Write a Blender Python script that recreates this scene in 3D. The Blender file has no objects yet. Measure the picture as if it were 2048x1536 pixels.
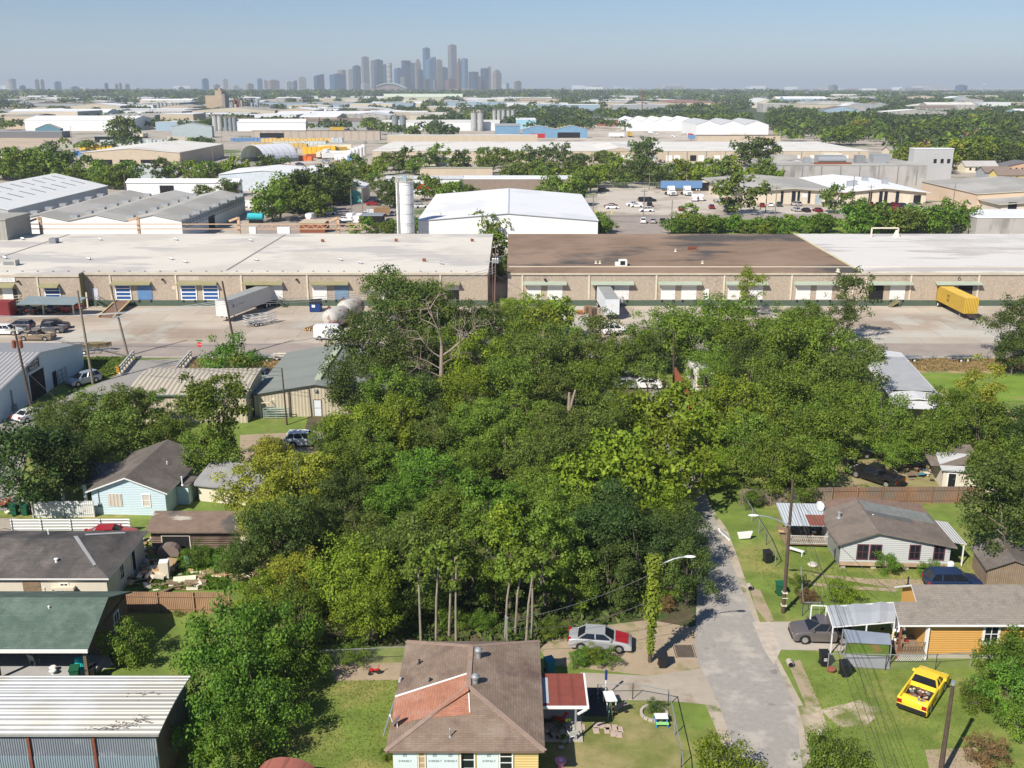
import bpy, math, random
import numpy as np
from mathutils import Vector, Matrix
R = math.radians
SC = bpy.context.scene
COL = SC.collection
# ---------------------------------------------------------------- camera
PITCH, F, CH = R(16.5), 2000.0, 40.0
cam_d = bpy.data.cameras.new('camera'); cam = bpy.data.objects.new('camera', cam_d); COL.objects.link(cam)
cam.location = (0, 0, CH); cam.rotation_euler = (R(90) - PITCH, 0, 0)
cam_d.sensor_width = 36; cam_d.lens = 36 * F / 2048; cam_d.clip_start = .5; cam_d.clip_end = 90000
SC.camera = cam
# ---------------------------------------------------------------- sky, sun, exposure
SUN_EL, SUN_AZ = R(42), R(218)          # the sun stands behind the camera and to the left
W = bpy.data.worlds.new('World'); SC.world = W; W.use_nodes = True
wn = W.node_tree.nodes; bg = wn['Background']
sky = wn.new('ShaderNodeTexSky'); sky.sky_type = 'NISHITA'; sky.sun_disc = False
sky.sun_elevation = SUN_EL; sky.sun_rotation = SUN_AZ
sky.altitude = 0; sky.air_density = 1.0; sky.dust_density = .0; sky.ozone_density = 6
tint = wn.new('ShaderNodeMix'); tint.data_type = 'RGBA'; tint.blend_type = 'MULTIPLY'; tint.inputs[0].default_value = 1; tint.inputs[7].default_value = (.95, .985, 1.10, 1)
W.node_tree.links.new(sky.outputs[0], tint.inputs[6]); W.node_tree.links.new(tint.outputs[2], bg.inputs[0]); bg.inputs[1].default_value = .058
sl = bpy.data.lights.new('sun', 'SUN'); sl.energy = 4.6; sl.angle = R(.53); sl.color = (1, .93, .83)
so = bpy.data.objects.new('sun', sl); COL.objects.link(so)
sd = Vector((math.sin(SUN_AZ) * math.cos(SUN_EL), math.cos(SUN_AZ) * math.cos(SUN_EL), math.sin(SUN_EL)))
so.rotation_euler = sd.to_track_quat('Z', 'Y').to_euler(); so.location = sd * 300
SC.view_settings.view_transform = 'Standard'; SC.view_settings.look = 'None'
SC.view_settings.exposure = 0.58; SC.view_settings.gamma = 1.0
SC.cycles.volume_bounces = 0; SC.cycles.max_bounces = 6; SC.cycles.transparent_max_bounces = 8
SC.cycles.use_denoising = True
rnd = random.Random(7)

# ---------------------------------------------------------------- photo row/column -> world point on height z
def ang(v): return PITCH + math.atan((v - 768) / F)
def P(u, v, z=0.0):
    D = (CH - z) / math.tan(ang(v)); dep = D * math.cos(PITCH) + (CH - z) * math.sin(PITCH)
    return Vector(((u - 1024) / F * dep, D, z))
def XatY(u, Y, z=0.0): return (u - 1024) / F * (Y * math.cos(PITCH) + (CH - z) * math.sin(PITCH))
def pxm(Y, z=0.0): return F / (Y * math.cos(PITCH) + (CH - z) * math.sin(PITCH))
def onplane(u, v, p0, n):
    dx = (u - 1024) / F; dy = (768 - v) / F
    d = Vector((dx, math.cos(PITCH) + dy * math.sin(PITCH), -math.sin(PITCH) + dy * math.cos(PITCH)))
    o = Vector((0, 0, CH)); t = (Vector(p0) - o).dot(Vector(n)) / d.dot(Vector(n)); return o + d * t

# ---------------------------------------------------------------- materials
MATS = {}
def mat(name, col, rough=.85, var=.12, scale=.6, bump=0, bscale=8, metal=0, stripe=None, patch=None, brick=None,
        patch2=None, detail=5, spec=.3, uvn=False, stretch=None, trans=0):
    if name in MATS: return MATS[name]
    m = bpy.data.materials.new(name); m.use_nodes = True; MATS[name] = m
    nt = m.node_tree; n = nt.nodes; L = nt.links.new; b = n['Principled BSDF']
    b.inputs['Roughness'].default_value = rough; b.inputs['Metallic'].default_value = metal
    b.inputs['Specular IOR Level'].default_value = spec
    tc = n.new('ShaderNodeTexCoord'); src = tc.outputs['UV' if uvn else 'Object']
    if stretch:
        mp = n.new('ShaderNodeMapping'); mp.inputs['Scale'].default_value = stretch; L(src, mp.inputs[0]); src = mp.outputs[0]
    def noise(s, d=detail, r=.6, vec=None):
        t = n.new('ShaderNodeTexNoise'); t.inputs['Scale'].default_value = s; t.inputs['Detail'].default_value = d
        t.inputs['Roughness'].default_value = r; L(vec or src, t.inputs['Vector']); return t.outputs['Fac']
    def mix(f, a, c, bt='MIX'):
        x = n.new('ShaderNodeMix'); x.data_type = 'RGBA'; x.blend_type = bt
        if isinstance(f, float): x.inputs[0].default_value = f
        else: L(f, x.inputs[0])
        for i, q in ((6, a), (7, c)):
            if isinstance(q, tuple): x.inputs[i].default_value = (*q[:3], 1)
            else: L(q, x.inputs[i])
        return x.outputs[2]
    def ramp(f, a, c):
        r = n.new('ShaderNodeMapRange'); r.inputs[1].default_value = a; r.inputs[2].default_value = c; L(f, r.inputs[0]); return r.outputs[0]
    cur = mix(ramp(noise(scale), .25, .75), tuple(c * (1 - var) for c in col), tuple(c * (1 + var) for c in col))
    hts = []
    for pt in (patch, patch2):
        if pt:
            c2, ps, th, sf = pt[:4]
            pv = None
            if len(pt) > 4:
                mp = n.new('ShaderNodeMapping'); mp.inputs['Scale'].default_value = pt[4]; L(tc.outputs['UV' if uvn else 'Object'], mp.inputs[0]); pv = mp.outputs[0]
            cur = mix(ramp(noise(ps, 6, .62, pv), th - sf, th + sf), cur, c2)
    if stripe:      # axis, period, depth, colour factor, sharpness
        ax, per, dep, cf = stripe
        sx = n.new('ShaderNodeSeparateXYZ'); L(tc.outputs['UV'], sx.inputs[0])
        md = n.new('ShaderNodeMath'); md.operation = 'MULTIPLY'; md.inputs[1].default_value = 2 * math.pi / per; L(sx.outputs[ax], md.inputs[0])
        sn = n.new('ShaderNodeMath'); sn.operation = 'SINE'; L(md.outputs[0], sn.inputs[0])
        cur = mix(ramp(sn.outputs[0], .55, 1), cur, mix(1.0, cur, tuple([cf] * 3), 'MULTIPLY')); hts.append((sn.outputs[0], dep))
    if brick:       # width, height, mortar colour factor, mortar size, colour variation
        bw, bh, cf, ms, cv = brick
        bt = n.new('ShaderNodeTexBrick'); L(tc.outputs['UV'], bt.inputs[0]); bt.inputs['Scale'].default_value = 1
        bt.inputs['Brick Width'].default_value = bw; bt.inputs['Row Height'].default_value = bh
        bt.inputs['Mortar Size'].default_value = ms; bt.inputs['Color1'].default_value = (1 - cv, 1 - cv, 1 - cv, 1)
        bt.inputs['Color2'].default_value = (1 + cv, 1 + cv, 1 + cv, 1); bt.inputs['Mortar'].default_value = (cf, cf, cf, 1)
        cur = mix(1.0, cur, bt.outputs[0], 'MULTIPLY')
    L(cur, b.inputs['Base Color'])
    if bump: hts.append((noise(bscale), bump))
    nrm = None
    for h, d in hts:
        if d <= 0: continue
        bp = n.new('ShaderNodeBump'); bp.inputs['Strength'].default_value = 1; bp.inputs['Distance'].default_value = d; L(h, bp.inputs['Height'])
        if nrm: L(nrm, bp.inputs['Normal'])
        nrm = bp.outputs[0]
    if nrm: L(nrm, b.inputs['Normal'])
    return m
def leafmat(name, c1, c2, tr=.26):
    m = bpy.data.materials.new(name); m.use_nodes = True; MATS[name] = m
    nt = m.node_tree; n = nt.nodes; L = nt.links.new; n.remove(n['Principled BSDF']); out = n['Material Output']
    g = n.new('ShaderNodeNewGeometry'); oi = n.new('ShaderNodeObjectInfo'); tc = n.new('ShaderNodeTexCoord')
    ns = n.new('ShaderNodeTexNoise'); ns.inputs['Scale'].default_value = .55; ns.inputs['Detail'].default_value = 3; L(tc.outputs['Object'], ns.inputs['Vector'])
    a = n.new('ShaderNodeMath'); a.operation = 'MULTIPLY_ADD'; a.inputs[1].default_value = .55; L(g.outputs['Random Per Island'], a.inputs[0])
    s = n.new('ShaderNodeMapRange'); s.inputs[1].default_value = .3; s.inputs[2].default_value = .7; s.inputs[3].default_value = -.2; s.inputs[4].default_value = .6; L(ns.outputs[0], s.inputs[0]); L(s.outputs[0], a.inputs[2])
    x = n.new('ShaderNodeMix'); x.data_type = 'RGBA'; L(a.outputs[0], x.inputs[0]); x.inputs[6].default_value = (*c1, 1); x.inputs[7].default_value = (*c2, 1)
    h = n.new('ShaderNodeHueSaturation'); L(x.outputs[2], h.inputs['Color'])
    r = n.new('ShaderNodeMapRange'); r.inputs[3].default_value = .8; r.inputs[4].default_value = 1.2; L(oi.outputs['Random'], r.inputs[0]); L(r.outputs[0], h.inputs['Value'])
    r2 = n.new('ShaderNodeMapRange'); r2.inputs[3].default_value = .488; r2.inputs[4].default_value = .512; L(oi.outputs['Random'], r2.inputs[0]); L(r2.outputs[0], h.inputs['Hue'])
    d = n.new('ShaderNodeBsdfPrincipled'); d.inputs['Roughness'].default_value = .6; d.inputs['Specular IOR Level'].default_value = .25; t = n.new('ShaderNodeBsdfTranslucent'); mx = n.new('ShaderNodeMixShader'); mx.inputs[0].default_value = tr
    L(h.outputs[0], d.inputs[0]); L(h.outputs[0], t.inputs[0]); L(d.outputs[0], mx.inputs[1]); L(t.outputs[0], mx.inputs[2]); L(mx.outputs[0], out.inputs[0])
    return m
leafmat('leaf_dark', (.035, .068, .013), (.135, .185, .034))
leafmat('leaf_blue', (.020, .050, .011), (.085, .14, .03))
leafmat('leaf_mid', (.060, .115, .012), (.225, .31, .036))
leafmat('leaf_lime', (.09, .15, .010), (.285, .36, .028))
leafmat('leaf_yellow', (.17, .19, .016), (.38, .38, .04))
leafmat('leaf_bright', (.055, .13, .012), (.19, .32, .034))
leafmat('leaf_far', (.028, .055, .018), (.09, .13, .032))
leafmat('leaf_lawn', (.17, .215, .035), (.27, .30, .06))
leafmat('leaf_olive', (.066, .112, .017), (.205, .265, .045))
leafmat('leaf_straw', (.25, .19, .08), (.46, .34, .15))
leafmat('leaf_rust', (.15, .09, .045), (.27, .16, .07))
bark = mat('bark', (.20, .165, .125), .9, .3, 3); pale_bark = mat('pale_bark', (.27, .235, .185), .9, .25, 3)
white = mat('white_paint', (.75, .75, .73), .6, .04); offw = mat('cream_paint', (.66, .60, .47), .7, .06)
black = mat('black_plastic', (.018, .019, .022), .5, .1); glass = mat('dark_glass', (.012, .016, .022), .12, .05, spec=.45)
galv = mat('galvanised_steel', (.42, .44, .45), .45, .12, 2, metal=.5); grey = mat('grey_metal', (.22, .23, .24), .5, .1)
rust = mat('rusty_steel', (.22, .075, .04), .8, .3, 3); wood = mat('weathered_wood', (.24, .17, .11), .9, .25, 3)
tyre = mat('tyre_rubber', (.02, .02, .021), .8, .1); rimm = mat('alloy', (.5, .5, .51), .3, .05, metal=.7)
poleM = mat('utility_wood', (.085, .06, .045), .9, .25, 4); poleG = mat('grey_wood', (.22, .19, .15), .9, .2, 4)
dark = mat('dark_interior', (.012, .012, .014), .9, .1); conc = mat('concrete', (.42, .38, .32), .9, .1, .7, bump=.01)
red = mat('red_paint', (.42, .025, .025), .4, .05); chrome = mat('wire_metal', (.05, .05, .055), .5, .1)

# ---------------------------------------------------------------- mesh builder
class MB:
    def __init__(s): s.v = []; s.f = []; s.m = []
    def add(s, vs, fs, m=0):
        o = len(s.v); s.v += [tuple(p) for p in vs]; s.f += [tuple(i + o for i in f) for f in fs]; s.m += [m] * len(fs); return s
    def box(s, x0, x1, y0, y1, z0, z1, m=0):
        return s.add([(x0, y0, z0), (x1, y0, z0), (x1, y1, z0), (x0, y1, z0), (x0, y0, z1), (x1, y0, z1), (x1, y1, z1), (x0, y1, z1)],
                     [(3, 2, 1, 0), (4, 5, 6, 7), (0, 1, 5, 4), (1, 2, 6, 5), (2, 3, 7, 6), (3, 0, 4, 7)], m)
    def obox(s, c, d, mtx, m=0):
        x, y, z = (q / 2 for q in d); c = Vector(c)
        vs = [c + mtx @ Vector(p) for p in ((-x, -y, -z), (x, -y, -z), (x, y, -z), (-x, y, -z), (-x, -y, z), (x, -y, z), (x, y, z), (-x, y, z))]
        return s.add(vs, [(3, 2, 1, 0), (4, 5, 6, 7), (0, 1, 5, 4), (1, 2, 6, 5), (2, 3, 7, 6), (3, 0, 4, 7)], m)
    def bar(s, a, b, w, h=None, m=0):
        a, b = Vector(a), Vector(b); d = b - a
        return s.obox((a + b) / 2, (d.length, w, h or w), d.to_track_quat('X', 'Z').to_matrix(), m)
    def cyl(s, a, b, r0, r1=None, n=10, m=0, caps=True):
        a, b = Vector(a), Vector(b); r1 = r0 if r1 is None else r1; q = (b - a).to_track_quat('Z', 'Y').to_matrix()
        vs = []
        for p, r in ((a, r0), (b, r1)):
            for i in range(n):
                t = 2 * math.pi * i / n; vs.append(p + q @ Vector((math.cos(t) * r, math.sin(t) * r, 0)))
        fs = [(i, (i + 1) % n, n + (i + 1) % n, n + i) for i in range(n)]
        if caps: fs += [tuple(range(n))[::-1], tuple(range(n, 2 * n))]
        return s.add(vs, fs, m)
    def lathe(s, c, prof, n=16, m=0, axis='Z', sq=(1, 1)):
        c = Vector(c); vs = []
        for r, z in prof:
            for i in range(n):
                t = 2 * math.pi * i / n; p = (math.cos(t) * r * sq[0], math.sin(t) * r * sq[1], z)
                if axis == 'X': p = (z, p[0], p[1])
                if axis == 'Y': p = (p[0], z, p[1])
                vs.append(c + Vector(p))
        k = len(prof); fs = [(j * n + i, j * n + (i + 1) % n, (j + 1) * n + (i + 1) % n, (j + 1) * n + i) for j in range(k - 1) for i in range(n)]
        fs += [tuple(range(n))[::-1], tuple(range((k - 1) * n, k * n))]
        return s.add(vs, fs, m)
    def prism(s, pts, z0, z1, m=0):
        n = len(pts); vs = [(p[0], p[1], z0) for p in pts] + [(p[0], p[1], z1) for p in pts]
        return s.add(vs, [tuple(range(n))[::-1], tuple(range(n, 2 * n))] + [(i, (i + 1) % n, n + (i + 1) % n, n + i) for i in range(n)], m)
    def extr(s, pts, y0, y1, m=0):      # outline in XZ swept along Y
        n = len(pts); vs = [(p[0], y0, p[1]) for p in pts] + [(p[0], y1, p[1]) for p in pts]
        return s.add(vs, [tuple(range(n)), tuple(range(n, 2 * n))[::-1]] + [(i, n + i, n + (i + 1) % n, (i + 1) % n) for i in range(n)], m)
    def slab(s, verts, polys, th, m=0, m2=None):   # roof planes given a thickness
        n = len(verts); m2 = m if m2 is None else m2
        s.add(verts, polys, m)
        vs = [tuple(v) for v in verts] + [(v[0], v[1], v[2] - th) for v in verts]; cnt = {}
        for p in polys:
            for i in range(len(p)):
                a, b = p[i], p[(i + 1) % len(p)]; cnt[(a, b)] = 1
        sides = [(a, b, b + n, a + n) for (a, b) in cnt if (b, a) not in cnt]
        return s.add(vs, [tuple(i + n for i in p[::-1]) for p in polys] + [q[::-1] for q in sides], m2)
    def build(s, name, mats, parent=None, smooth=False, loc=None):
        me = bpy.data.meshes.new(name); me.from_pydata(s.v, [], s.f); me.validate(clean_customdata=False)
        for q in (mats if isinstance(mats, (list, tuple)) else [mats]): me.materials.append(q)
        if len(me.polygons) == len(s.m): me.polygons.foreach_set('material_index', s.m)
        if smooth: me.polygons.foreach_set('use_smooth', [True] * len(me.polygons))
        uv = me.uv_layers.new(name='UVMap').data
        for p in me.polygons:
            nn = p.normal; h = Vector((0, 0, 1)).cross(nn)
            h = Vector((1, 0, 0)) if h.length < 1e-3 else h.normalized(); w = nn.cross(h)
            for li in p.loop_indices:
                co = me.vertices[me.loops[li].vertex_index].co; uv[li].uv = (co.dot(h), co.dot(w))
        o = bpy.data.objects.new(name, me); COL.objects.link(o)
        if parent: o.parent = parent
        if loc: o.location = loc
        return o
def thing(name, label, cat, loc=(0, 0, 0), rz=0, group=None):
    o = bpy.data.objects.new(name, None); COL.objects.link(o); o.location = loc; o.rotation_euler = (0, 0, rz)
    o['label'] = label; o['category'] = cat
    if group: o['group'] = group
    return o
def tag(o, label, cat, group=None):
    o['label'] = label; o['category'] = cat
    if group: o['group'] = group
    return o
def struct(o): o['kind'] = 'structure'; return o
KIDS = {}
def dup(root, loc, rz=0, label=None, group=None, sc=None):
    def cp(o, par):
        c = o.copy(); COL.objects.link(c); c.parent = par
        for ch in KIDS[o.name]: cp(ch, c)
        return c
    def reg(o):
        KIDS[o.name] = list(o.children)
        for ch in KIDS[o.name]: reg(ch)
    if root.name not in KIDS: reg(root)
    r = cp(root, None); r.location = loc; r.rotation_euler = (0, 0, rz)
    if sc: r.scale = sc
    if label: r['label'] = label
    if group: r['group'] = group
    elif 'group' in r and label: pass
    return r
def label(o, t): o['label'] = t; return o
# ---------------------------------------------------------------- ground and paved surfaces
def sheet(name, pts, z, m, world=False):
    q = [Vector((p[0], p[1], 0)) if world else P(*p) for p in pts]
    mb = MB(); mb.add([(a.x, a.y, z) for a in q], [tuple(range(len(q)))])
    o = mb.build(name, m)
    if o.data.polygons[0].normal.z < 0: o.data.flip_normals()
    return struct(o)
gmat = mat('ground_cover', (.17, .19, .075), .95, .3, .02, bump=.04, bscale=3, patch=((.40, .36, .30), .006, .56, .05), patch2=((.05, .085, .03), .011, .5, .06))
grass = mat('lawn_grass', (.155, .22, .040), .95, .32, .35, bump=.05, bscale=9, patch=((.30, .275, .09), .16, .57, .09), patch2=((.115, .165, .03), .5, .58, .12))
grass2 = mat('field_grass', (.16, .25, .03), .95, .22, .3, bump=.05, bscale=9, patch=((.24, .25, .07), .2, .6, .07))
drygr = mat('dry_grass', (.40, .28, .15), .95, .3, .7, bump=.08, bscale=6, patch=((.12, .17, .04), .3, .56, .08))
dirt = mat('dirt', (.37, .29, .20), .95, .2, .5, bump=.03, bscale=6, patch=((.17, .18, .06), .5, .6, .08))
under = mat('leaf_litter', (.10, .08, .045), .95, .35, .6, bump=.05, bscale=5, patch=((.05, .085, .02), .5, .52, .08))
asph = mat('old_asphalt', (.315, .295, .265), .92, .12, 2.5, bump=.01, bscale=20, patch=((.22, .20, .175), .6, .655, .02), patch2=((.42, .385, .335), .5, .57, .06))
asph2 = mat('street_asphalt', (.315, .27, .235), .92, .14, .35, patch=((.15, .14, .13), .1, .62, .08, (.25, 1, 1)))
bridge_c = mat('bridge_concrete', (.30, .285, .26), .9, .1, .4, patch=((.2, .19, .17), .2, .6, .05))
slabs = mat('slab_concrete', (.44, .385, .315), .9, .16, .11, brick=(9, 6, .62, .05, .10), patch=((.35, .28, .215), .05, .54, .08, (.5, 1, 1)), patch2=((.44, .42, .36), .045, .56, .03))
lotm = mat('lot_concrete', (.50, .45, .38), .9, .14, .06, patch=((.33, .27, .21), .035, .56, .05), patch2=((.25, .24, .2), .1, .64, .03))
mid_g = mat('yard_ground', (.40, .36, .30), .95, .15, .03, patch=((.10, .14, .045), .02, .6, .04), patch2=((.24, .2, .15), .05, .6, .05))
far_g = mat('far_ground', (.07, .10, .045), .95, .3, .002, patch=((.28, .26, .22), .004, .58, .04), patch2=((.05, .075, .03), .01, .5, .08))
GX = 32000
g = MB(); g.add([(-GX, -400, 0), (GX, -400, 0), (GX, 62000, 0), (-GX, 62000, 0)], [(0, 1, 2, 3)]); struct(g.build('ground', far_g))
sheet('neighbourhood_ground', [(-330, -60), (330, -60), (330, 150), (-330, 150)], .004, grass, True)
sheet('industrial_ground', [(-420, 150), (520, 150), (900, 1150), (-900, 1150)], .03, mid_g, True)
# the wooded lot
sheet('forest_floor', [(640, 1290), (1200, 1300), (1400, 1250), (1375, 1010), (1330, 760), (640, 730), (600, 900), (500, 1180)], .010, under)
sheet('dirt_path', [(1080, 1300), (1110, 1262), (1300, 1240), (1420, 1262), (1425, 1345), (1300, 1352), (1100, 1330)], .014, dirt)
sheet('driveway_dirt', [(1160, 1345), (1300, 1352), (1420, 1335), (1435, 1412), (1340, 1402), (1160, 1400)], .018, mat('worn_concrete', (.38, .33, .265), .95, .12, .6, patch=((.27, .2, .14), .4, .6, .08)))
sheet('front_lawn', [(1085, 1415), (1340, 1400), (1352, 1440), (1370, 1560), (1085, 1560)], .012, mat('patchy_lawn', (.16, .18, .045), .95, .3, .3, bump=.04, bscale=9, patch=((.31, .265, .12), .22, .53, .08)))
sheet('yard_dirt', [(660, 1330), (810, 1325), (800, 1360), (670, 1362)], .013, dirt)
# residential road with its gravel shoulder
sheet('road_shoulder', [(1475, 1600), (1632, 1600), (1606, 1410), (1558, 1320), (1522, 1250), (1484, 1140), (1455, 1060), (1420, 1010), (1330, 760), (1235, 700), (1215, 700), (1285, 790), (1350, 1000), (1370, 1100), (1372, 1240), (1365, 1340), (1412, 1412), (1445, 1490)], .008, mat('gravel_shoulder', (.42, .36, .28), .95, .2, .8, bump=.02, patch=((.13, .16, .05), .35, .58, .05)))
sheet('residential_road', [(1500, 1600), (1612, 1600), (1590, 1410), (1545, 1310), (1508, 1240), (1468, 1140), (1440, 1060), (1415, 1005), (1320, 760), (1240, 700), (1222, 700), (1300, 800), (1370, 1005), (1385, 1060), (1395, 1140), (1392, 1240), (1388, 1310), (1435, 1400), (1462, 1480)], .022, asph)
sheet('driveway', [(1541, 1244), (1700, 1243), (1700, 1303), (1562, 1300)], .026, conc)
sheet('driveway_apron', [(1505, 1245), (1541, 1244), (1562, 1300), (1548, 1330), (1528, 1300)], .023, mat('gravel', (.46, .40, .33), .95, .2, 1.5))
sheet('track', [(1600, 1146), (1740, 1158), (1900, 1160), (1990, 1165), (1990, 1180), (1780, 1176), (1640, 1152)], .016, dirt)
sheet('track', [(1604, 1164), (1700, 1172), (1800, 1178), (1790, 1184), (1690, 1178), (1600, 1168)], .020, dirt)
sheet('ditch', [(1500, 1175), (1520, 1180), (1548, 1240), (1535, 1245), (1510, 1215)], .014, dirt)
sheet('ditch', [(1576, 1325), (1600, 1320), (1640, 1412), (1612, 1412)], .014, dirt)
sheet('bare_patch', [(1640, 1420), (1720, 1400), (1765, 1420), (1735, 1450), (1680, 1455)], .014, mat('pale_dirt', (.46, .38, .28), .95, .25, .8, patch=((.15, .18, .05), .5, .5, .1)))
sheet('bare_patch', [(1850, 1500), (1950, 1495), (1985, 1540), (1860, 1545)], .014, dirt)
sheet('bare_patch', [(1595, 1412), (1640, 1410), (1660, 1470), (1610, 1465)], .015, MATS['pale_dirt'])
# left side yards
sheet('side_street', [(-260, 870), (60, 870), (30, 1000), (-260, 1000)], .012, bridge_c)
sheet('driveway_strip', [(-260, 1040), (28, 1036), (120, 1058), (28, 1078), (-260, 1090)], .014, MATS['worn_concrete'])
sheet('patio', [(-60, 1330), (200, 1330), (225, 1300), (200, 1290), (230, 1330), (150, 1362), (-60, 1362)], .014, conc)
sheet('weedy_yard', [(280, 1100), (440, 1095), (470, 1180), (260, 1185)], .010, mat('weeds', (.10, .17, .03), .95, .35, .6, bump=.1, bscale=5, patch=((.2, .16, .08), .4, .58, .06)))
sheet('parking_strip', [(480, 870), (700, 860), (720, 915), (480, 930)], .014, dirt)
# truck yard, street and bridge
sheet('concrete_yard', [(-140, 158), (150, 158), (150, 192), (-140, 192)], .045, slabs, True)
sheet('street', [(-140, 150), (150, 150), (150, 158.2), (-140, 158.2)], .050, asph2, True)
sheet('street_verge', [(-140, 149.2), (150, 149.2), (150, 150), (-140, 150)], .046, conc, True)
sheet('bridge_road', [(258, 722), (385, 717), (362, 752), (300, 782), (240, 800), (120, 850), (-30, 900), (-30, 860), (110, 800), (190, 770), (232, 752)], .056, bridge_c)
sheet('dry_verge', [(385, 716), (520, 716), (700, 716), (610, 760), (516, 765), (300, 768), (352, 752)], .040, drygr)
sheet('green_verge', [(150, 716), (262, 716), (235, 750), (190, 766), (150, 740)], .042, mat('tall_grass', (.13, .17, .03), .95, .35, .6, bump=.1, bscale=5, patch=((.27, .2, .07), .5, .55, .08)))
sheet('dry_verge', [(1745, 716), (2200, 716), (2200, 748), (1770, 750)], .040, drygr)
sheet('open_field', [(1765, 747), (2300, 747), (2300, 800), (1800, 805)], .044, grass2)
sheet('trampled_yard', [(1680, 920), (1900, 915), (1890, 977), (1650, 977)], .012, mat('trampled', (.24, .22, .09), .95, .25, .5, patch=((.33, .26, .15), .4, .55, .08)))
# lots north of the warehouses
sheet('lot', [(1195, 376), (1475, 376), (1460, 432), (1195, 436)], .06, lotm)
sheet('lot', [(1195, 436), (1320, 440), (1330, 478), (1190, 478)], .064, asph2)
sheet('street', [(1195, 431), (2300, 425), (2300, 434), (1195, 441)], .070, asph2)
sheet('lot', [(1450, 405), (1960, 405), (1990, 424), (1450, 430)], .062, lotm)
sheet('open_field', [(1380, 437), (1870, 432), (1800, 478), (1330, 478)], .058, grass2)
sheet('lot', [(560, 300), (720, 290), (720, 322), (560, 335)], .062, lotm)
sheet('lot', [(1180, 250), (1500, 262), (1480, 284), (1100, 284)], .062, lotm)
sheet('lot', [(560, 400), (800, 370), (800, 460), (500, 470)], .060, asph2)
sheet('lot', [(480, 400), (590, 400), (560, 425), (480, 430)], .066, lotm)
sheet('bare_field', [(-60, 268), (140, 262), (145, 292), (-60, 300)], .062, mat('tan_field', (.46, .37, .27), .95, .2, .05))
# boxed haze
hz = MB(); hz.box(-GX - 10, GX + 10, -410, 62010, -1, 330)
hm = bpy.data.materials.new('haze'); hm.use_nodes = True; hn = hm.node_tree.nodes; hn.remove(hn['Principled BSDF'])
pv = hn.new('ShaderNodeVolumePrincipled'); pv.inputs['Color'].default_value = (.74, .84, .94, 1); pv.inputs['Density'].default_value = 1.15e-4; pv.inputs['Anisotropy'].default_value = .0
hm.node_tree.links.new(pv.outputs[0], hn['Material Output'].inputs['Volume'])
ho = hz.build('haze', hm); ho['kind'] = 'stuff'

# ---------------------------------------------------------------- trees
def quads_mesh(name, C, N, S, m, asp=.62, rs=None):
    rs = rs or np.random.RandomState(1); n = len(C)
    N = N / np.linalg.norm(N, axis=1, keepdims=True)
    T = rs.normal(size=(n, 3)); T -= N * (T * N).sum(1, keepdims=True); T /= np.linalg.norm(T, axis=1, keepdims=True); B = np.cross(N, T)
    S = S[:, None]; V = np.stack([C - T * S, C - B * S * asp + N * S * .12, C + T * S, C + B * S * asp + N * S * .12], 1).reshape(-1, 3)
    me = bpy.data.meshes.new(name); me.vertices.add(4 * n); me.vertices.foreach_set('co', V.astype(np.float32).ravel())
    me.loops.add(4 * n); me.loops.foreach_set('vertex_index', np.arange(4 * n, dtype=np.int32))
    me.polygons.add(n); me.polygons.foreach_set('loop_start', np.arange(0, 4 * n, 4, dtype=np.int32)); me.polygons.foreach_set('loop_total', np.full(n, 4, np.int32))
    me.update(calc_edges=True)
    if m: me.materials.append(m)
    return me
def crown_points(seed, nl, per, rx, rz, zc, lr=(.24, .42), leaf=.2, top=.25, gap=0):
    rs = np.random.RandomState(seed); Cs, Ns, Ss, cent = [], [], [], []
    for i in range(nl):
        d = rs.normal(size=3); d /= np.linalg.norm(d); d[2] = abs(d[2]) * (1 if rs.rand() < .62 else -.95)
        rr = rs.uniform(.5, .88) if i % 4 else rs.uniform(.9, 1.18)
        c = d * rr * np.array([rx, rx, rz]); r = rs.uniform(*lr) * rx * (1 if i % 5 else .6)
        r *= rs.uniform(.6, 1.1); cent.append((c, r)); k = int(per * (r / (rx * .33)) ** 2)
        q = rs.normal(size=(k, 3)); q /= np.linalg.norm(q, axis=1, keepdims=True); q[:, 2] = np.where(q[:, 2] < -.35, -q[:, 2], q[:, 2])
        sc_ = rs.uniform(.55, 1.08, (k, 1)); pos = c + q * r * sc_ * np.array([1, 1, .78]) + rs.normal(size=(k, 3)) * .05 * rx
        nn = q * .9 + rs.normal(size=(k, 3)) * .55 + np.array([0, 0, top])
        Cs.append(pos); Ns.append(nn); Ss.append(rs.uniform(.6, 1.25, k) * leaf)
    C = np.concatenate(Cs); C[:, 2] += zc
    return C, np.concatenate(Ns), np.concatenate(Ss), cent
def trunk_mb(seed, zc, rx, cent, r0=.2, bare=False, nlimb=9, z0=0):
    rr = random.Random(seed); mb = MB(); p = Vector((0, 0, z0)); pts = [(p.copy(), r0)]
    top = zc * .85
    for i in range(1, 6):
        p = Vector((rr.uniform(-.12, .12) * i * .5, rr.uniform(-.12, .12) * i * .5, z0 + (top - z0) * i / 5)); pts.append((p, r0 * (1 - .13 * i)))
    for (a, ra), (b, rb) in zip(pts, pts[1:]): mb.cyl(a, b, ra, rb, 7, caps=False)
    for k in range(min(nlimb, len(cent))):
        c, r = cent[k]; e = Vector((c[0], c[1], c[2] + zc)); a, ra = pts[2 + k % 4]
        mid = a.lerp(e, .5) + Vector((0, 0, .25)); mb.cyl(a, mid, ra * .55, ra * .36, 5, caps=False); mb.cyl(mid, e, ra * .36, ra * .12, 5, caps=False)
    return mb
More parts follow.
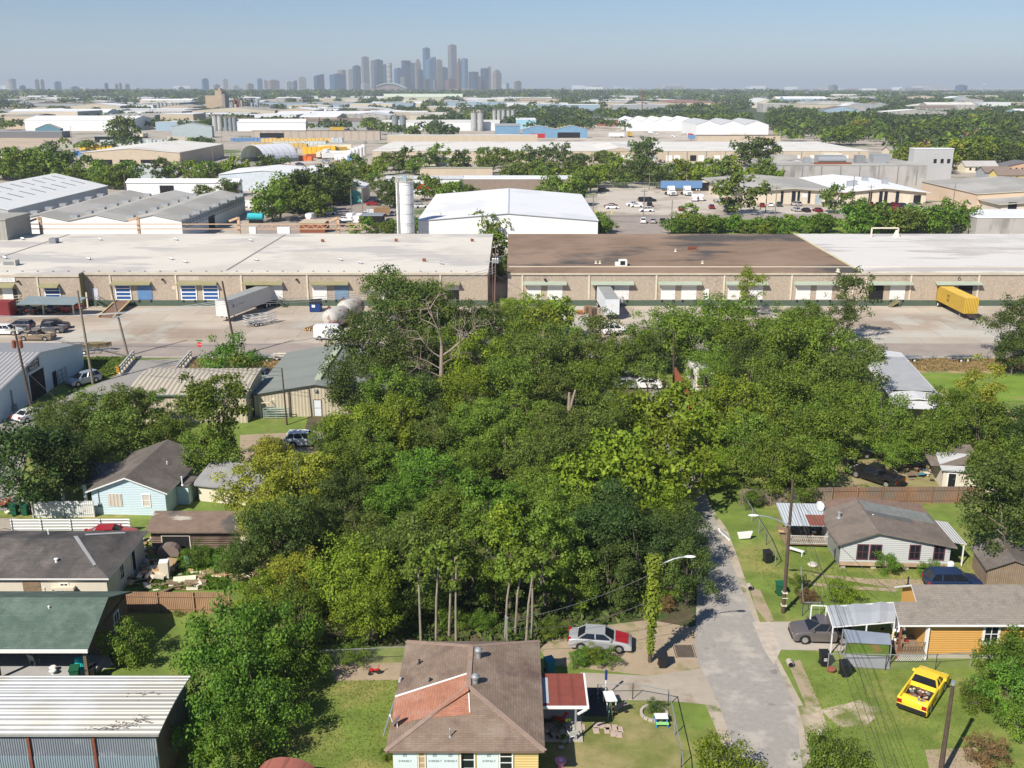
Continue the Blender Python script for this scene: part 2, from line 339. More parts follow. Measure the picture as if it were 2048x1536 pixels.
# habit: rx, rz, zc (crown centre height), H, lobes, leaves per lobe, leaf size
HAB = {'round': (4, 3.6, 4.7, 62, 340, .14), 'tall': (3, 4.6, 5.6, 56, 300, .145), 'broad': (4.6, 3.3, 4.5, 64, 310, .16),
       'sparse': (3.4, 3.8, 5.8, 34, 190, .155), 'bush': (2.2, 1.6, 1.3, 38, 270, .085), 'coarse': (4.2, 3.6, 5.0, 60, 90, .31)}
PROTO = {}
def proto(hab, leaf, var, trunkm=None):
    k = (hab, leaf, var)
    if k in PROTO: return PROTO[k]
    rx, rz, zc, nl, per, ls = HAB[hab]; sd_ = hash_(hab) * 10 + var
    key = (hab, var)
    if key not in PROTO: PROTO[key] = crown_points(sd_, nl, per, rx, rz, zc, leaf=ls, lr=(.2, .36) if hab != 'coarse' else (.18, .3))
    C, N, S, cent = PROTO[key]
    me = quads_mesh('crown', C, N, S, MATS['leaf_' + leaf], rs=np.random.RandomState(sd_))
    if (hab, var, 't') not in PROTO:
        o = trunk_mb(sd_, zc, rx, cent, .2 if hab != 'bush' else .06).build('trunk', bark); PROTO[(hab, var, 't')] = o.data; bpy.data.objects.remove(o)
    PROTO[k] = (me, PROTO[(hab, var, 't')]); return PROTO[k]
def hash_(s): return sum(ord(c) * (i + 3) for i, c in enumerate(s)) % 97
CNT = [0]; GROW = 1.12
def tree(u, v, hw, leaf, hab, lab, cat='tree', zc=None, name=None, vs=1.0, group=None, world=None):
    """crown centred on photo point (u, v), half as wide as hw; stands straight below it on the ground"""
    rx, rz, zc0 = HAB[hab][:3]; CNT[0] += 1; rn = random.Random(CNT[0])
    if world: p = Vector(world); s = hw / rx; z = zc0 * s * vs
    else:
        s = 1.0
        for _ in range(6):
            z = zc if zc else zc0 * s * vs
            p = P(u, v, z); s = hw * GROW / pxm(p.y, z) / rx
    sz = z / zc0 * rn.uniform(.9, 1.14)
    me, tr = proto(hab, leaf, rn.randrange(3 if not world else 2))
    nm = name or ('bush' if hab == 'bush' else 'tree')
    t = thing(nm, lab, cat, (p.x, p.y, 0), rn.uniform(0, 6.28), group)
    t.scale = (s, s, sz)
    c = bpy.data.objects.new('crown', me); COL.objects.link(c); c.parent = t
    c = bpy.data.objects.new('trunk', tr); COL.objects.link(c); c.parent = t
    return t
# ---------------------------------------------------------------- building parts
def ring(mb, x0, x1, z0, z1, w, y0, y1, m=0):
    mb.box(x0, x1, y0, y1, z1 - w, z1, m); mb.box(x0, x1, y0, y1, z0, z0 + w, m)
    mb.box(x0, x0 + w, y0, y1, z0 + w, z1 - w, m); mb.box(x1 - w, x1, y0, y1, z0 + w, z1 - w, m)
def opening(root, name, x, y, z, w, h, face='S', frame=white, pane=glass, fw=.09, mull=(1, 1), lab=None, proud=.06, bars=None):
    """window or door: frame ring with a pane behind it; face S looks to -y, W to -x, E to +x, N to +y"""
    mb = MB(); ring(mb, -w / 2, w / 2, 0, h, fw, -proud, .02)
    nx, nz = mull
    for i in range(1, nx + 1): mb.box(-w / 2 + w * i / (nx + 1) - .025, -w / 2 + w * i / (nx + 1) + .025, -proud * .8, .0, fw, h - fw) if nx else 0
    for i in range(1, nz + 1): mb.box(-w / 2 + fw, w / 2 - fw, -proud * .7, .0, h * i / (nz + 1) - .025, h * i / (nz + 1) + .025) if nz else 0
    f = mb.build(name, frame, root); f.location = (x, y, z); f.rotation_euler = (0, 0, {'S': 0, 'E': R(90), 'N': R(180), 'W': R(-90)}[face])
    q = MB(); q.box(-w / 2 + fw + .003, w / 2 - fw - .003, -proud * .35, .01, fw + .003, h - fw - .003); q.build('pane' if name == 'window' else 'panel', bars or pane, f)
    if lab: f['label'] = lab
    return f
def gable(root, w, d, ze, zr, mroof, mwall, ov=.4, axis='x', ridge=.5, z0=0, th=.14, fascia=None, left_ov=None, wallcol=None, hip=None, x0=0, y0=0, name_roof='roof', wall=True):
    """w along x, d along y, origin front-left corner"""
    ol = ov if left_ov is None else left_ov
    a, b, c, e = x0 - ol, x0 + w + ov, y0 - ov, y0 + d + ov
    sl = (zr - ze)
    if hip:
        if axis == 'x':
            ry = y0 + d * ridge; h1, h2 = hip
            V = [(a, c, ze), (b, c, ze), (b, e, ze), (a, e, ze), (a + h1, ry, zr), (b - h2, ry, zr)]; Fc = [(0, 1, 5, 4), (1, 2, 5), (2, 3, 4, 5), (3, 0, 4)]
        else:
            rx = x0 + w * ridge; h1, h2 = hip
            V = [(a, c, ze), (b, c, ze), (b, e, ze), (a, e, ze), (rx, c + h1, zr), (rx, e - h2, zr)]; Fc = [(0, 1, 4), (1, 2, 5, 4), (2, 3, 5), (3, 0, 4, 5)]
    elif axis == 'x':
        ry = y0 + d * ridge; V = [(a, c, ze), (b, c, ze), (b, ry, zr), (a, ry, zr), (b, e, ze), (a, e, ze)]; Fc = [(0, 1, 2, 3), (3, 2, 4, 5)]
    else:
        rx = x0 + w * ridge; V = [(a, c, ze), (rx, c, zr), (rx, e, zr), (a, e, ze), (b, c, ze), (b, e, ze)]; Fc = [(0, 1, 2, 3), (1, 4, 5, 2)]
    r = MB().slab(V, Fc, th, 0, 1).build(name_roof, [mroof, fascia or mroof], root)
    if wall:
        mb = MB(); t = th + .01; x1, y1 = x0 + w, y0 + d
        if hip: mb.box(x0, x1, y0, y1, z0, ze + sl * min(ov, 1) / max(w, d) - t)
        elif axis == 'x':
            k = sl / (d * ridge + ov) * ov; k2 = sl / (d * (1 - ridge) + ov) * ov; ry = y0 + d * ridge
            pts = [(y0, z0), (y1, z0), (y1, ze + k2 - t), (ry, zr - t), (y0, ze + k - t)]; n = 5
            vs = [(x0, p[0], p[1]) for p in pts] + [(x1, p[0], p[1]) for p in pts]
            mb.add(vs, [tuple(range(n))[::-1], tuple(range(n, 2 * n))] + [(i, (i + 1) % n, n + (i + 1) % n, n + i) for i in range(n)])
        else:
            k = sl / (w * ridge + ov) * ov; k2 = sl / (w * (1 - ridge) + ov) * ov; rx = x0 + w * ridge
            mb.extr([(x0, z0), (x1, z0), (x1, ze + k2 - t), (rx, zr - t), (x0, ze + k - t)], y0, y1)
        mb.build('wall', mwall, root)
    return r
def pipe(root, x, y, z, h=.5, r=.07, m=galv, name='vent_pipe', cap=True):
    mb = MB(); mb.cyl((x, y, z), (x, y, z + h), r, r, 8); mb.cyl((x, y, z), (x, y, z + .1), r * 2.4, r * 1.2, 8)
    if cap: mb.cyl((x, y, z + h), (x, y, z + h + .07), r * 1.6, r * .6, 8)
    return mb.build(name, m, root)
def turbine(root, x, y, z, r=.24):
    mb = MB(); mb.cyl((x, y, z - .1), (x, y, z + .25), r * .7, r * .7, 12)
    mb.lathe((x, y, z + .25), [(r * .7, 0), (r, .12), (r * 1.05, .24), (r * .8, .36), (r * .2, .43)], 14)
    for i in range(14):
        t = i * math.pi / 7; mb.bar((x + r * .75 * math.cos(t), y + r * .75 * math.sin(t), z + .27), (x + r * 1.12 * math.cos(t + .3), y + r * 1.12 * math.sin(t + .3), z + .5), .02)
    return mb.build('turbine_vent', galv, root)
def dish(root, x, y, z, r=.4, rz=0, name='satellite_dish'):
    mb = MB(); q = Matrix.Rotation(rz, 3, 'Z') @ Matrix.Rotation(R(55), 3, 'X'); n = 14
    vs = [tuple(Vector((x, y, z)) + q @ Vector((0, 0, 0)))]
    for k, (rr, h) in enumerate(((.5, .03), (1, .13))):
        for i in range(n): t = 2 * math.pi * i / n; vs.append(tuple(Vector((x, y, z)) + q @ Vector((r * rr * math.cos(t), r * rr * 1.1 * math.sin(t), h))))
    fs = [(0, 1 + i, 1 + (i + 1) % n) for i in range(n)] + [(1 + i, 1 + n + i, 1 + n + (i + 1) % n, 1 + (i + 1) % n) for i in range(n)]
    mb.add(vs, fs); mb.add([(a, b, c - .02) for a, b, c in vs], [f[::-1] for f in fs])
    mb.bar((x, y, z - .6), (x, y, z), .05); tip = Vector((x, y, z)) + q @ Vector((0, -r * .3, .55)); mb.bar(Vector((x, y, z)) + q @ Vector((0, -r, .1)), tip, .03); mb.obox(tip, (.1, .1, .1), Matrix.Identity(3))
    return mb.build(name, white, root)
def text(root, s, size, loc, rot, m, name='lettering', ext=.01, align='CENTER', sx=1):
    c = bpy.data.curves.new(name, 'FONT'); c.body = s; c.size = size; c.extrude = ext; c.align_x = align; c.align_y = 'CENTER'; c.materials.append(m)
    o = bpy.data.objects.new(name, c); COL.objects.link(o); bpy.context.view_layer.update(); me = bpy.data.meshes.new_from_object(o.evaluated_get(bpy.context.evaluated_depsgraph_get())); bpy.data.objects.remove(o); bpy.data.curves.remove(c)
    o = bpy.data.objects.new(name, me); COL.objects.link(o); o.parent = root; o.location = loc; o.rotation_euler = rot; o.scale = (sx, 1, 1); return o
S_ROT = (R(90), 0, 0); E_ROT = (R(90), 0, R(90))

shg = lambda n, c, **k: mat(n, c, .92, .16, 1.2, brick=(.55, .17, .80, .02, .09), bump=.012, bscale=12, **k)
sh_brown = shg('brown_shingle', (.225, .165, .122), patch=((.29, .225, .17), .35, .55, .08), patch2=((.16, .11, .09), .5, .6, .08))
sh_orange = shg('orange_shingle', (.39, .175, .11), patch=((.44, .225, .155), .5, .56, .06))
sh_green = shg('green_shingle', (.085, .125, .10), patch=((.13, .175, .14), .8, .55, .1))
sh_dark = shg('charcoal_shingle', (.105, .095, .088), patch=((.17, .15, .135), .4, .57, .1), patch2=((.045, .045, .045), .3, .6, .1, (1, .3, 1)))
sh_grey = shg('grey_brown_shingle', (.245, .215, .18), patch=((.19, .17, .15), 1.2, .55, .08))
sh_taupe = shg('taupe_shingle', (.20, .165, .135), patch=((.15, .13, .11), .4, .57, .08))
sh_slate = shg('slate_shingle', (.13, .13, .125)); sh_sage = shg('sage_shingle', (.21, .225, .21)); sh_coffee = shg('coffee_shingle', (.135, .115, .10), patch=((.19, .17, .15), .35, .55, .1))
lapm = lambda n, c, d=.02, **k: mat(n, c, .8, .05, 1, stripe=(1, .18, d * .35, .87), **k)
lap_orange = lapm('orange_siding', (.60, .33, .095)); lap_blue = lapm('pale_blue_siding', (.54, .66, .71)); lap_brown = lapm('brown_siding', (.155, .115, .08))
lap_white = lapm('peeling_siding', (.50, .515, .50), patch=((.35, .30, .25), .9, .66, .04)); lap_cream = lapm('cream_siding', (.66, .61, .5)); lap_yellow = lapm('yellow_siding', (.68, .50, .22))
corr = lambda n, c, ax=0, per=.3, dep=.03, cf=.72, **k: mat(n, c, .45, .06, .6, stripe=(ax, per, dep, cf), **k)
# ---- brown hip-roofed house in the front
h = thing('house', 'brown hip-roofed house with orange roof patch in the front lawn', 'house', (-7.0, 50.1, 0))
gable(h, 8.55, 11.3, 3.0, 4.25, sh_brown, lap_yellow, .38, 'y', .5, hip=(4.7, 2.7), fascia=mat('brown_trim', (.2, .13, .1)))
def roofpatch(root, name, pix, n_pts, m, lift=.03, th=.03):
    a, b, c = (Vector(p) for p in n_pts); n = (b - a).cross(c - a).normalized()
    if n.z < 0: n.negate()
    ps = [onplane(u, v, a + n * lift, n) - root.location for u, v in pix]
    V = [tuple(p) for p in ps]
    ar = sum(V[i][0] * V[(i + 1) % len(V)][1] - V[(i + 1) % len(V)][0] * V[i][1] for i in range(len(V)))
    if ar < 0: V = V[::-1]
    return MB().slab(V, [tuple(range(len(V)))], th).build(name, m, root)
EX, EY = -7.38, 49.72; Lp = [(EX, EY, 3), (EX, 61.78, 3), (-2.725, 54.42, 4.25)]; Fp = [(EX, EY, 3), (1.93, EY, 3), (-2.725, 54.42, 4.25)]
roofpatch(h, 'roof_patch', [(790.5, 1391), (934, 1346.5), (937.5, 1381), (862, 1431), (782.5, 1452)], Lp, sh_orange)
roofpatch(h, 'roof_patch', [(938.5, 1383), (941.5, 1428), (864, 1434.5)], Fp, sh_orange)
roofpatch(h, 'ridge_flashing', [(790, 1391), (933, 1345.5), (933.5, 1348), (790.5, 1394)], Lp, white, .05)
roofpatch(h, 'ridge_flashing', [(936.3, 1386), (938.6, 1386), (940.6, 1424), (938.4, 1424)], Fp, white, .05)
mb = MB()
for a_, b_ in (((-.38, -.38, 3.0), (4.275, 4.32, 4.25)), ((8.93, -.38, 3.0), (4.275, 4.32, 4.25)), ((-.38, 11.68, 3.0), (4.275, 8.98, 4.25)), ((8.93, 11.68, 3.0), (4.275, 8.98, 4.25)), ((4.275, 4.32, 4.25), (4.275, 8.98, 4.25))): mb.bar(Vector(a_) + Vector((0, 0, .0)), Vector(b_), .3, .05)
mb.build('ridge_cap', mat('ridge_tan', (.30, .22, .175), .9, .15, 2), h)
turbine(h, -2.2 + 7, 57.9 - 50.1, 4.2); turbine(h, -2.3 + 7, 54.9 - 50.1, 4.15)
pipe(h, 3.35, .6, 3.25, .55, .04); pipe(h, .85, 8.3, 3.3, .3, .07, black); pipe(h, 1.75, 5.9, 3.5, .25, .07, black)
dish(h, .1, 1.7, 3.55, .4, R(-120))
wrap = mat('house_wrap', (.62, .70, .73), .5, .06, 1)
for x0, x1 in ((.02, 1.42), (1.98, 3.85), (4.95, 6.2)):
    w = MB().box(x0, x1, -.03, -.003, .2, 2.82).build('house_wrap', wrap, h)
    k = 0
    for zz in (2.05, 1.05):
        for xx in ([x0 + .7] if x1 - x0 < 1.6 else [x0 + .5, x1 - .45]):
            text(w, 'EVERBILT', .19, (xx + (.0 if k < 2 else .2), -.035, zz), S_ROT, grey); k += 1
            b = MB(); ring(b, xx - .12, xx + .1, zz + .3, zz + .5, .035, -.036, -.031); b.bar((xx - .08, -.033, zz + .34), (xx + .07, -.033, zz + .46), .004, .04); b.build('mark', grey, w)
opening(h, 'window', 1.7, -.02, 1.5, .5, 1.3, frame=offw, pane=mat('board', (.42, .30, .19)), mull=(0, 2), lab='boarded window with tan panels')
opening(h, 'window', 4.4, -.02, 1.5, .9, 1.3, frame=white, mull=(0, 1)); opening(h, 'window', 6.65, -.02, 1.1, .85, 1.7, frame=white, mull=(0, 3), lab='louvred window with white slats')
MB().bar((4.05, -.12, 1.2), (4.05, -.12, 2.85), .07).build('drain_pipe', black, h)
MB().bar((-.3, 6.6, 2.9), (-.75, 1.6, 2.6), .08).cyl((-.32, 6.7, 2.95), (-.22, 6.8, 3.3), .12, .08).build('service_pipe', galv, h)
# ---- red porch roof beside it
po = thing('porch_roof', 'flat red-brown porch roof on white posts against the brown house', 'porch', (1.9, 53.0, 0))
a = P(1166, 1347, 2.6); b = P(1175, 1412, 2.6)
pr = MB().box(.02, a.x - 1.9, b.y - 53, a.y - 53, 2.5, 2.6).build('roof', mat('red_roll_roofing', (.225, .062, .045), .9, .14, 1.5, stripe=(0, .9, .004, .8)), po)
MB().box(.06, .45, b.y - 53 + .3, a.y - 53 - .5, 2.603, 2.615).build('roof_patch', mat('grey_felt', (.38, .42, .44)), po)
mb = MB().box(a.x - 1.9, a.x - 1.9 + .13, b.y - 53 - .13, a.y - 53, 2.46, 2.63); mb.box(.02, a.x - 1.9, b.y - 53 - .13, b.y - 53, 2.46, 2.62); mb.bar((a.x - 1.9, b.y - 53 - .1, 2.45), (a.x - 2.5, b.y - 53 - .3, 2.2), .11); mb.build('gutter', white, po)
for px_, py_ in ((a.x - 2.6, b.y - 53 - .05), (a.x - 1.95, a.y - 53 - .2)): MB().box(px_ - .06, px_ + .06, py_, py_ + .12, 0, 2.5).build('post', galv, po)
MB().box(.05, a.x - 2.1, b.y - 53 - .1, a.y - 53, 0, .12).build('porch_floor', conc, po)
# ---- green-roofed house, lower left
h = thing('house', 'brown-sided house with green shingle roof and porch at lower left', 'house', (-46, 61.3, 0))
gable(h, 16.4, 7.6, 2.85, 4.6, sh_green, lap_brown, .35, 'x', .5, fascia=mat('green_trim', (.06, .09, .07)), wall=False)
mb = MB().box(0, 4.9, 0, 3.0, 0, 2.72).box(0, 16.4, 3.0, 7.6, 0, 2.85); mb.add([(16.4, 0, 2.75), (16.4, 7.6, 2.75), (16.4, 3.8, 4.4), (16.2, 0, 2.75), (16.2, 7.6, 2.75), (16.2, 3.8, 4.4)], [(0, 1, 2), (5, 4, 3), (0, 2, 5, 3)])
mb.build('wall', lap_brown, h); MB().box(-.4, 16.75, -.47, -.36, 2.62, 2.86).build('gutter', white, h)
MB().box(4.92, 16.4, -.3, 2.98, 0, .35).build('porch_floor', mat('porch_grey', (.38, .37, .36)), h); MB().box(4.92, 10.4, -.9, -.31, 0, .2).build('porch_step', mat('cream_step', (.62, .52, .33)), h)
for x in (10.0, 16.2): MB().box(x, x + .22, -.1, .12, .35, 2.7).build('post', lap_brown, h)
opening(h, 'window', 3.2, 0, .95, .95, 1.2); opening(h, 'window', 16.41, 5.4, 1.0, 1.0, 1.5, 'E')
pipe(h, 3.0, 1.4, 3.4, .5, .06, white); pipe(h, 5.7, 3.0, 4.0, .35, .06, white); pipe(h, 12.8, 2.9, 4.0, .35, .06, white); pipe(h, 5.0, 4.2, 4.3, .7, .12, galv, 'flue')
# ---- white corrugated shed, lower left corner
h = thing('shed', 'large shed with white corrugated roof and grey metal sides', 'shed', (-37, 49.9, 0))
cw = corr('white_corrugated', (.74, .74, .70), 1, .38, .035, .6, patch=((.48, .47, .42), .25, .66, .06), patch2=((.62, .60, .52), .12, .5, .05))
mb = MB(); V = []; nn = 7
for i in range(nn): t = i / (nn - 1); V += [(-.3, -.35 + 6.1 * t, 4.2 + .22 * math.sin(math.pi * t)), (16.6, -.35 + 6.1 * t, 4.2 + .22 * math.sin(math.pi * t))]
mb.slab(V, [(2 * i, 2 * i + 1, 2 * i + 3, 2 * i + 2) for i in range(nn - 1)], .1); mb.build('roof', cw, h)
cg = corr('grey_corrugated', (.22, .25, .28), 0, .14, .02, .7, patch=((.33, .36, .38), .5, .6, .06)); cgr = corr('rusty_corrugated', (.20, .19, .18), 0, .2, .03, .6, patch=((.20, .085, .04), .3, .52, .08))
MB().box(0, 16.3, 0, .12, 0, 4.1).build('wall', cg, h); MB().box(16.18, 16.3, .13, 5.4, 0, 4.1).build('side_wall', cgr, h)
for x in (.6, 4.6, 8.8, 12.6): MB().box(x, x + .16, -.12, -.002, 0, 4.1).build('post', rust, h)
MB().box(0, 16.2, -.05, -.002, 1.6, 2.5).build('wall_panel', corr('blue_grey_corrugated', (.26, .34, .38), 0, .14, .02, .75), h)
h = thing('shed', 'low roof of brown shingles in front of the corrugated shed', 'shed', (-33, 44.6, 0)); gable(h, 11.2, 3.4, 2.6, 3.1, sh_taupe, cgr, .3, 'x', .7)
# ---- charcoal hip-roofed house
h = thing('house', 'cream house with charcoal hip roof and a grey flashing strip', 'house', (-50.5, 71.9, 0))
gable(h, 18.2, 8.2, 2.75, 4.15, sh_dark, lap_cream, .35, 'x', .5, hip=(7.8, 4.5), fascia=white)
V1 = [(-32, 71.55, 2.75), (-50, 71.55, 2.75), (-36.5, 76, 4.15)]; V2 = [(-31.95, 71.55, 2.75), (-31.95, 80.4, 2.75), (-36.45, 76, 4.15)]
roofpatch(h, 'ridge_flashing', [(147, 1072), (155, 1071.5), (193, 1129), (187, 1131)], V2, mat('grey_flash', (.42, .42, .42)))
roofpatch(h, 'roof_patch', [(170, 1067.5), (250, 1063.6), (251, 1065.8), (172, 1070)], V2, MATS['grey_flash'])
opening(h, 'window', 8.2, 0, 1.0, .75, 1.3); opening(h, 'window', 17.0 - 2.2, 0, .9, .75, 1.3); MB().box(11.5, 12.9, -.04, -.003, 1.2, 2.3).build('boarded_window', wood, h)
mb = MB().box(13.9, 15.7, -.45, -.02, 1.7, 1.95).build('window_hood', offw, h)
opening(h, 'window', 18.21, 3.0, .9, .9, 1.4, 'E'); opening(h, 'door', 18.21, 5.6, .3, .9, 2.0, 'E', pane=dark, mull=(0, 0)); pipe(h, 13.7, 1.5, 3.2, .35, .12, white, 'roof_vent'); pipe(h, 11.0, 6.2, 3.4, .5, .06, white); pipe(h, 13.7, -1.0, 1.0, 1.3, .07, offw, cap=True)
# ---- collapsing shed beside it
h = thing('shed', 'derelict brown shed with collapsing patched roof beside the charcoal house', 'shed', (-32.4, 82.2, 0))
sh_ruin = shg('ruined_shingle', (.20, .145, .11), patch=((.44, .40, .34), .28, .60, .02, (.5, 1.4, 1)), patch2=((.09, .085, .08), .25, .6, .05))
gable(h, 11.5, 3.4, 2.0, 2.75, sh_ruin, mat('rotten_board', (.24, .175, .13), .95, .3, 1, stripe=(1, .22, .02, .6), patch=((.11, .075, .06), .5, .55, .1)), .4, 'x', .75)
opening(h, 'door', 2.2, 0, .0, 2.6, 1.5, pane=dark, mull=(0, 0), fw=.08, frame=offw)
MB().box(8.0, 10.2, -.06, -.003, .6, 1.7).build('wall_panel', offw, h)
# ---- pale blue house
h = thing('house', 'pale blue clapboard house with dark brown gable roof', 'house', (-40.9, 90.2, 0), R(-3))
gable(h, 7.3, 10.2, 2.5, 4.05, sh_coffee, lap_blue, .4, 'y', .5, fascia=white)
opening(h, 'window', 6.0 - .6, 0, .9, .85, 1.35, pane=mat('blind', (.55, .5, .44)), mull=(0, 1)); MB().box(1.6, 3.0, -.05, -.003, .9, 2.2).build('boarded_window', mat('grey_board', (.55, .50, .43), stripe=(0, .35, .01, .6)), h)
MB().box(.55, .9, -.1, -.003, .8, 1.2).bar((.7, -.06, 1.2), (.7, -.06, 2.6), .05).build('meter_box', grey, h)
opening(h, 'window', 7.31, 6.4, .9, .9, 1.2, 'E'); MB().box(7.32, 8.5, 2.8, 4.9, 0, 2.0).build('side_room', lap_blue, h); MB().box(7.25, 8.7, 2.6, 5.1, 2.0, 2.12).build('side_roof', sh_coffee, h)
pipe(h, 5.6, 5.2, 3.1, .5, .05, white); pipe(h, 5.8, 3.2, 2.95, .2, .1, rust); pipe(h, 8.0, 2.7, 2.1, .9, .07, white)
w = MB().slab([(-4.4, 1.9, 2.35), (.5, 1.9, 2.45), (.5, 6.5, 2.95), (-4.4, 6.5, 2.75)], [(0, 1, 2, 3)], .12).build('porch_roof', sh_coffee, h)
for x in (-4.2, -1.9): MB().box(x, x + .25, 2.1, 2.35, 0, 2.3).build('post', white, h)
# ---- weathered grey-white house on the right
h = thing('house', 'weathered white clapboard house with patched brown roof on blocks', 'house', (28.3, 78.6, 0), R(-3))
ro = gable(h, 9.3, 6.3, 2.45, 3.7, sh_taupe, lap_white, .4, 'y', .32, z0=.35)
def lz(x, y): # roof height over local x on the right slope
    return 3.7 - (x - 2.976) * 1.25 / (9.3 + .4 - 2.976)
for nm, x0, x1, y0, y1, m in (('roof_patch', 3.2, 9.4, 4.3, 6.6, sh_sage), ('roof_patch', 3.1, 7.2, 3.4, 4.3, sh_slate)):
    MB().slab([(x0, y0, lz(x0, 0) + .04), (x1, y0, lz(x1, 0) + .04), (x1, y1, lz(x1, 0) + .04), (x0, y1, lz(x0, 0) + .04)], [(0, 1, 2, 3)], .03).build(nm, m, h)
gable(h, 9.0, 2.6, 2.2, 2.75, shg('ruddy_shingle', (.22, .15, .115)), lap_white, .3, 'y', .35, z0=.3, x0=.6, y0=6.72, name_roof='rear_roof')
for x in (1.9, 3.0): opening(h, 'window', x, 0, .95, 1.0, 1.45, frame=mat('maroon_trim', (.10, .035, .05)))
for x in (6.3, 8.35): opening(h, 'window', x, 0, 1.05, .95, 1.4, frame=MATS['maroon_trim'])
for x in (.2, 2.8, 5.6, 8.8): MB().box(x, x + .4, .1, .5, 0, .34).build('pier', conc, h)
MB().box(0, 9.3, -.03, -.003, .36, .7).build('rotten_board', mat('bare_board', (.42, .30, .20), .9, .3, 1.2), h); MB().box(.0, .03, -.02, 4, .3, 2.3).build('side_panel', lap_white, h)
MB().slab([(9.6, 1.0, 2.32), (11.0, 1.0, 2.15), (11.0, 5.6, 2.15), (9.6, 5.6, 2.32)], [(0, 1, 2, 3)], .06).build('lean_to_roof', corr('pale_corrugated', (.55, .56, .56), 1, .25, .02), h)
for y in (1.1, 5.4): MB().box(10.8, 10.9, y, y + .1, 0, 2.1).build('post', white, h)
pipe(h, .9, 4.3, 2.9, .55, .12, galv, 'flue'); pipe(h, 3.6, 3.5, 3.4, .2, .06, white); dish(h, -.3, 6.6, 3.0, .42, R(20))
po = thing('porch', 'front porch with silver and rust metal roof beside weathered white house', 'porch', (24.7, 82.8, 0), R(-3))
MB().slab([(-.2, -.3, 2.35), (4.2, -.3, 2.35), (4.2, 3.8, 2.75), (-.2, 3.8, 2.75)], [(0, 1, 2, 3)], .06).build('roof', corr('silver_corrugated', (.50, .54, .56), 0, .25, .02), po)
MB().slab([(2.0, -.32, 2.39), (4.22, -.32, 2.39), (4.22, 1.6, 2.58), (2.0, 1.6, 2.58)], [(0, 1, 2, 3)], .02).build('rusty_panel', corr('rust_corrugated', (.25, .09, .06), 0, .25, .02), po)
for x, y in ((.1, 0), (4.0, 0), (.1, 3.5), (4, 3.5)): MB().box(x, x + .12, y, y + .12, 0, 2.4).build('post', wood, po)
MB().box(0, 4.1, 0, 3.6, .3, .42).build('floor', wood, po)
mb = MB().box(.2, 4.0, -.05, .0, 1.15, 1.23).box(.2, 4.0, -.05, 0, .45, .52)
for i in range(22): mb.bar((.2 + i * .17, -.03, .5), (.4 + i * .17, -.03, 1.15), .03); mb.bar((.4 + i * .17, -.01, .5), (.2 + i * .17, -.01, 1.15), .03)
mb.build('railing', mat('grey_lattice', (.48, .46, .42)), po)
# ---- orange house
h = thing('house', 'orange clapboard house with grey-brown shingle roof and white trim', 'house', (30.0, 64.3, 0))
gable(h, 20, 4.9, 3.05, 4.75, sh_grey, lap_orange, .45, 'x', .5, fascia=white, z0=.45)
MB().box(0, 20, .1, 4.8, .0, .44).build('foundation', conc, h)
V = [(-2.2, -.45, 3.05), (-.45, -.45, 3.05), (-.45, 1.1, 4.08), (-2.2, 1.1, 4.08)]
MB().slab(V, [(0, 1, 2, 3)], .14, 0, 1).build('porch_roof', [sh_grey, white], h)
MB().box(-2.25, -2.1, -.5, 1.2, 2.85, 4.0).build('porch_trim', white, h) if 0 else None
for x, y in ((-2.0, -.2), (-.02, -.25)): MB().box(x, x + .14, y, y + .14, .1, 2.95).build('post', white if x > -1 else rust, h)
MB().box(-2.1, -.02, -.3, 2.2, .6, .72).build('porch_floor', wood, h)
mb = MB().box(-1.9, -.1, -.3, -.25, 1.5, 1.57)
for i in range(9): mb.box(-1.85 + i * .2, -1.8 + i * .2, -.3, -.26, .75, 1.5)
mb.build('railing', wood, h)
mb = MB()
for i in range(12): mb.bar((-2.1 + i * .16, -.32, .05), (-1.75 + i * .16, -.32, .58), .03, .02); mb.bar((-1.75 + i * .16, -.34, .05), (-2.1 + i * .16, -.34, .58), .03, .02)
mb.build('lattice', white, h)
for x in (4.7, 7.75): opening(h, 'window', x, 0, 1.25, 1.25, 1.65, fw=.16)
opening(h, 'window', 0, 2.6, 1.6, 1.0, 1.3, 'W', fw=.14); MB().box(-.03, .1, -.04, .1, .5, 3.0).build('corner_board', white, h)
pipe(h, 15.2, 1.9, 4.3, .4, .07, black); pipe(h, -.2, 3.6, 4.1, .7, .06, black, cap=False)
MB().bar((0, -.5, 3.02), (20, -.5, 3.02), .11).build('gutter', white, h)
# ---- sheds on the right
h = thing('shed', 'small wooden shed with brown gambrel roof beside the big dark tree', 'shed', (39.4, 75.0, 0), R(-8))
gable(h, 4.6, 3.8, 1.9, 2.9, sh_coffee, mat('fence_board', (.26, .195, .14), .92, .2, 1.5, stripe=(0, .16, .01, .6)), .25, 'y', .42)
h = thing('shed', 'tilted cream shed with grey metal roof behind the wooden fence', 'shed', (44.6, 96.5, 0), R(-10))
gable(h, 6.2, 5, 2.3, 3.0, MATS['pale_corrugated'], mat('cream_board', (.62, .55, .46)), .3, 'x', .6); opening(h, 'door', .9, 0, 0, .9, 1.9, pane=dark, mull=(0, 0))
MB().slab([(-1.2, .5, 2.4), (3.8, .5, 2.9), (3.8, 5.6, 3.2), (-1.2, 5.6, 2.7)], [(0, 1, 2, 3)], .08).build('upper_roof', sh_taupe, h)
h = thing('garage', 'grey-roofed garage half hidden under the yellow tree', 'garage', (-31.6, 93.5, 0), R(-14))
gable(h, 7, 6, 1.9, 3.0, mat('grey_felt_roof', (.27, .27, .265)), offw, .4, 'x', .6)
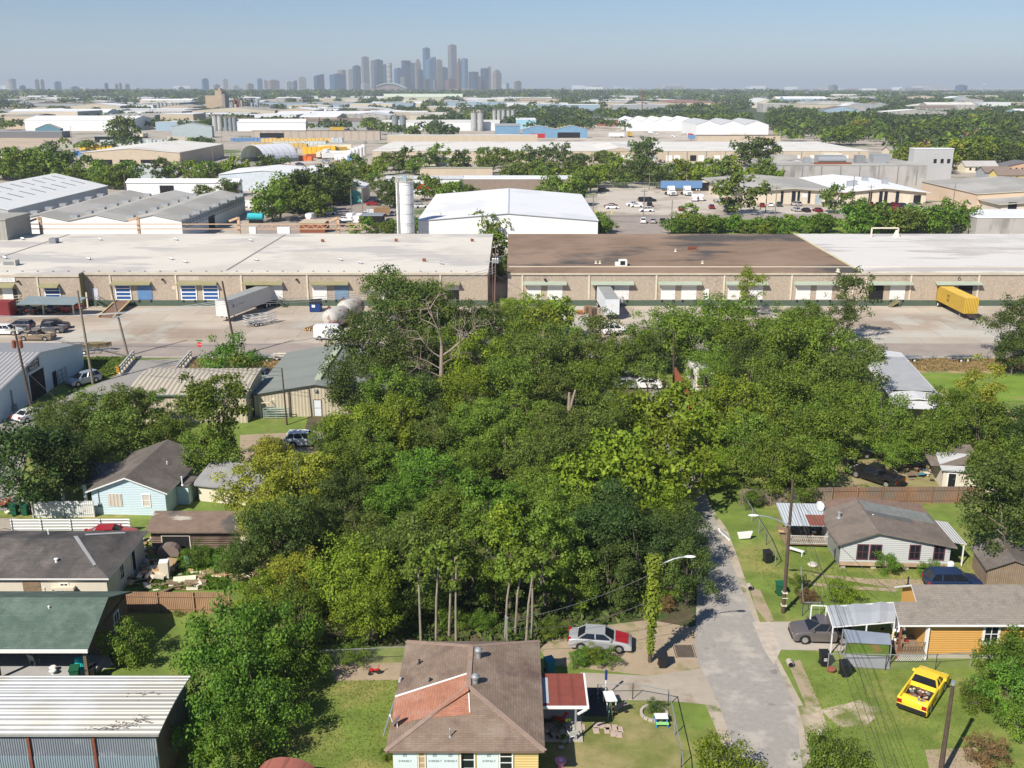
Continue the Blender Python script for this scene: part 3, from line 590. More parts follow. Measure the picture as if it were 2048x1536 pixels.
# ---- tan metal building with curved ribbed roof
tanw = corr('tan_ribbed', (.50, .44, .33), 0, .42, .02, .82); tanr = corr('tan_roof_ribbed', (.46, .41, .32), 0, .62, .05, .62)
h = thing('metal_building', 'tan metal building with curved ribbed roof and green eave trim', 'building', (-47.5, 118.0, 0))
V = []; nn = 8
for i in range(nn): t = i / (nn - 1); V += [(-.2, -.2 + 8.4 * t, 3.75 + 1.25 * math.sin(R(8 + 92 * t)) - .2), (14.8, -.2 + 8.4 * t, 3.75 + 1.25 * math.sin(R(8 + 92 * t)) - .2)]
MB().slab(V, [(2 * i, 2 * i + 1, 2 * i + 3, 2 * i + 2) for i in range(nn - 1)], .12, 0, 1).build('roof', [tanr, mat('green_gutter', (.10, .16, .12))], h)
mb = MB(); pr_ = [(0, 0)] + [(0, 3.5)] + [(V[2 * i][1], V[2 * i][2] - .14) for i in range(1, nn)] + [(8.1, 0)]
n = len(pr_); mb.add([(0, p[0], p[1]) for p in pr_] + [(14.6, p[0], p[1]) for p in pr_], [tuple(range(n)), tuple(range(n, 2 * n))[::-1]] + [(i, n + i, n + (i + 1) % n, (i + 1) % n) for i in range(n)])
mb.build('wall', tanw, h); MB().box(-.2, 14.8, -.34, -.21, 3.55, 3.72).build('gutter', MATS['green_gutter'], h)
opening(h, 'window', 14.61, 2.2, 1.4, 1.1, 1.0, 'E', frame=offw)
# ---- grey-roofed tan metal building
h = thing('metal_building', 'tan ribbed metal building with flat grey-green gable roof', 'building', (-32.6, 120.5, 0))
rg = mat('grey_green_roof', (.215, .235, .215), .8, .06, .2, stripe=(0, 6.0, .0, .93))
gable(h, 17.0, 20.5, 2.95, 4.3, rg, tanw, .3, 'y', .46, fascia=mat('dark_trim', (.05, .055, .05)))
V = [(7.82 - .5, 2.0, 4.34), (7.82 + .5, 2.0, 4.34), (7.82 + .5, 18.5, 4.34), (7.82 - .5, 18.5, 4.34)]
MB().box(7.45, 8.2, 2.0, 18.5, 4.2, 4.52).build('ridge_vent', mat('pale_green_metal', (.40, .45, .33)), h)
opening(h, 'door', 8.0, 0, 0, 1.05, 2.3, frame=wood, pane=mat('white_door', (.66, .70, .74)), mull=(0, 1)); MB().box(4.4, 4.62, -.12, -.003, 0, 3.3).build('pilaster', mat('brown_metal', (.12, .09, .07)), h)
MB().box(7.7, 8.1, -.25, -.003, 3.3, 3.6).build('wall_lamp', grey, h); MB().box(2.3, 2.7, -.02, -.003, 2.2, 2.5).build('sign', offw, h)
mb = MB().cyl((.95, -.7, 0), (.95, -.7, 2.0), .06).cyl((.95, -.7, 2.0), (2.2, -.7, 2.1), .06).cyl((2.2, -.7, 2.1), (2.2, -.05, 2.1), .06); mb.build('pipework', offw, h)
# ---- white metal trailer workshop
wm = mat('white_metal_wall', (.52, .64, .70), .5, .05, .4, stripe=(0, .9, .01, .93)); gr = corr('grey_metal_roof', (.36, .36, .36), 0, .6, .06, .7)
h = thing('workshop', 'white metal workshop with ribbed roof and black trailer sign', 'building', (-110, 117.0, 0))
gable(h, 46.3, 26.6, 3.75, 5.9, gr, wm, .3, 'x', .5, fascia=mat('pale_trim', (.56, .62, .62)))
MB().box(20, 35.5, 13.0, 13.6, 5.86, 6.25).build('ridge_vent', offw, h)
MB().box(46.31, 46.34, 9.4, 13.8, .0, 3.7).build('workshop_door', dark, h); MB().box(46.31, 46.34, 16.2, 17.4, 0, 2.2).build('door', dark, h)
mb = MB().box(46.35, 46.42, 9.2, 9.4, 0, 3.8).box(46.35, 46.42, 13.8, 14.0, 0, 3.8).box(46.35, 46.42, 9.2, 14.0, 3.7, 3.85); mb.build('door_frame', white, h)
s = MB().box(46.32, 46.40, 9.3, 12.9, 4.0, 5.35).build('sign', mat('sign_black', (.02, .022, .028), .5, .05), h)
mb = MB(); ring_ = ((9.35, 12.85, 4.03, 5.32),)
for y0, y1, z0, z1 in ring_: mb.box(46.401, 46.41, y0, y1, z1 - .05, z1).box(46.401, 46.41, y0, y1, z0, z0 + .05).box(46.401, 46.41, y0, y0 + .05, z0, z1).box(46.401, 46.41, y1 - .05, y1, z0, z1)
mb.build('border', white, s); text(s, 'MCCLAIN', .62, (46.405, 11.1, 4.98), E_ROT, white, sx=.98); text(s, 'TRAILERS', .62, (46.405, 11.1, 4.38), E_ROT, white, sx=.92)
mb = MB().bar((46.4, 4.5, .6), (46.4, 4.5, 3.2), .12).box(46.32, 46.6, 4.2, 5.1, .4, 1.2).build('conduit', grey, h)
mb = MB().box(46.32, 46.36, 17.6, 20.2, 0, .05)
for y in (17.6, 18.9, 20.2): mb.box(46.4, 46.46, y, y + .06, 0, 1.9)
for z in (.6, 1.2, 1.9): mb.box(46.4, 46.46, 17.6, 20.2, z, z + .05)
mb.build('window_grille', grey, h)
# ---- long trailer home in the trees on the right
h = thing('mobile_home', 'long white mobile home reaching out of trees beside the green field', 'building', (47.8, 119.5, 0), R(-8))
gable(h, 6.0, 24, 2.6, 2.95, mat('white_roof_sheet', (.60, .61, .61), .5, .05), mat('purple_grey_siding', (.30, .27, .28), .8, .05, 1, stripe=(1, .2, .02, .8)), .25, 'y', .5)
MB().box(.3, 5.7, 3, 20, 2.98, 3.02).build('roof_panel', mat('grey_roof_panel', (.36, .37, .38)), h)
MB().slab([(-.5, -2.6, 2.35), (6.6, -2.6, 2.35), (6.6, -.3, 2.6), (-.5, -.3, 2.6)], [(0, 1, 2, 3)], .08).build('awning', MATS['white_roof_sheet'], h)
# ---------------------------------------------------------------- the two long brick-red-grey warehouses across the yard
agg = mat('aggregate_panel', (.37, .31, .24), .95, .12, 6, detail=2, patch=((.29, .225, .18), .3, .60, .09, (1, 1, .25)), patch2=((.46, .38, .31), 2.2, .55, .1), bump=.01, bscale=12)
roof_w = mat('white_membrane', (.64, .605, .53), .8, .05, .1, stripe=(1, 3.2, 0, .955), patch=((.47, .45, .42), .10, .545, .03, (.35, 1, 1)), patch2=((.55, .515, .45), .05, .56, .05))
roof_w2 = mat('bright_membrane', (.63, .615, .58), .8, .04, .1, stripe=(1, 3.2, 0, .95), patch=((.46, .43, .40), .12, .56, .025, (.2, 1, 1)), patch2=((.54, .52, .48), .06, .55, .05))
roof_b = mat('brown_gravel_roof', (.23, .158, .105), .95, .16, .25, stripe=(1, 1.6, 0, .9), patch=((.085, .075, .068), .07, .56, .03, (.4, 1, 1)), patch2=((.29, .205, .145), .06, .54, .08), bump=.02, bscale=10)
greenb = mat('green_base', (.075, .105, .075), .8, .1); olive = mat('olive_awning', (.26, .24, .13), .7, .1); pil = mat('cream_pilaster', (.60, .54, .42)); wd = mat('white_door_panel', (.74, .73, .70), .6, .04)
bdoor = mat('blue_door', (.10, .22, .42), .5, .1); sageA = mat('sage_awning', (.33, .38, .30), .7, .1)
WY = 187.6
def fx(u): return XatY(u, WY, 3)
def facade(root, ox, doors, awn, pils, u0, u1, aw=olive, zt=6.4):
    """doors: (u0, u1, kind); positions local to root (root sits at x=ox, y=WY)"""
    for a, b, k in doors:
        x0, x1 = fx(a) - ox, fx(b) - ox; mb = MB()
        if k in ('blue', 'white', 'steel'):
            mb.box(x0, x1, -.08, -.003, 1.25, 4.05); m = {'blue': bdoor, 'white': wd, 'steel': mat('steel_blue_door', (.16, .25, .36))}[k]
            d = mb.build('dock_door', m, root); d['label'] = {'blue': 'plain blue roller dock door', 'white': 'white dock door', 'steel': 'grey-blue dock door'}[k]
            q = MB()
            for i in range(1, 5): q.box(x0 + .05, x1 - .05, -.095, -.081, 1.25 + i * .56 - .02, 1.25 + i * .56 + .02)
            q.box(x1 - .35, x1 - .2, -.13, -.096, 2.2, 2.4); q.build('door_seam', grey if k != 'white' else mat('seam_grey', (.45, .45, .44)), d)
        elif k == 'bars':
            mb.box(x0, x1, -.08, -.003, 1.25, 4.05); d = mb.build('dock_door', mat('deep_blue_door', (.02, .09, .27), .4, .1), root); d['label'] = 'deep blue dock door with white bars'
            q = MB(); ring(q, x0 - .15, x1 + .15, 1.15, 4.1, .2, -.14, -.09)
            for i in range(1, 4): q.box(x0, x1, -.13, -.085, 1.25 + i * .72 - .1, 1.25 + i * .72 + .1)
            q.build('door_bars', white, d)
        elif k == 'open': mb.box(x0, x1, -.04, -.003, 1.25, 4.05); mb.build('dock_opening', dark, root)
        elif k == 'half':
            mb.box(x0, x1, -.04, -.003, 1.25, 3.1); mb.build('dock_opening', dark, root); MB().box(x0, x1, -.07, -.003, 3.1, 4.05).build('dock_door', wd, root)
        b_ = MB().box(x0 + .1, x0 + .45, -.3, -.2, .8, 1.2).box(x1 - .45, x1 - .1, -.3, -.2, .8, 1.2).build('dock_bumper', black, root)
    for a, b in awn:
        x0, x1 = fx(a) - ox, fx(b) - ox
        MB().slab([(x0, -1.1, 4.32), (x1, -1.1, 4.32), (x1, -.01, 4.75), (x0, -.01, 4.75)], [(0, 1, 2, 3)], .12).build('awning', aw, root)
    for u in pils:
        x = XatY(u, WY, 6.3) - ox; mb = MB().box(x - .16, x + .16, -.16, -.003, 1.2, zt - .42); mb.build('pilaster', pil, root)
    x0, x1 = XatY(u0, WY, 6) - ox, XatY(u1, WY, 6) - ox
    MB().box(x0, x1, -.22, -.004, .0, 1.12).build('base_band', greenb, root); MB().box(x0, x1, -.2, -.003, zt - .4, zt - .02).build('gutter', mat('gutter_tan', (.50, .44, .34)), root)
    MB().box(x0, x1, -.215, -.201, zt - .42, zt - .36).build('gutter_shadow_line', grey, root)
AX = XatY(975, WY, 6.4)
h = thing('warehouse', 'long pebble-walled warehouse with pale grey-white roof and blue dock doors', 'warehouse', (AX, WY, 0))
LX = -190 - AX; sx = XatY(167, WY, 6) - AX
MB().box(sx, 0, 0, 51, 0, 6.38).box(LX, sx - .01, -2.0, 51, 0, 6.38).build('wall', agg, h)
MB().box(sx, .15, -.12, 51.2, 6.4, 6.62).box(LX, sx, -2.12, 51.2, 6.4, 6.62).build('roof', roof_w, h)
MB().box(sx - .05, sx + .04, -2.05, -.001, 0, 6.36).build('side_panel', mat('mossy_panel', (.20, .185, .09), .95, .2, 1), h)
facade(h, AX, [(232, 261, 'bars'), (275, 304, 'blue'), (363, 392, 'bars'), (407, 436, 'bars'), (492, 521, 'open'), (536, 565.5, 'white'), (625, 654, 'white'), (669, 697, 'steel'), (757, 786, 'white'), (893, 918, 'half')],
       [(225, 304), (356, 436), (487, 567), (620, 698), (752, 830), (885, 920)], [219, 350.5, 481.5, 613.5, 747.5, 880.5], 168, 975)
# projecting western end
xw = lambda u: XatY(u, WY - 2, 3) - AX
MB().box(LX, sx, -2.22, -2.003, 0, 1.12).build('base_band', greenb, h); MB().box(LX, sx, -2.2, -2.003, 5.98, 6.38).build('gutter', MATS['gutter_tan'], h)
for u in (-60, 78): MB().box(xw(u) - .16, xw(u) + .16, -2.16, -2.003, 1.2, 5.97).build('pilaster', pil, h)
for a, b in ((83, 121), (-40, 33)): MB().slab([(xw(a), -3.3, 4.2), (xw(b), -3.3, 4.2), (xw(b), -2.01, 4.75), (xw(a), -2.01, 4.75)], [(0, 1, 2, 3)], .12).build('awning', olive, h)
d = MB().box(xw(91), xw(120), -2.08, -2.003, 1.25, 4.05).build('dock_door', MATS['deep_blue_door'], h); q = MB(); ring(q, xw(91) - .15, xw(120) + .15, 1.15, 4.1, .2, -2.14, -2.09)
for i in range(1, 4): q.box(xw(91), xw(120), -2.13, -2.085, 1.25 + i * .72 - .1, 1.25 + i * .72 + .1)
q.build('door_bars', white, d)
d = MB().box(xw(5), xw(26), -2.07, -2.003, 1.2, 3.9).build('door', wd, h); MB().box(xw(26) + .02, xw(34), -2.07, -2.003, 1.2, 3.7).build('glass_door', glass, h)
s = MB().box(xw(-40), xw(34), -2.12, -2.003, 5.02, 6.0 - .06).build('sign', mat('sign_board', (.70, .69, .66)), h)
text(s, 'S FOODS', .78, ((xw(-4) + xw(28)) / 2 - .2, -2.125, 5.45), S_ROT, mat('sign_grey', (.42, .43, .46)), sx=1.1)
mb = MB().box(fx(184) - AX, fx(196) - AX, -.06, -.003, 1.2, 3.4).build('door', mat('lilac_door', (.52, .52, .58)), h)
for u, v in ((362, 556), ): MB().box(fx(361) - AX, fx(400) - AX, -.02, -.003, 4.95, 5.75).build('painted_patch', mat('pale_patch', (.47, .41, .34)), h)
for u in (50, 328, 595): x = fx(u) - AX; MB().box(x - .15, x + .15, -2.6 if u == 50 else -.6, -2.0 if u == 50 else -.01, 5.0, 5.3).build('wall_lamp', black, h)
for u in (348, 378, 437): x = fx(u) - AX; MB().box(x - .3, x + .3, -.03, -.003, 3.2, 3.9).build('wall_notice', mat('cream_notice', (.62, .52, .38)), h)
# roof seams, vents and units
for (ua, va, ub, vb) in ((0, 515, 138, 469), (453, 541, 570, 470)):
    a = P(ua, va, 6.62); b = P(ub, vb, 6.62); MB().bar(a - h.location, b - h.location, .35, .12).build('roof_seam', mat('seam_dark', (.24, .23, .21)), h)
for (u, v) in ((45, 480), (200, 481), (352, 481), (501, 483), (645, 484), (792, 483), (944, 483), (177, 520), (342, 520), (512, 522), (680, 522), (848, 523), (370, 526), (720, 528), (882, 529), (10, 518)):
    p = P(u, v, 6.62) - h.location; rv = MB().box(p.x - .25, p.x + .25, p.y - .25, p.y + .25, 6.6, 6.85); rv.cyl((p.x - .3, p.y, 7.1), (p.x + .4, p.y, 6.95), .22, .28, 8); rv.build('roof_vent', rust if u in (792, 944, 848, 645) else galv, h)
for (u, v, sx_, m) in ((18, 532, 2.6, offw), (105, 487, 1.5, grey)):
    p = P(u, v, 6.62) - h.location; a = MB().box(p.x - sx_ / 2, p.x + sx_ / 2, p.y, p.y + 1.8, 6.62, 7.7).build('air_conditioner', m if m is grey else mat('unit_tan', (.46, .45, .40)), h); MB().box(p.x - sx_ * .4, p.x + sx_ * .4, p.y - .02, p.y, 6.8, 7.5).build('grille', grey, a)
mb = MB()
for i in range(44): x = -4 - i * 2.9; mb.box(x - .12, x + .12, -.1, .2, 6.62, 6.8)
mb.build('roof_clip', grey, h)['kind'] = 'stuff'
BX = XatY(1015, WY, 6.4)
h = thing('warehouse', 'long pebble-walled warehouse with half brown half white roof', 'warehouse', (BX, WY, 0)); bd = 66 - BX
MB().box(0, 170, 0, 51, 0, 6.38).build('wall', agg, h)
MB().prism([(-.1, -.12), (bd, -.12), (bd + 1.2, 51), (-.1, 51)], 6.4, 6.62).build('brown_roof', roof_b, h)
MB().prism([(bd + .01, -.12), (170, -.12), (170, 51), (bd + 1.21, 51)], 6.4, 6.64).build('white_roof', roof_w2, h)
MB().bar((bd, -.1, 6.7), (bd + 1.2, 51, 6.7), .4, .16).build('roof_seam', mat('yellowed_trim', (.6, .55, .36)), h); MB().bar((.2, 5.2, 6.68), (170, 4.6, 6.68), .14, .12).build('roof_pipe', offw, h)
facade(h, BX, [(1054, 1082, 'white'), (1095, 1125, 'white'), (1191, 1220, 'open'), (1228.5, 1258, 'white'), (1322, 1350.5, 'white'), (1363, 1393, 'white'), (1456, 1485, 'white'), (1497, 1526, 'white'), (1592, 1621, 'white'), (1633, 1664, 'white'), (1738, 1767, 'open'), (1780, 1810, 'white'), (1874, 1903, 'open'), (1916, 1945, 'open')],
       [(1047, 1133), (1181, 1267), (1315, 1402), (1450, 1534), (1586, 1670), (1733, 1822), (1868, 1960)], [1045, 1178.5, 1313.5, 1449.5, 1584.5, 1709, 1733.5, 1823.5, 1959.5], 1015, 2400, sageA)
text(h, '6', 1.3, (fx(1916) - BX, -.012, 5.3), S_ROT, mat('faded_black', (.07, .06, .055)), 'number', sx=1.25)
MB().box(fx(1407) - BX, fx(1418) - BX, -.07, -.003, 1.2, 3.3).build('door', wd, h)
p = P(1244, 532, 6.62) - h.location; a = MB().box(p.x - .55, p.x + 1.0, p.y, p.y + 1.6, 6.62, 7.75).box(p.x - 1.3, p.x - .56, p.y, p.y + 1, 6.62, 7.3).build('air_conditioner', white, h); MB().box(p.x - .35, p.x + .6, p.y - .02, p.y, 6.8, 7.6).build('grille', black, a)
p = P(1385, 500, 6.62) - h.location; MB().box(p.x - .9, p.x + .9, p.y, p.y + 1.6, 6.62, 6.8).bar((p.x - 1, p.y, 7.2), (p.x + 1, p.y + .4, 7.2), .5, .3).build('roof_fan', rust, h)
for u, v in ((1192, 527), (1200, 527), (1351, 503), (1405, 527), (1675, 543), (1677, 544)): p = P(u, v, 6.62) - h.location; pipe(h, p.x, p.y, 6.6, .5, .18, offw)
mb = MB(); a = P(1742, 474, 6.6) - h.location; b = P(1795, 474, 6.6) - h.location
mb.bar(a, a + Vector((0, 0, 2.1)), .3).bar(b, b + Vector((0, 0, 2.1)), .3).bar(a + Vector((0, 0, 2.1)), b + Vector((0, 0, 2.1)), .3).lathe(b + Vector((-.3, 0, 0)), [(.9, 0), (.8, .3), (.35, 1.3), (.3, 1.6)], 10); mb.build('duct_frame', offw, h)
for u in (1090, ): x = fx(u) - BX; MB().box(x - .2, x + .2, -.5, -.01, 5.0, 5.3).build('wall_lamp', black, h)
# yard fittings by the docks
def stairs(name, lab, x, y, n, w, dirx, m, h_=1.2, rail=True):
    t = thing(name, lab, 'stairs', (x, y, 0)); st = MB()
    for i in range(n): st.box(min(0, dirx) * .3 + dirx * i * .3, max(0, dirx) * .3 + dirx * i * .3, 0, w, h_ * (1 - (i + 1) / n), h_ * (1 - i / n))
    st.build('steps', m, t); st = MB()
    for yy in (0, w): st.bar((0, yy, h_ + .9), (dirx * n * .3, yy, .95), .05); st.bar((0, yy, 0), (0, yy, h_ + .9), .05); st.bar((dirx * n * .3, yy, 0), (dirx * n * .3, yy, .95), .05)
    st.build('handrail', m, t); return t
stairs('stairs', 'green steel steps beside the ramp below the lilac door', fx(196), WY - 1.6, 6, 1.2, 1, greenb)
stairs('stairs', 'green steel steps at the white door right of the parked trailer', fx(556), WY - 1.6, 6, 1.2, 1, greenb)
stairs('stairs', 'pale steel steps at the white door left of the yellow container', fx(1795), WY - 1.6, 6, 1.2, -1, olive)
stairs('stairs', 'grey steps right of the white trailer against the wall', fx(1245), WY - 1.6, 6, 1.2, -1, galv)
rp = thing('loading_ramp', 'brown timber loading ramp with yellow edges up to the blue door', 'ramp', (0, 0, 0))
a = P(233, 601, 1.2); b = P(262, 601, 1.2); c = P(227, 636, .05); d = P(196, 635, .05); a.z = b.z = 1.2; c.z = d.z = .08
MB().slab([tuple(d), tuple(c), tuple(b), tuple(a)], [(0, 1, 2, 3)], .12).build('deck', mat('ramp_timber', (.20, .12, .085), .9, .2, 1, stripe=(1, .5, .01, .7)), rp)
MB().bar(d + Vector((0, 0, .12)), a + Vector((0, 0, .12)), .22).bar(c + Vector((0, 0, .12)), b + Vector((0, 0, .12)), .22).build('edge_rail', mat('ramp_yellow', (.55, .42, .2)), rp)
# carport with blue-grey roof
cp = thing('carport', 'blue-grey sloped carport roof on pale posts with parked cars beneath', 'carport', (0, 0, 0))
q = [P(33, 608, 2.6), P(149, 608.5, 2.6), P(175, 594, 3.2), P(57, 592, 3.2)]
for i, z in enumerate((2.6, 2.6, 3.2, 3.2)): q[i].z = z
MB().slab([tuple(p) for p in q], [(0, 1, 2, 3)], .12).build('roof', mat('blue_grey_sheet', (.20, .25, .27), .6, .08, .4), cp)
for u, v, z in ((29, 628, 2.6), (88, 629, 2.6), (148, 630, 2.6), (176, 616, 3)): p = P(u, v); MB().box(p.x - .12, p.x + .12, p.y - .12, p.y + .12, 0, z).build('post', offw, cp)
mb = MB()
for z in (1.5, 2.0, 2.5): mb.bar(P(-20, 620) + Vector((0, 0, z)), P(30, 618) + Vector((0, 0, z)), .09); mb.bar(P(30, 618) + Vector((0, 0, z)), P(195, 602) + Vector((0, 0, z)), .09)
mb.build('guard_rail', offw, cp)
rc = thing('storage_container', 'faded red metal container at the left edge beside the carport', 'container', (P(-30, 636).x, P(-30, 636).y, 0))
MB().box(0, 4.7, 0, 2.6, .1, 2.9).build('body', corr('red_ribbed', (.30, .035, .04), 0, .3, .05, .7), rc); MB().box(.2, 4.5, -.03, -.002, .2, 2.8).build('door', mat('dark_red', (.2, .03, .035)), rc)
# ---------------------------------------------------------------- vehicles
def paint(n, c, metal=.0): return mat('paint_' + n, c, .28, .03, 1, metal=metal, spec=.6)
PC = {'white': (.78, .78, .77), 'black': (.012, .012, .014), 'silver': (.50, .51, .52), 'grey': (.13, .13, .145), 'red': (.36, .015, .02), 'dark_red': (.16, .012, .02), 'navy': (.015, .03, .08),
      'tan': (.30, .235, .165), 'yellow': (.84, .60, .04), 'steel': (.33, .38, .44), 'bronze': (.17, .15, .15), 'brown': (.12, .07, .05), 'green': (.03, .07, .05), 'blue': (.04, .10, .25)}
# length, half width, outline (rear to front along the top), cabin (x rear/front at belt, at roof), belt z, roof z, wheel x, wheel radius
VK = {
 'sedan': dict(hw=.9, top=[(-2.3, .38), (-2.36, .62), (-2.3, .93), (-1.8, 1.0), (-1.2, 1.0), (.95, .97), (1.5, .9), (2.1, .76), (2.34, .6), (2.36, .3)], cab=(-1.75, 1.05, -1.05, .3), belt=.97, roof=1.43, wx=(-1.38, 1.42), wr=.33),
 'suv': dict(hw=.93, top=[(-2.25, .4), (-2.32, .7), (-2.28, 1.1), (-1.9, 1.12), (.95, 1.08), (1.5, 1.02), (2.1, .9), (2.3, .7), (2.33, .35)], cab=(-2.27, 1.15, -1.85, .35), belt=1.09, roof=1.68, wx=(-1.35, 1.42), wr=.37),
 'pickup': dict(hw=.97, top=[(-2.85, .5), (-2.88, .72), (-.62, .72), (-.6, 1.12), (1.05, 1.12), (1.6, 1.08), (2.4, 1.0), (2.7, .85), (2.75, .45)], cab=(-.62, 1.35, -.5, .6), belt=1.12, roof=1.78, wx=(-1.85, 1.75), wr=.4, bed=(-2.88, -.62, .72, 1.16)),
 'short_pickup': dict(hw=.95, top=[(-2.5, .5), (-2.53, .68), (-.1, .68), (-.08, 1.05), (1.05, 1.08), (1.6, 1.02), (2.3, .92), (2.5, .78), (2.55, .42)], cab=(-.1, 1.35, .02, .62), belt=1.07, roof=1.62, wx=(-1.6, 1.55), wr=.39, bed=(-2.53, -.1, .68, 1.1)),
 'van': dict(hw=1.0, top=[(-2.7, .4), (-2.75, .7), (-2.72, 2.35), (-2.5, 2.5), (.9, 2.5), (1.25, 2.35), (1.95, 1.35), (2.6, 1.1), (2.75, .8), (2.76, .35)], cab=None, belt=1.3, roof=2.5, wx=(-1.75, 1.85), wr=.36),
}
VPROTO = {}
def vehicle(kind, colr, lab, loc, rz, group=None, cat=None, small=False, roofm=None, hoodm=None, sc=1.0):
    k = (kind, colr, small, hoodm)
    cat = cat or {'short_pickup': 'pickup'}.get(kind, 'car' if kind in ('sedan', 'suv') else kind)
    loc = (loc[0], loc[1], loc[2] if len(loc) > 2 and loc[2] else .03)
    if k in VPROTO:
        t = dup(VPROTO[k], loc, rz, lab); t['category'] = cat; t.scale = (sc,) * 3
        if group: t['group'] = group
        elif 'group' in t: del t['group']
        return t
    s = VK[kind]; pm = paint(colr, PC[colr], .35 if colr in ('silver', 'grey', 'steel', 'bronze', 'tan') else 0)
    t = thing({'short_pickup': 'pickup', 'sedan': 'car', 'suv': 'car'}.get(kind, kind), lab, cat, loc, rz, group); t.scale = (sc,) * 3; VPROTO[k] = t; hw = s['hw']; wr = s['wr']
    out = list(s['top']); xs = out[-1][0]; z0 = .26
    def arch(cx): return [(cx + (wr + .06) * math.cos(a), wr + (wr + .06) * math.sin(a)) for a in [math.pi * j / 6 for j in range(7)]]
    out += [(xs - .1, z0)]
    for cx in s['wx'][::-1]: out += [(cx + wr + .07, z0)] + arch(cx) + [(cx - wr - .07, z0)]
    out += [(out[0][0] + .08, z0)]
    cx0 = sum(p[0] for p in out) / len(out); n = len(out)
    lay = [(-hw, .985, -.02), (-hw + .07, 1, 0), (hw - .07, 1, 0), (hw, .985, -.02)]; V = []
    for y, q, dz in lay: V += [(p[0] * q, y, p[1] + (dz if p[1] > .6 else 0)) for p in out]
    Fs = [(j * n + i, (j + 1) * n + i, (j + 1) * n + (i + 1) % n, j * n + (i + 1) % n) for j in range(3) for i in range(n)] + [tuple(range(n)), tuple(range(3 * n, 4 * n))[::-1]]
    mb = MB(); mb.add(V, Fs)
    if s.get('bed'):
        x0, x1, zb, zt = s['bed']; mb.box(x0 + .03, x1, -hw + .01, -hw + .14, zb - .01, zt).box(x0 + .03, x1, hw - .14, hw - .01, zb - .01, zt); mb.box(x0, x0 + .1, -hw + .015, hw - .015, zb - .02, zt + .0)
    b = mb.build('body', pm, t)
    if not small: bv = b.modifiers.new('bevel', 'BEVEL'); bv.width = .045; bv.segments = 2; bv.angle_limit = R(25); b.data.polygons.foreach_set('use_smooth', [True] * len(b.data.polygons))
    if s.get('bed'): x0, x1, zb, zt = s['bed']; MB().box(x0 + .12, x1 - .02, -hw + .16, hw - .16, zb + .003, zb + .03).build('bed_liner', black, t)
    bl, rf = s['belt'], s['roof']
    if s['cab']:
        a0, a1, c0, c1 = s['cab']; w0, w1 = hw - .09, hw - .27
        V = [(a0, -w0, bl - .03), (a1, -w0, bl - .03), (a1, w0, bl - .03), (a0, w0, bl - .03), (c0, -w1, rf - .05), (c1, -w1, rf - .05), (c1, w1, rf - .05), (c0, w1, rf - .05)]
        MB().add(V, [(3, 2, 1, 0), (4, 5, 6, 7), (0, 1, 5, 4), (1, 2, 6, 5), (2, 3, 7, 6), (3, 0, 4, 7)]).build('windows', glass, t)
        mb = MB(); mb.prism([(c0 - .06, -w1 - .03), (c1 + .06, -w1 - .03), (c1 + .06, w1 + .03), (c0 - .06, w1 + .03)], rf - .06, rf)
        for i, j in ((0, 4), (1, 5), (2, 6), (3, 7)): mb.bar(V[i], V[j], .09, .07)
        for yy, y2 in ((-w0, -w1), (w0, w1)):
            for fr in ((.5,) if kind != 'suv' else (.38, .72)): mb.bar((a0 + (a1 - a0) * (1 - fr), yy * 1.005, bl - .03), (c0 + (c1 - c0) * (1 - fr), y2 * 1.005, rf - .05), .08, .05)
        mb.build('roof', pm, t)
    else:
        mb = MB(); mb.add([(1.32, -hw * .88, 2.27), (1.32, hw * .88, 2.27), (1.98, hw * .88, 1.4), (1.98, -hw * .88, 1.4)], [(0, 1, 2, 3)][::-1]); mb.box(.55, 1.45, -hw - .01, hw + .01, 1.35, 1.95); mb.build('windows', glass, t)
        MB().box(-2.78, 2.77, -hw - .012, hw + .012, .3, .5).build('bumper', grey, t)
    if s.get('bed'): MB().box(s['bed'][0] - .1, s['bed'][0] + .02, -hw + .05, hw - .05, .42, .62).build('bumper', black, t)
    if kind in ('sedan', 'suv') and not small:
        MB().box(xs - .06, xs + .03, -hw * .8, hw * .8, .32, .46).box(-s['top'][0][0] * -1 - .04, s['top'][0][0] + .05, -hw * .8, hw * .8, .36, .5).build('bumper', black, t)
    if hoodm:
        MB().slab([(1.12, -.78, .985), (2.08, -.74, .80), (2.08, .74, .80), (1.12, .78, .985)], [(0, 1, 2, 3)], .02).build('hood', paint('red', PC['red']), t)['label'] = 'red replacement bonnet'
    for cx in s['wx']:
        for sy in (-1, 1):
            y = sy * (hw - .13); w = MB().cyl((0, -.12, 0), (0, .12, 0), wr, n=14).build('wheel', tyre, t); w.location = (cx, y, wr)
            if not small: q = MB().cyl((0, sy * .10, 0), (0, sy * .135, 0), wr * .66, wr * .6, 10).build('rim', rimm, w)
    fz = s['top'][-2][1]
    fxx = xs - (.02 if kind != 'sedan' else .06)
    for sy in (-1, 1):
        MB().box(fxx - .22, fxx - .03, sy * hw * .62 - .17, sy * hw * .62 + .17, fz - .12, fz + .03).build('headlight', mat('lamp_clear', (.75, .76, .75), .15), t)
        rx_ = s['top'][1][0]; MB().box(rx_ - .03, rx_ + .2, sy * hw * .8 - .14, sy * hw * .8 + .155, .72 if kind != 'van' else 1.0, .98 if kind != 'van' else 1.5).build('tail_light', mat('lamp_red', (.35, .01, .01), .2), t)
    if not small:
        for sy in (-1, 1): MB().box((s['cab'] or (0, 1.4))[1] - .35, (s['cab'] or (0, 1.4))[1] - .2, sy * (hw + .02) - .1, sy * (hw + .02) + .1, bl + .02, bl + .18).build('mirror', pm, t)
    return t
def at2(u1, v1, u2, v2): a = P(u1, v1); b = P(u2, v2); return (a + b) / 2, math.atan2(b.y - a.y, b.x - a.x)
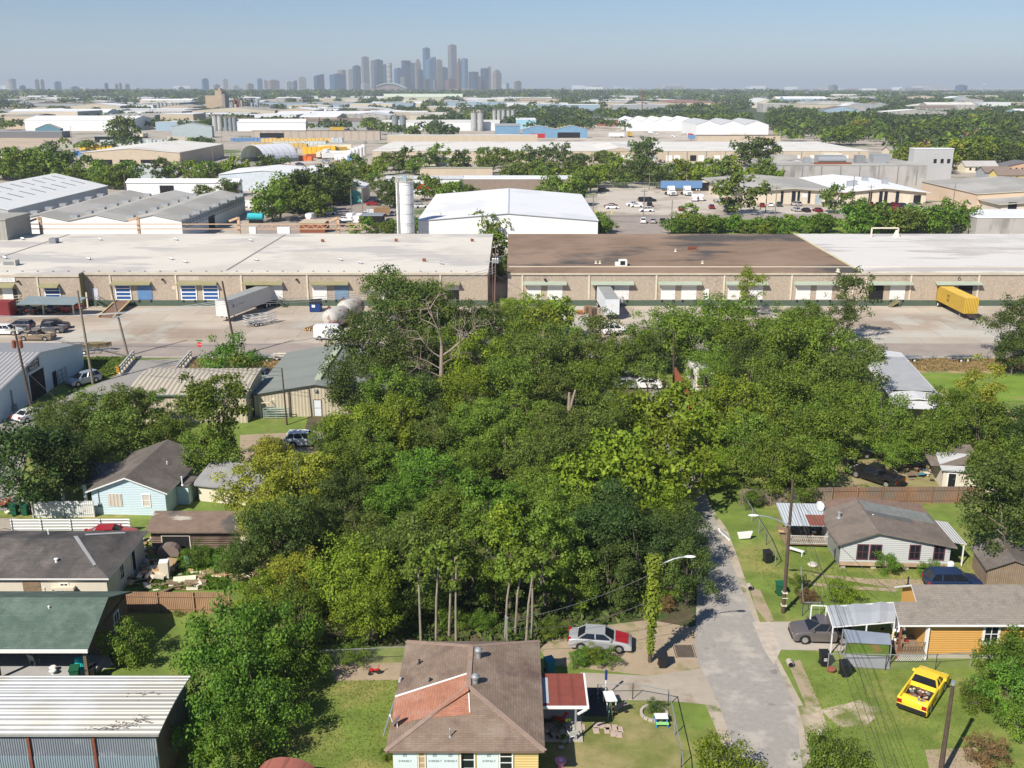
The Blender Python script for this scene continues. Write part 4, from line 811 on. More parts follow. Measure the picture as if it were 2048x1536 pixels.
def car(kind, colr, lab, u, v, deg, **k): p = P(u, v); return vehicle(kind, colr, lab, (p.x, p.y, k.pop('z', .03)), R(deg), **k)
car('sedan', 'silver', 'silver sedan with a bright red bonnet parked under the trees', 1200, 1293, -7, hoodm=True)
v_ = car('suv', 'bronze', 'bronze-grey crossover under the edge of the white carport canopy', 1642, 1278, 177)
v_ = car('short_pickup', 'yellow', 'bright yellow pickup truck parked on the lawn', 1845, 1396, 52, sc=1.05)
mb = MB()
for i in range(26): q = Vector((-1.3 + rnd.uniform(-.5, .9), rnd.uniform(-.6, .6), .8 + rnd.uniform(0, .08))); mb.obox(q, (rnd.uniform(.05, .3), rnd.uniform(.05, .2), .08), Matrix.Rotation(rnd.uniform(0, 3), 3, 'Z'), rnd.randrange(3))
mb.build('tools', [offw, grey, rust], v_)
car('pickup', 'black', 'black pickup with snow-white load parked in the trampled yard', 1750, 962, 128)
car('pickup', 'tan', 'tan pickup with open tailgate, lowest of the yard cars at far left', 74, 680, 178)
car('pickup', 'grey', 'dark grey pickup behind the tan pickup in the yard', 100, 665, 178, z=.06)
car('suv', 'black', 'black estate nearest the small post behind the dark grey pickup', 112, 658, 20, z=.06)
car('suv', 'white', 'white hatchback in the yard at the left edge', 16, 669, -3, z=.06)
car('suv', 'grey', 'dark grey estate just behind the white hatchback', 42, 659, 172, z=.06)
car('sedan', 'green', 'olive car beneath the carport, leftmost', 50, 625, 75, z=.05); car('sedan', 'black', 'black car beneath the carport between olive and grey ones', 78, 626, 75, z=.05)
car('sedan', 'grey', 'grey car beneath the carport, left of the red one', 112, 623, 75, z=.05); car('sedan', 'red', 'red car beneath the right end of the carport', 145, 622, 70, z=.05)
v_ = car('van', 'white', 'white postal van with blue eagle patch by the oak tree', 663, 679, -3, z=.055)
s = MB().box(-.1, .5, -1.02, -1.003, 1.35, 1.85).build('emblem', mat('postal_blue', (.04, .1, .3), .5, .05), v_); MB().add([(0, -1.03, 1.45), (.42, -1.03, 1.6), (.4, -1.03, 1.75), (.05, -1.03, 1.65)], [(0, 1, 2, 3)]).build('emblem_mark', white, s)
car('pickup', 'steel', 'pale blue-grey crew cab pickup between the two metal buildings', 524, 762, -12, z=.06)
car('suv', 'steel', 'pale blue four-wheel-drive with a roof rack beside the white workshop', 168, 768, -125, z=.06)
car('sedan', 'white', 'white car at the foot of the transformer pole beside the workshop', 66, 838, 60)
car('suv', 'white', 'white car half hidden by leaves below the metal building', 612, 890, 5)
car('sedan', 'steel', 'pale blue car at the end of the blue house side yard', 472, 985, 60); car('suv', 'white', 'white car in the shade under the tall trees near dirt clearing', 1230, 668, 10, z=.06)
car('sedan', 'silver', 'silver car parked at the far edge of the clearing', 1256, 776, 5); car('sedan', 'white', 'white car beside the silver one at the clearing', 1290, 776, 175)
car('suv', 'navy', 'dark blue car with roof bars behind the orange house', 1905, 1178, 0); car('sedan', 'black', 'black car half hidden under the leaning trees in the yard', 1702, 915, 10)
car('sedan', 'red', 'red car roof showing above the charcoal roof ridge', 222, 1082, 8)
# cars by the office warehouses
row = [('suv', 'white', 'white', 712 + 0, 405), ]
lot_g = 'cars parked in front of the office warehouses'
a_ = [(1524, 412, 'dark_red', 'sedan', 80), (1541, 411, 'white', 'sedan', 80), (1558, 411, 'green', 'suv', 80), (1592, 410, 'silver', 'suv', 110), (1592, 421, 'silver', 'sedan', 100), (1611, 422, 'black', 'sedan', 100), (1635, 422, 'dark_red', 'sedan', 100),
      (1688, 411, 'white', 'sedan', 80), (1706, 412, 'black', 'pickup', 100), (1722, 412, 'dark_red', 'sedan', 100), (1740, 412, 'red', 'pickup', 100), (1757, 412, 'black', 'suv', 100), (1773, 412, 'black', 'sedan', 100), (1787, 412, 'dark_red', 'suv', 100), (1803, 412, 'navy', 'sedan', 100), (1822, 412, 'silver', 'sedan', 100),
      (1714, 422, 'black', 'suv', 100), (1732, 422, 'black', 'sedan', 100), (1750, 422, 'navy', 'sedan', 100), (1768, 422, 'black', 'suv', 100), (1786, 422, 'red', 'suv', 100), (1804, 422, 'red', 'sedan', 100)]
hum = ['first', 'second', 'third', 'fourth', 'fifth', 'sixth', 'seventh', 'eighth', 'ninth', 'tenth', 'eleventh', 'twelfth', 'thirteenth', 'fourteenth', 'fifteenth', 'sixteenth']
for i, (u, v, c, k, d) in enumerate(a_):
    rowi = [q for q in a_ if abs(q[1] - v) < 6]; j = rowi.index(a_[i])
    car(k, c, '%s %s %s from the left in the %s row before the office warehouses' % (c.replace('_', ' '), k, hum[j], 'back' if v < 416 else 'front'), u, v + 2, d, small=True, group=lot_g, z=.07)
for u, c, k in ((1287, 'white', 'suv'), (1306, 'silver', 'sedan'), (1325, 'black', 'sedan'), (1345, 'white', 'pickup'), (1371, 'white', 'suv'), (1399, 'black', 'sedan')):
    car(k, c, '%s %s in the kerbside row beside the white shed' % ('grey' if c == 'silver' else c, k) if u not in (1287, 1371, 1325, 1399) else {1287: 'white car at the left end of the kerbside row', 1371: 'white car half behind bushes in kerbside row', 1325: 'small black car third in the kerbside row', 1399: 'black car at the right end of the kerbside row'}[u], u, 446, 80, small=True, group='cars parked along the kerb by the white shed', z=.07)
for u, v, c, k, d, lb in ((516, 428, 'silver', 'suv', 10, 'silver estate car beside the round green tree in the side lot'), (527, 427, 'grey', 'sedan', 10, 'grey car tucked behind the silver estate car in side lot'), (540, 413, 'white', 'pickup', 20, 'white pickup in the side lot behind the silver estate'), (745, 411, 'red', 'sedan', 10, 'bright red car on the lane near the turquoise door'), (756, 408, 'black', 'sedan', 10, 'black car just behind the bright red car on the lane'),
                      (762, 393, 'white', 'suv', 80, 'white car beside the white-roofed shed with turquoise door'), (842, 416, 'white', 'suv', 20, 'white car in tree shade right of the tall silo'), (1207, 384, 'black', 'suv', 30, 'black car at the left end of the fenced truck lot'), (1443, 405, 'silver', 'pickup', 10, 'flatbed pickup left of the round lot tree'), (1462, 402, 'dark_red', 'pickup', 10, 'dark red pickup behind the round lot tree')):
    car(k, c, lb, u, v, d, small=True, z=.08)
# ---- trailers
def box_trailer(lab, x, y, rz, L, colm, side='white', logo=None, container=False, roofmat=None):
    t = thing('semi_trailer', lab, 'trailer', (x, y, 0), rz)
    b = MB().box(0, L, -1.25, 1.25, 1.15, 3.95).build('body', colm, t)
    MB().box(.02, L - .02, -1.22, 1.22, 3.955, 3.98).build('roof', roofmat or grey, t)
    MB().box(.4, L - .3, -.55, -.4, .85, 1.14).box(.4, L - .3, .4, .55, .85, 1.14).build('chassis', black, t)
    for xx in (L - 2.2, L - 1.1):
        for yy in (-1.0, 1.0): w = MB().cyl((0, -.22, 0), (0, .22, 0), .5, n=14).build('wheel', tyre, t); w.location = (xx, yy, .5); MB().cyl((0, math.copysign(.2, yy), 0), (0, math.copysign(.235, yy), 0), .28, n=8).build('rim', white, w)
    for yy in (-.8, .8): MB().box(2.4, 2.55, yy - .08, yy + .08, .05, 1.14).build('landing_leg', grey, t)
    return t, b
a = P(424, 645); b = P(500, 606); d_ = b - a; ang_ = math.atan2(WY - 1.5 - a.y, XatY(507, WY) - a.x)
t, b_ = box_trailer('long white box trailer backed up to the open dock', a.x + 2.0, a.y - .2, ang_, 15.2, mat('trailer_white', (.60, .60, .58), .5, .05, 1, stripe=(0, 1.2, .0, .93)), roofmat=mat('trailer_roof', (.30, .31, .30)))
text(b_, 'J.L.TRIGHT', .55, (4.2, -1.262, 2.75), S_ROT, grey, sx=1.1); MB().cyl((1.8, -1.255, 2.75), (1.8, -1.265, 2.75), .32, n=16).build('emblem', grey, b_)
t, b_ = box_trailer('white box trailer among the trees with its grey roof', P(1224, 642).x, P(1224, 642).y, math.atan2(WY - .6 - P(1224, 642).y, XatY(1206, WY) - P(1224, 642).x), 13.8, mat('trailer_blue_white', (.62, .66, .70), .5, .05), roofmat=MATS['trailer_roof'])
MB().cyl((-.005, 0, 2.9), (-.02, 0, 2.9), .3, n=14).build('emblem', offw, b_)
ye = mat('container_yellow', (.62, .40, .055), .5, .08, 1, stripe=(0, .28, .05, .8))
a = P(1946, 640); e = Vector((XatY(1890, WY) , WY - .8, 0))
t, b_ = box_trailer('yellow shipping container on a chassis backed to the dock', a.x - .6, a.y, math.atan2(e.y - a.y, e.x - a.x), 13.4, ye, roofmat=mat('container_top', (.66, .44, .08)))
text(b_, 'm', 1.15, (6.9, 1.262, 3.05), (R(90), 0, R(180)), black, sx=1.3, name='lettering'); text(b_, 'sc', 1.15, (6.9, 1.262, 2.25), (R(90), 0, R(180)), black, sx=1.1)
b2 = MB().bar((-.9, 0, .95), (1, 0, .95), 1.2, .2).bar((-.9, -.7, .8), (-.9, .7, .8), .25).build('coupling', mat('rusty_black', (.06, .04, .035)), t)
# ---- trucks in the fenced lot
def tractor(lab, u, v, deg):
    p = P(u, v); t = thing('semi_truck', lab, 'truck', (p.x, p.y, .06), R(deg)); wp = paint('white', PC['white'])
    MB().extr([(-.6, .8), (-.6, 3.6), (.9, 3.7), (1.3, 2.6), (1.5, 1.9), (3.0, 1.75), (3.2, 1.4), (3.25, .5), (-.6, .5)], -1.2, 1.2).build('body', wp, t)
    MB().add([(1.0, -1.05, 3.4), (1.0, 1.05, 3.4), (1.5, 1.05, 1.95), (1.5, -1.05, 1.95)], [(3, 2, 1, 0)]).box(.1, 1.0, -1.21, 1.21, 2.0, 2.7).build('windows', glass, t)
    MB().box(-3.6, -.6, -.5, .5, .7, .95).build('chassis', black, t); MB().box(3.2, 3.3, -.8, .8, .6, 1.6).build('grille', grey, t)
    for xx in (-3.1, -2.0, 2.3):
        for yy in (-1, 1): w = MB().cyl((0, -.2, 0), (0, .2, 0), .52, n=12).build('wheel', tyre, t); w.location = (xx, yy, .52)
    return t
blm = mat('trailer_blue', (.13, .25, .46), .5, .06, 1, stripe=(0, 1.0, .0, .9))
for u, lb in ((1341, 'left'), (1373, 'right')):
    tractor('white highway tractor at the %s of the two before the blue box trailer' % lb, u, 391, -80)
p = P(1322, 382); t, b_ = box_trailer('blue box trailer parked along the fence behind two white tractors', p.x, p.y + 1, R(0), 16.5, blm)
# ---- boat trailers and boat
def boat_trailer(lab, u, v, deg, boat=False, L=6.5, z=.05, grp=None, mm=None):
    p = P(u, v); t = thing('boat_trailer' if not boat else 'boat_trailer', lab, 'trailer', (p.x, p.y, z), R(deg)); mb = MB(); mm = mm or galv
    for sy in (-1, 1): mb.bar((-L * .45, sy * .8, .5), (L * .2, sy * .75, .5), .1); mb.bar((L * .2, sy * .75, .5), (L * .5, 0, .5), .1); mb.bar((-L * .4, sy * .5, .72), (L * .12, sy * .45, .72), .12, .08)
    for xx in (-L * .45, -L * .2, 0, L * .15): mb.bar((xx, -.8, .5), (xx, .8, .5), .09)
    mb.bar((L * .4, 0, .5), (L * .43, 0, 1.3), .08); mb.build('frame', mm, t)
    for xx in (-L * .22, -L * .08):
        for sy in (-1, 1): w = MB().cyl((0, -.09, 0), (0, .09, 0), .32, n=12).build('wheel', tyre, t); w.location = (xx, sy * .98, .32); MB().cyl((0, sy * .085, 0), (0, sy * .1, 0), .18, n=8).build('rim', white, w)
    for sy in (-1, 1): MB().box(-L * .3, 0, sy * .98 - .13, sy * .98 + .13, .66, .7).build('mudguard', mm, t)
    return t
def boat(lab, u, v, deg, m, L=6.0, z=.75, open_=True):
    p = P(u, v); t = thing('boat', lab, 'boat', (p.x, p.y, z), R(deg)); V = []; st = ((-.5, 1, 0), (-.3, 1.05, 0), (0, 1.05, .0), (.25, .85, .05), (.4, .5, .12), (.5, .06, .25))
    for f, w, lift in st: V += [(f * L, -w * .95, .75 + lift * .6), (f * L, -w * .75, .1 + lift), (f * L, 0, lift), (f * L, w * .75, .1 + lift), (f * L, w * .95, .75 + lift * .6)]
    Fs = [(i * 5 + j, i * 5 + j + 1, (i + 1) * 5 + j + 1, (i + 1) * 5 + j) for i in range(5) for j in range(4)] + [(0, 1, 2, 3, 4)]
    MB().add(V, [f[::-1] for f in Fs]).add([(a * .98, b * .93, c + .02) for a, b, c in V], Fs).build('hull', m, t)
    MB().box(-L * .45, L * .3, -.6, .6, .3, .38).build('deck', offw, t); MB().box(-L * .1, L * .0, -.5, .5, .38, .8).box(-L * .3, -L * .24, -.5, .5, .38, .75).build('seat', mat('seat_beige', (.45, .38, .28)), t)
    mb = MB().box(-L * .5 - .35, -L * .5 - .02, -.2, .2, -.1, .95).build('outboard_motor', black, t); return t
boat('brown camouflage boat on a trailer beside the yard street', 178, 703, 5, mat('camo_hull', (.16, .13, .075), .8, .4, 1.2), 7.2, .6); boat_trailer('long trailer under the brown boat', 181, 707, 5, True, 7.5)
boat('cream open boat lying on the grass beside the mobile home', 1850, 797, -38, mat('cream_hull', (.58, .52, .38)), 5.4, .1)
boat_trailer('silver boat trailer at the left end of the dry verge', 1828, 722, 10, L=7.5); boat_trailer('dark-bunked boat trailer at the right end of dry verge', 1935, 722, 6, L=7.5, mm=mat('dull_galv', (.16, .18, .19), .5))
boat_trailer('tandem boat trailer lying in brown grass beside the round green bush', 545, 721, 6, L=9); boat_trailer('small trailer with upright spare wheel in the brown grass', 575, 719, -5, L=6, mm=offw); boat_trailer('dark trailer at the kerb behind the grey-green roof', 625, 714, 5, L=8, mm=MATS['dull_galv'])
t = boat_trailer('stack of silver boat trailer frames standing in the yard', 522, 650, 40, L=6.5, mm=mat('bright_galv', (.62, .64, .65), .3, metal=.4)); mb = MB()
for z in (1.0, 1.45, 1.9):
    for sy in (-1, 1): mb.bar((-2.9, sy * .8, z), (1.3, sy * .75, z), .1); mb.bar((1.3, sy * .75, z), (3, 0, z), .1)
    for xx in (-2.9, -1.5, 0, 1.2): mb.bar((xx, -.8, z), (xx, .8, z), .1)
mb.build('stacked_frame', MATS['bright_galv'], t)
# ---- big rusty tanks, dumpster, timber
tk = mat('peeling_tank', (.46, .45, .41), .8, .15, .5, patch=((.24, .10, .085), .32, .56, .04), patch2=((.35, .2, .17), 1.2, .62, .05))
for u, v, r_, lb in ((700, 636, 2.2, 'rust-patched white tank on its side, farther from the van'), (672, 655, 2.2, 'rust-patched white tank on its side, nearer the white van')):
    p = P(u, v); t = thing('storage_tank', lb, 'tank', (p.x, p.y, 0), R(-28)); MB().lathe((0, 0, 1.85), [(.3, -2.5), (1.0, -2.35), (1.45, -1.95), (1.65, -1.4), (1.65, 2.2), (1.4, 2.7), (.9, 3.0), (.2, 3.1)], 20, axis='Y').build('shell', tk, t, smooth=True)
    MB().box(-1.6, 1.6, -1.3, -.9, .04, 1.0).box(-1.6, 1.6, 1.2, 1.6, .04, 1.0).build('cradle', rust, t); MB().cyl((-1.0, 0, 3.1), (-1.4, -.2, 3.6), .3, n=10).build('manhole', mat('rust_brown', (.18, .07, .05)), t)
p = P(632, 623); t = thing('dumpster', 'navy blue dumpster with black lid against the warehouse', 'dumpster', (p.x, p.y, .05)); MB().prism([(-1, -.9), (1, -.9), (1, .9), (-1, .9)], .1, 1.7).build('body', mat('navy_steel', (.012, .04, .16), .5), t)
MB().slab([(-1.05, -.95, 1.75), (1.05, -.95, 1.75), (1.05, .95, 2.15), (-1.05, .95, 2.15)], [(0, 1, 2, 3)], .08).build('lid', black, t); MB().box(-.55, .05, -.93, -.905, .9, 1.4).build('notice', white, t); MB().box(-1.2, -1.0, -.6, .6, 1.1, 1.3).box(1.0, 1.2, -.6, .6, 1.1, 1.3).build('lift_pocket', MATS['navy_steel'], t)
p = P(636, 658); t = thing('timber_stack', 'stack of pale timber beams beside the rusty tanks', 'timber', (p.x, p.y, .05), R(60)); mb = MB()
for i in range(9): mb.box(-2.6 + rnd.random() * .6, 2.6, -1.1 + i * .25, -.92 + i * .25, 0 + (i % 2) * .2, .2 + (i % 2) * .2 + .2)
mb.build('beams', mat('new_timber', (.42, .28, .15), .9, .25, 1), t)
for i, (u, v, lb) in enumerate(((1160, 628, 'orange pallet stack left of the timber pile by the docks'), (1176, 626, 'brown pallet stack just left of the white trailer'), (1186, 636, 'tall brown crate pile touching the white trailer'))):
    p = P(u, v); t = thing('pallet_stack', lb, 'pallets', (p.x, p.y, .05), R(10 * i)); mb = MB()
    for z in range(3 + 3 * i):
        for k in range(5): mb.box(-.6, .6, -.6 + k * .27, -.48 + k * .27, z * .22 + .12, z * .22 + .17)
        for k in range(3): mb.box(-.6 + k * .55, -.5 + k * .55, -.6, .6, z * .22, z * .22 + .12)
    mb.build('pallets', mat('pallet_%d' % i, ((.45, .2, .09), (.27, .17, .10), (.2, .14, .1))[i]), t)
# ---------------------------------------------------------------- poles, wires, street furniture
def pole(lab, u, v, H, lean=(0, 0), m=None, arm=0, r=.16, xf=0, base=None, group=None, z0=0):
    p = base or P(u, v); t = thing('utility_pole', lab, 'utility pole', (p[0], p[1], z0), 0, group); top = Vector((lean[0], lean[1], H)); m = m or poleM
    MB().cyl((0, 0, 0), top, r, r * .65, 9).build('pole', m, t)
    if arm:
        for k in range(arm):
            z = H - .5 - k * 1.0; c = top * (z / H); MB().box(c.x - 1.2, c.x + 1.2, c.y - .17, c.y - .05, z - .06, z + .07).build('crossarm', mat('arm_grey', (.34, .33, .30)), t)
            for x in (-1.1, -.5, .5, 1.1): MB().cyl((c.x + x, c.y - .1, z + .07), (c.x + x, c.y - .1, z + .3), .05, .03, 6).build('insulator', mat('insulator_white', (.6, .62, .62), .3), t)
    if xf:
        for k in range(xf):
            z = H - 2.3; c = top * (z / H); x = (-.42, .42, 0)[k]; MB().lathe((c.x + x, c.y - .1, z - .5), [(.2, 0), (.24, .06), (.25, .85), (.18, .98)], 12).build('transformer', rust if u < 100 else galv, t)
    return t, Vector((p[0], p[1], z0)) + top
def wire(lab, a, b, sag=.6, r=.022, grp=None, m=None):
    a, b = Vector(a), Vector(b); mb = MB(); pr = a; n = 10
    for i in range(1, n + 1): t = i / n; q = a.lerp(b, t) - Vector((0, 0, 4 * sag * t * (1 - t))); mb.cyl(pr, q, r, r, 4, caps=False); pr = q
    o = mb.build('overhead_wire', m or chrome); tag(o, lab, 'overhead wire', grp); return o
def streetlight(root, top, dx, z, L=3.0, dy=0):
    mb = MB(); pr = Vector((0, 0, z - .5))
    for i in range(1, 6): t = i / 5; q = Vector((dx * L * t, dy * t, z - .5 + .9 * math.sin(t * math.pi / 2))); mb.cyl(pr, q, .05, .05, 6); pr = q
    a = mb.build('lamp_arm', galv, root); MB().lathe((0, 0, 0), [(.06, -.42), (.15, -.2), (.16, .15), (.08, .35)], 10, axis='X', sq=(1, .5)).build('lamp_head', white, root).location = (dx * (L + .3), dy, z + .42)
G = 'utility poles along the truck yard'
pt, top = pole('tall brown utility pole with street lamp beside the gravel road', 1566, 1226, 11.3, (-.05, .2)); streetlight(pt, top, -1, 8.0, 2.6)
MB().box(-.22, .22, -.28, -.2, 1.4, 1.44).box(-.2, .2, -.24, .2, 1.8, 1.86).box(-.2, .2, -.24, .2, .7, .76).build('band', offw, pt); dish(pt, -.3, .9, 7.5, .001) if 0 else None; T1 = top
pv_, T2 = pole('vine-wrapped street lamp pole at the dirt path', 1300, 1324, 8.6, (.05, 0)); streetlight(pv_, T2, 1, 8.0, 2.2)
pr_, T3 = pole('brown pole with metal cap at the bottom right lawn', 1879, 1560, 6.4, (.15, .3), r=.17); MB().cyl((.15, .3, 6.38), (.15, .3, 6.6), .14).build('cap', galv, pr_)
pl, T4 = pole('black-brown pole standing before the white box trailer', 473, 713, 11.8, (-1.3, .2), r=.2); p5_, T5 = pole('leaning grey pole with crossarm in front of the loading ramp', 256, 712, 11.2, (-1.6, .2), m=poleG, arm=0, r=.2)
MB().box(-1.6, .0, -.3, -.2, 6.2, 6.35).build('crossarm', galv, p5_); p6, T6 = pole('tall bare grey pole beside the blue-grey four-wheel-drive', 186, 768, 13.2, (-1.0, 1.0), m=poleG, r=.2)
p7, T7 = pole('dark pole with rusty transformer beside the workshop roof', 66, 830, 11.6, (-.9, .2), arm=1, xf=2, r=.18); p8, T8 = pole('thin dark pole on the grass at the metal building door', 574, 850, 7.3, (-.2, .1), r=.12)
p9, T9 = pole('utility pole with grey transformers in the gap between the warehouses', 989, 618, 11.5, (.3, 0), arm=0, xf=3, m=mat('red_brown_wood', (.19, .10, .07))); p10, T10 = pole('thin pale pole left of the transformer pole in the warehouse gap', 985, 606, 8.6, (0, 0), m=galv, arm=1, r=.12)
p11, T11 = pole('dark pole rising from the trees beside the red fence', 1347, 800, 9.5, (-.4, 0), m=poleM); p12, T12 = pole('thin brown pole behind the mobile camper', 1404, 850, 6, (0, 0))
wg = 'wires over the lawn at lower right'
for k, (ua, va) in enumerate(((1830, 1600), (1810, 1600), (1862, 1600), (1795, 1600))):
    q = P(ua, va, 5.5 - k * .5); wire('thin black wires running from the brown pole over the lawn', T1 - Vector((0, 0, .4 + .45 * k)), q + (q - T1) * .5, .8, .014, wg)
wire('cable from the tall pole to the orange house gable', T1 - Vector((0, 0, 1)), P(1792, 1190, 4.5), .5)
wire('cable from the vine-wrapped pole down to the brown house', T2 - Vector((0, 0, 1.4)), (-.4, 63.0, 3.9), .5)
wire('cable from the brown house service post to the lamp pole', (-.2, 62.5, 3.6), T2 - Vector((0, 0, 3.5)), .8)
MB_ = thing('service_post', 'grey metal service post behind the brown house roof', 'post', (-.35, 62.8, 0)); MB().cyl((0, 0, 0), (0, 0, 4.2), .06).cyl((0, 0, 4.2), (-.1, 0, 4.4), .12, .08).build('mast', galv, MB_)
wg2 = 'wires strung across the truck yard'
for k in range(3):
    wire('grey wires strung across the truck yard', T9 - Vector((0, 0, 3.6 + .45 * k)), T4 - Vector((0, 0, 3 + .3 * k)), 1.5, .035, wg2, galv); wire('grey wires strung across the truck yard', T4 - Vector((0, 0, 3 + .3 * k)), (-92, 150, 6.5 + .3 * k), 1.2, .03, wg2, galv)
for k in range(3): wire('wires from the transformer pole over the trees', T7 + Vector((-1 + k, 0, -.2)), T8 + Vector((0, 0, -.5 * k)), 1.3, .022, 'wires from the transformer pole')
wire('service wire along the front of the blue house', T7 - Vector((0, 0, 5)), (-33.4, 92, 3.2), 1.2, .025); wire('long wire hanging over the forest from the red fence pole', T11, T9 - Vector((0, 0, 5)), 2, .03)
# stop sign, bridge railings, hazard panels
p = P(402, 722); t = thing('stop_sign', 'red octagonal stop sign with street name plate at the bridge', 'sign', (p.x, p.y, .05)); MB().cyl((0, 0, 0), (0, 0, 3.0), .04).build('post', galv, t)
pts = [(.42 * math.cos(R(22.5 + 45 * i)), 2.55 + .42 * math.sin(R(22.5 + 45 * i))) for i in range(8)]; s = MB().extr(pts, -.06, -.045).build('sign_face', mat('sign_red', (.62, .03, .03), .5, .03), t); text(s, 'STOP', .3, (0, -.064, 2.55), S_ROT, white, ext=.002)
MB().box(-.5, .5, -.02, .02, 3.05, 3.25).build('name_plate', mat('sign_green', (.03, .2, .09)), t)
for (a, b, lb) in (((240, 749), (268, 716), 'left'), ((352, 752), (382, 716), 'right')):
    A, B = P(*a), P(*b); t = thing('bridge_railing', 'white steel bridge railing on the %s side of the culvert bridge' % lb, 'railing'); mb = MB()
    for i in range(7): q = A.lerp(B, i / 6); mb.box(q.x - .12, q.x + .12, q.y - .12, q.y + .12, 0, 1.15)
    mb.build('posts', offw, t); MB().bar(A + Vector((0, 0, 1.1)), B + Vector((0, 0, 1.1)), .2, .25).bar(A + Vector((0, 0, .6)), B + Vector((0, 0, .6)), .12, .3).build('rail', mat('rail_grey', (.50, .49, .46)), t)
    q = A - (B - A).normalized() * .8; hp = thing('hazard_marker', 'black and yellow striped marker at the %s bridge end' % lb, 'sign', (q.x, q.y, 0)); MB().cyl((0, .03, 0), (0, .03, 1.0), .03).build('post', galv, hp)
    pn = MB().box(-.3, .3, -.03, 0, .5, 1.5).build('panel', mat('hazard_yellow', (.75, .42, .03)), hp); mb = MB()
    for i in range(4): mb.add([(-.3, -.034, .55 + i * .25), (-.3, -.034, .67 + i * .25), (.3, -.034, .85 + i * .25 if i < 3 else 1.5), (.3, -.034, .73 + i * .25 if i < 3 else 1.42)], [(0, 3, 2, 1)])
    mb.build('stripes', black, pn)
# ---------------------------------------------------------------- fences
def board_fence(lab, pts, h_, m, postm=None, step=2.4, name='fence', rail=True):
    t = thing(name, lab, 'fence')
    for (A, B) in zip(pts, pts[1:]):
        A, B = Vector(A), Vector(B); d = (B - A).normalized(); mb = MB(); mb.bar(A + Vector((0, 0, h_ / 2)), B + Vector((0, 0, h_ / 2)), .03, h_); mb.build('boards', m, t)
        nrm = Vector((-d.y, d.x, 0)) * .07; mb = MB(); k = max(1, int((B - A).length / step))
        for i in range(k + 1): q = A.lerp(B, i / k) - nrm; mb.box(q.x - .05, q.x + .05, q.y - .05, q.y + .05, 0, h_ + .02)
        if rail: mb.bar(A - nrm * .8 + Vector((0, 0, h_ * .8)), B - nrm * .8 + Vector((0, 0, h_ * .8)), .04, .09).bar(A - nrm * .8 + Vector((0, 0, .35)), B - nrm * .8 + Vector((0, 0, .35)), .04, .09)
        mb.build('posts', postm or m, t)
    return t
fb = MATS['fence_board']; redw = mat('red_brown_board', (.27, .16, .10), .92, .25, .5, stripe=(0, .15, .012, .55), patch=((.20, .17, .14), .4, .55, .08)); 
board_fence('red-brown plank fence behind the weathered white house', [P(1662, 1008), P(1962, 1006)], 1.8, redw); board_fence('grey plank fence section at the road end', [P(1480, 1012), P(1662, 1008)], 1.8, mat('grey_brown_board', (.24, .19, .145), .92, .25, .5, stripe=(0, .15, .012, .6)))
board_fence('tan plank fence between the weedy yard and the lawn', [P(246, 1224), P(462, 1226)], 1.8, mat('tan_board', (.36, .22, .13), .92, .28, .5, stripe=(0, .15, .012, .5)))
board_fence('white plank fence left of the pale blue house', [P(68, 1036), P(190, 1034)], 1.7, mat('white_board', (.62, .62, .59), .9, .12, .6, stripe=(0, .2, .012, .7)))
t = board_fence('white corrugated metal wall behind the charcoal roof', [P(26, 1066), P(262, 1065)], 1.4, mat('white_wall_corrugated', (.74, .74, .74), .5, .03, 1, stripe=(1, .3, .03, .6)), rail=False)
board_fence('red wooden fence beside the parked camper', [P(1350, 762), P(1372, 800), P(1378, 822)], 2.0, mat('red_fence', (.34, .12, .055), .9, .15, 1, stripe=(0, .15, .01, .7))); board_fence('short red wooden fence below the camper', [P(1384, 818), P(1400, 858)], 2.0, MATS['red_fence'])
mesh_m = bpy.data.materials.new('chain_link'); mesh_m.use_nodes = True; n_ = mesh_m.node_tree.nodes; Lk = mesh_m.node_tree.links.new; b_ = n_['Principled BSDF']; b_.inputs['Base Color'].default_value = (.33, .34, .34, 1); b_.inputs['Alpha'].default_value = .09; b_.inputs['Roughness'].default_value = .5
def chain(lab, pts, h_=1.2, step=2.6, lean=0):
    t = thing('chain_link_fence', lab, 'fence')
    for A, B in zip(pts, pts[1:]):
        A, B = Vector(A), Vector(B); k = max(1, int((B - A).length / step)); mb = MB()
        for i in range(k + 1): q = A.lerp(B, i / k); mb.cyl(q, q + Vector((0, 0, h_ + .05)), .035, n=6)
        mb.build('posts', galv, t); MB().bar(A + Vector((0, 0, h_)), B + Vector((0, 0, h_)), .045).build('rail', galv, t)
        MB().add([tuple(A + Vector((0, 0, .03))), tuple(B + Vector((0, 0, .03))), tuple(B + Vector((0, 0, h_))), tuple(A + Vector((0, 0, h_)))], [(0, 1, 2, 3)]).build('mesh', mesh_m, t)
    return t
chain('chain-link fence around the patchy front lawn', [P(1195, 1400), P(1265, 1399), P(1336, 1412), P(1362, 1535), P(1370, 1640)]); chain('chain-link fence in front of the orange house', [P(1655, 1338), P(1770, 1340), P(1870, 1340), P(1940, 1335)], 1.25)
chain('chain-link fence along the yard of the weathered white house', [P(1482, 1006), P(1490, 1020), P(1532, 1090), P(1550, 1134)], 1.3); chain('chain-link fence between the driveway and track', [P(1600, 1160), P(1604, 1232), P(1638, 1232)], 1.2)
chain('chain-link fence at the forest edge left of the brown house', [P(642, 1338), P(728, 1334), P(812, 1330)], 1.5); chain('chain-link fence by the left driveway', [P(-20, 1066), P(28, 1078)], 1.2); 
chain('tall fence along the back of the truck lot', [P(1195, 381), P(1480, 381)], 3.2, 6); chain('low fence along the grass strip beside the street', [P(1440, 437), P(1640, 436)], 1.5, 6)
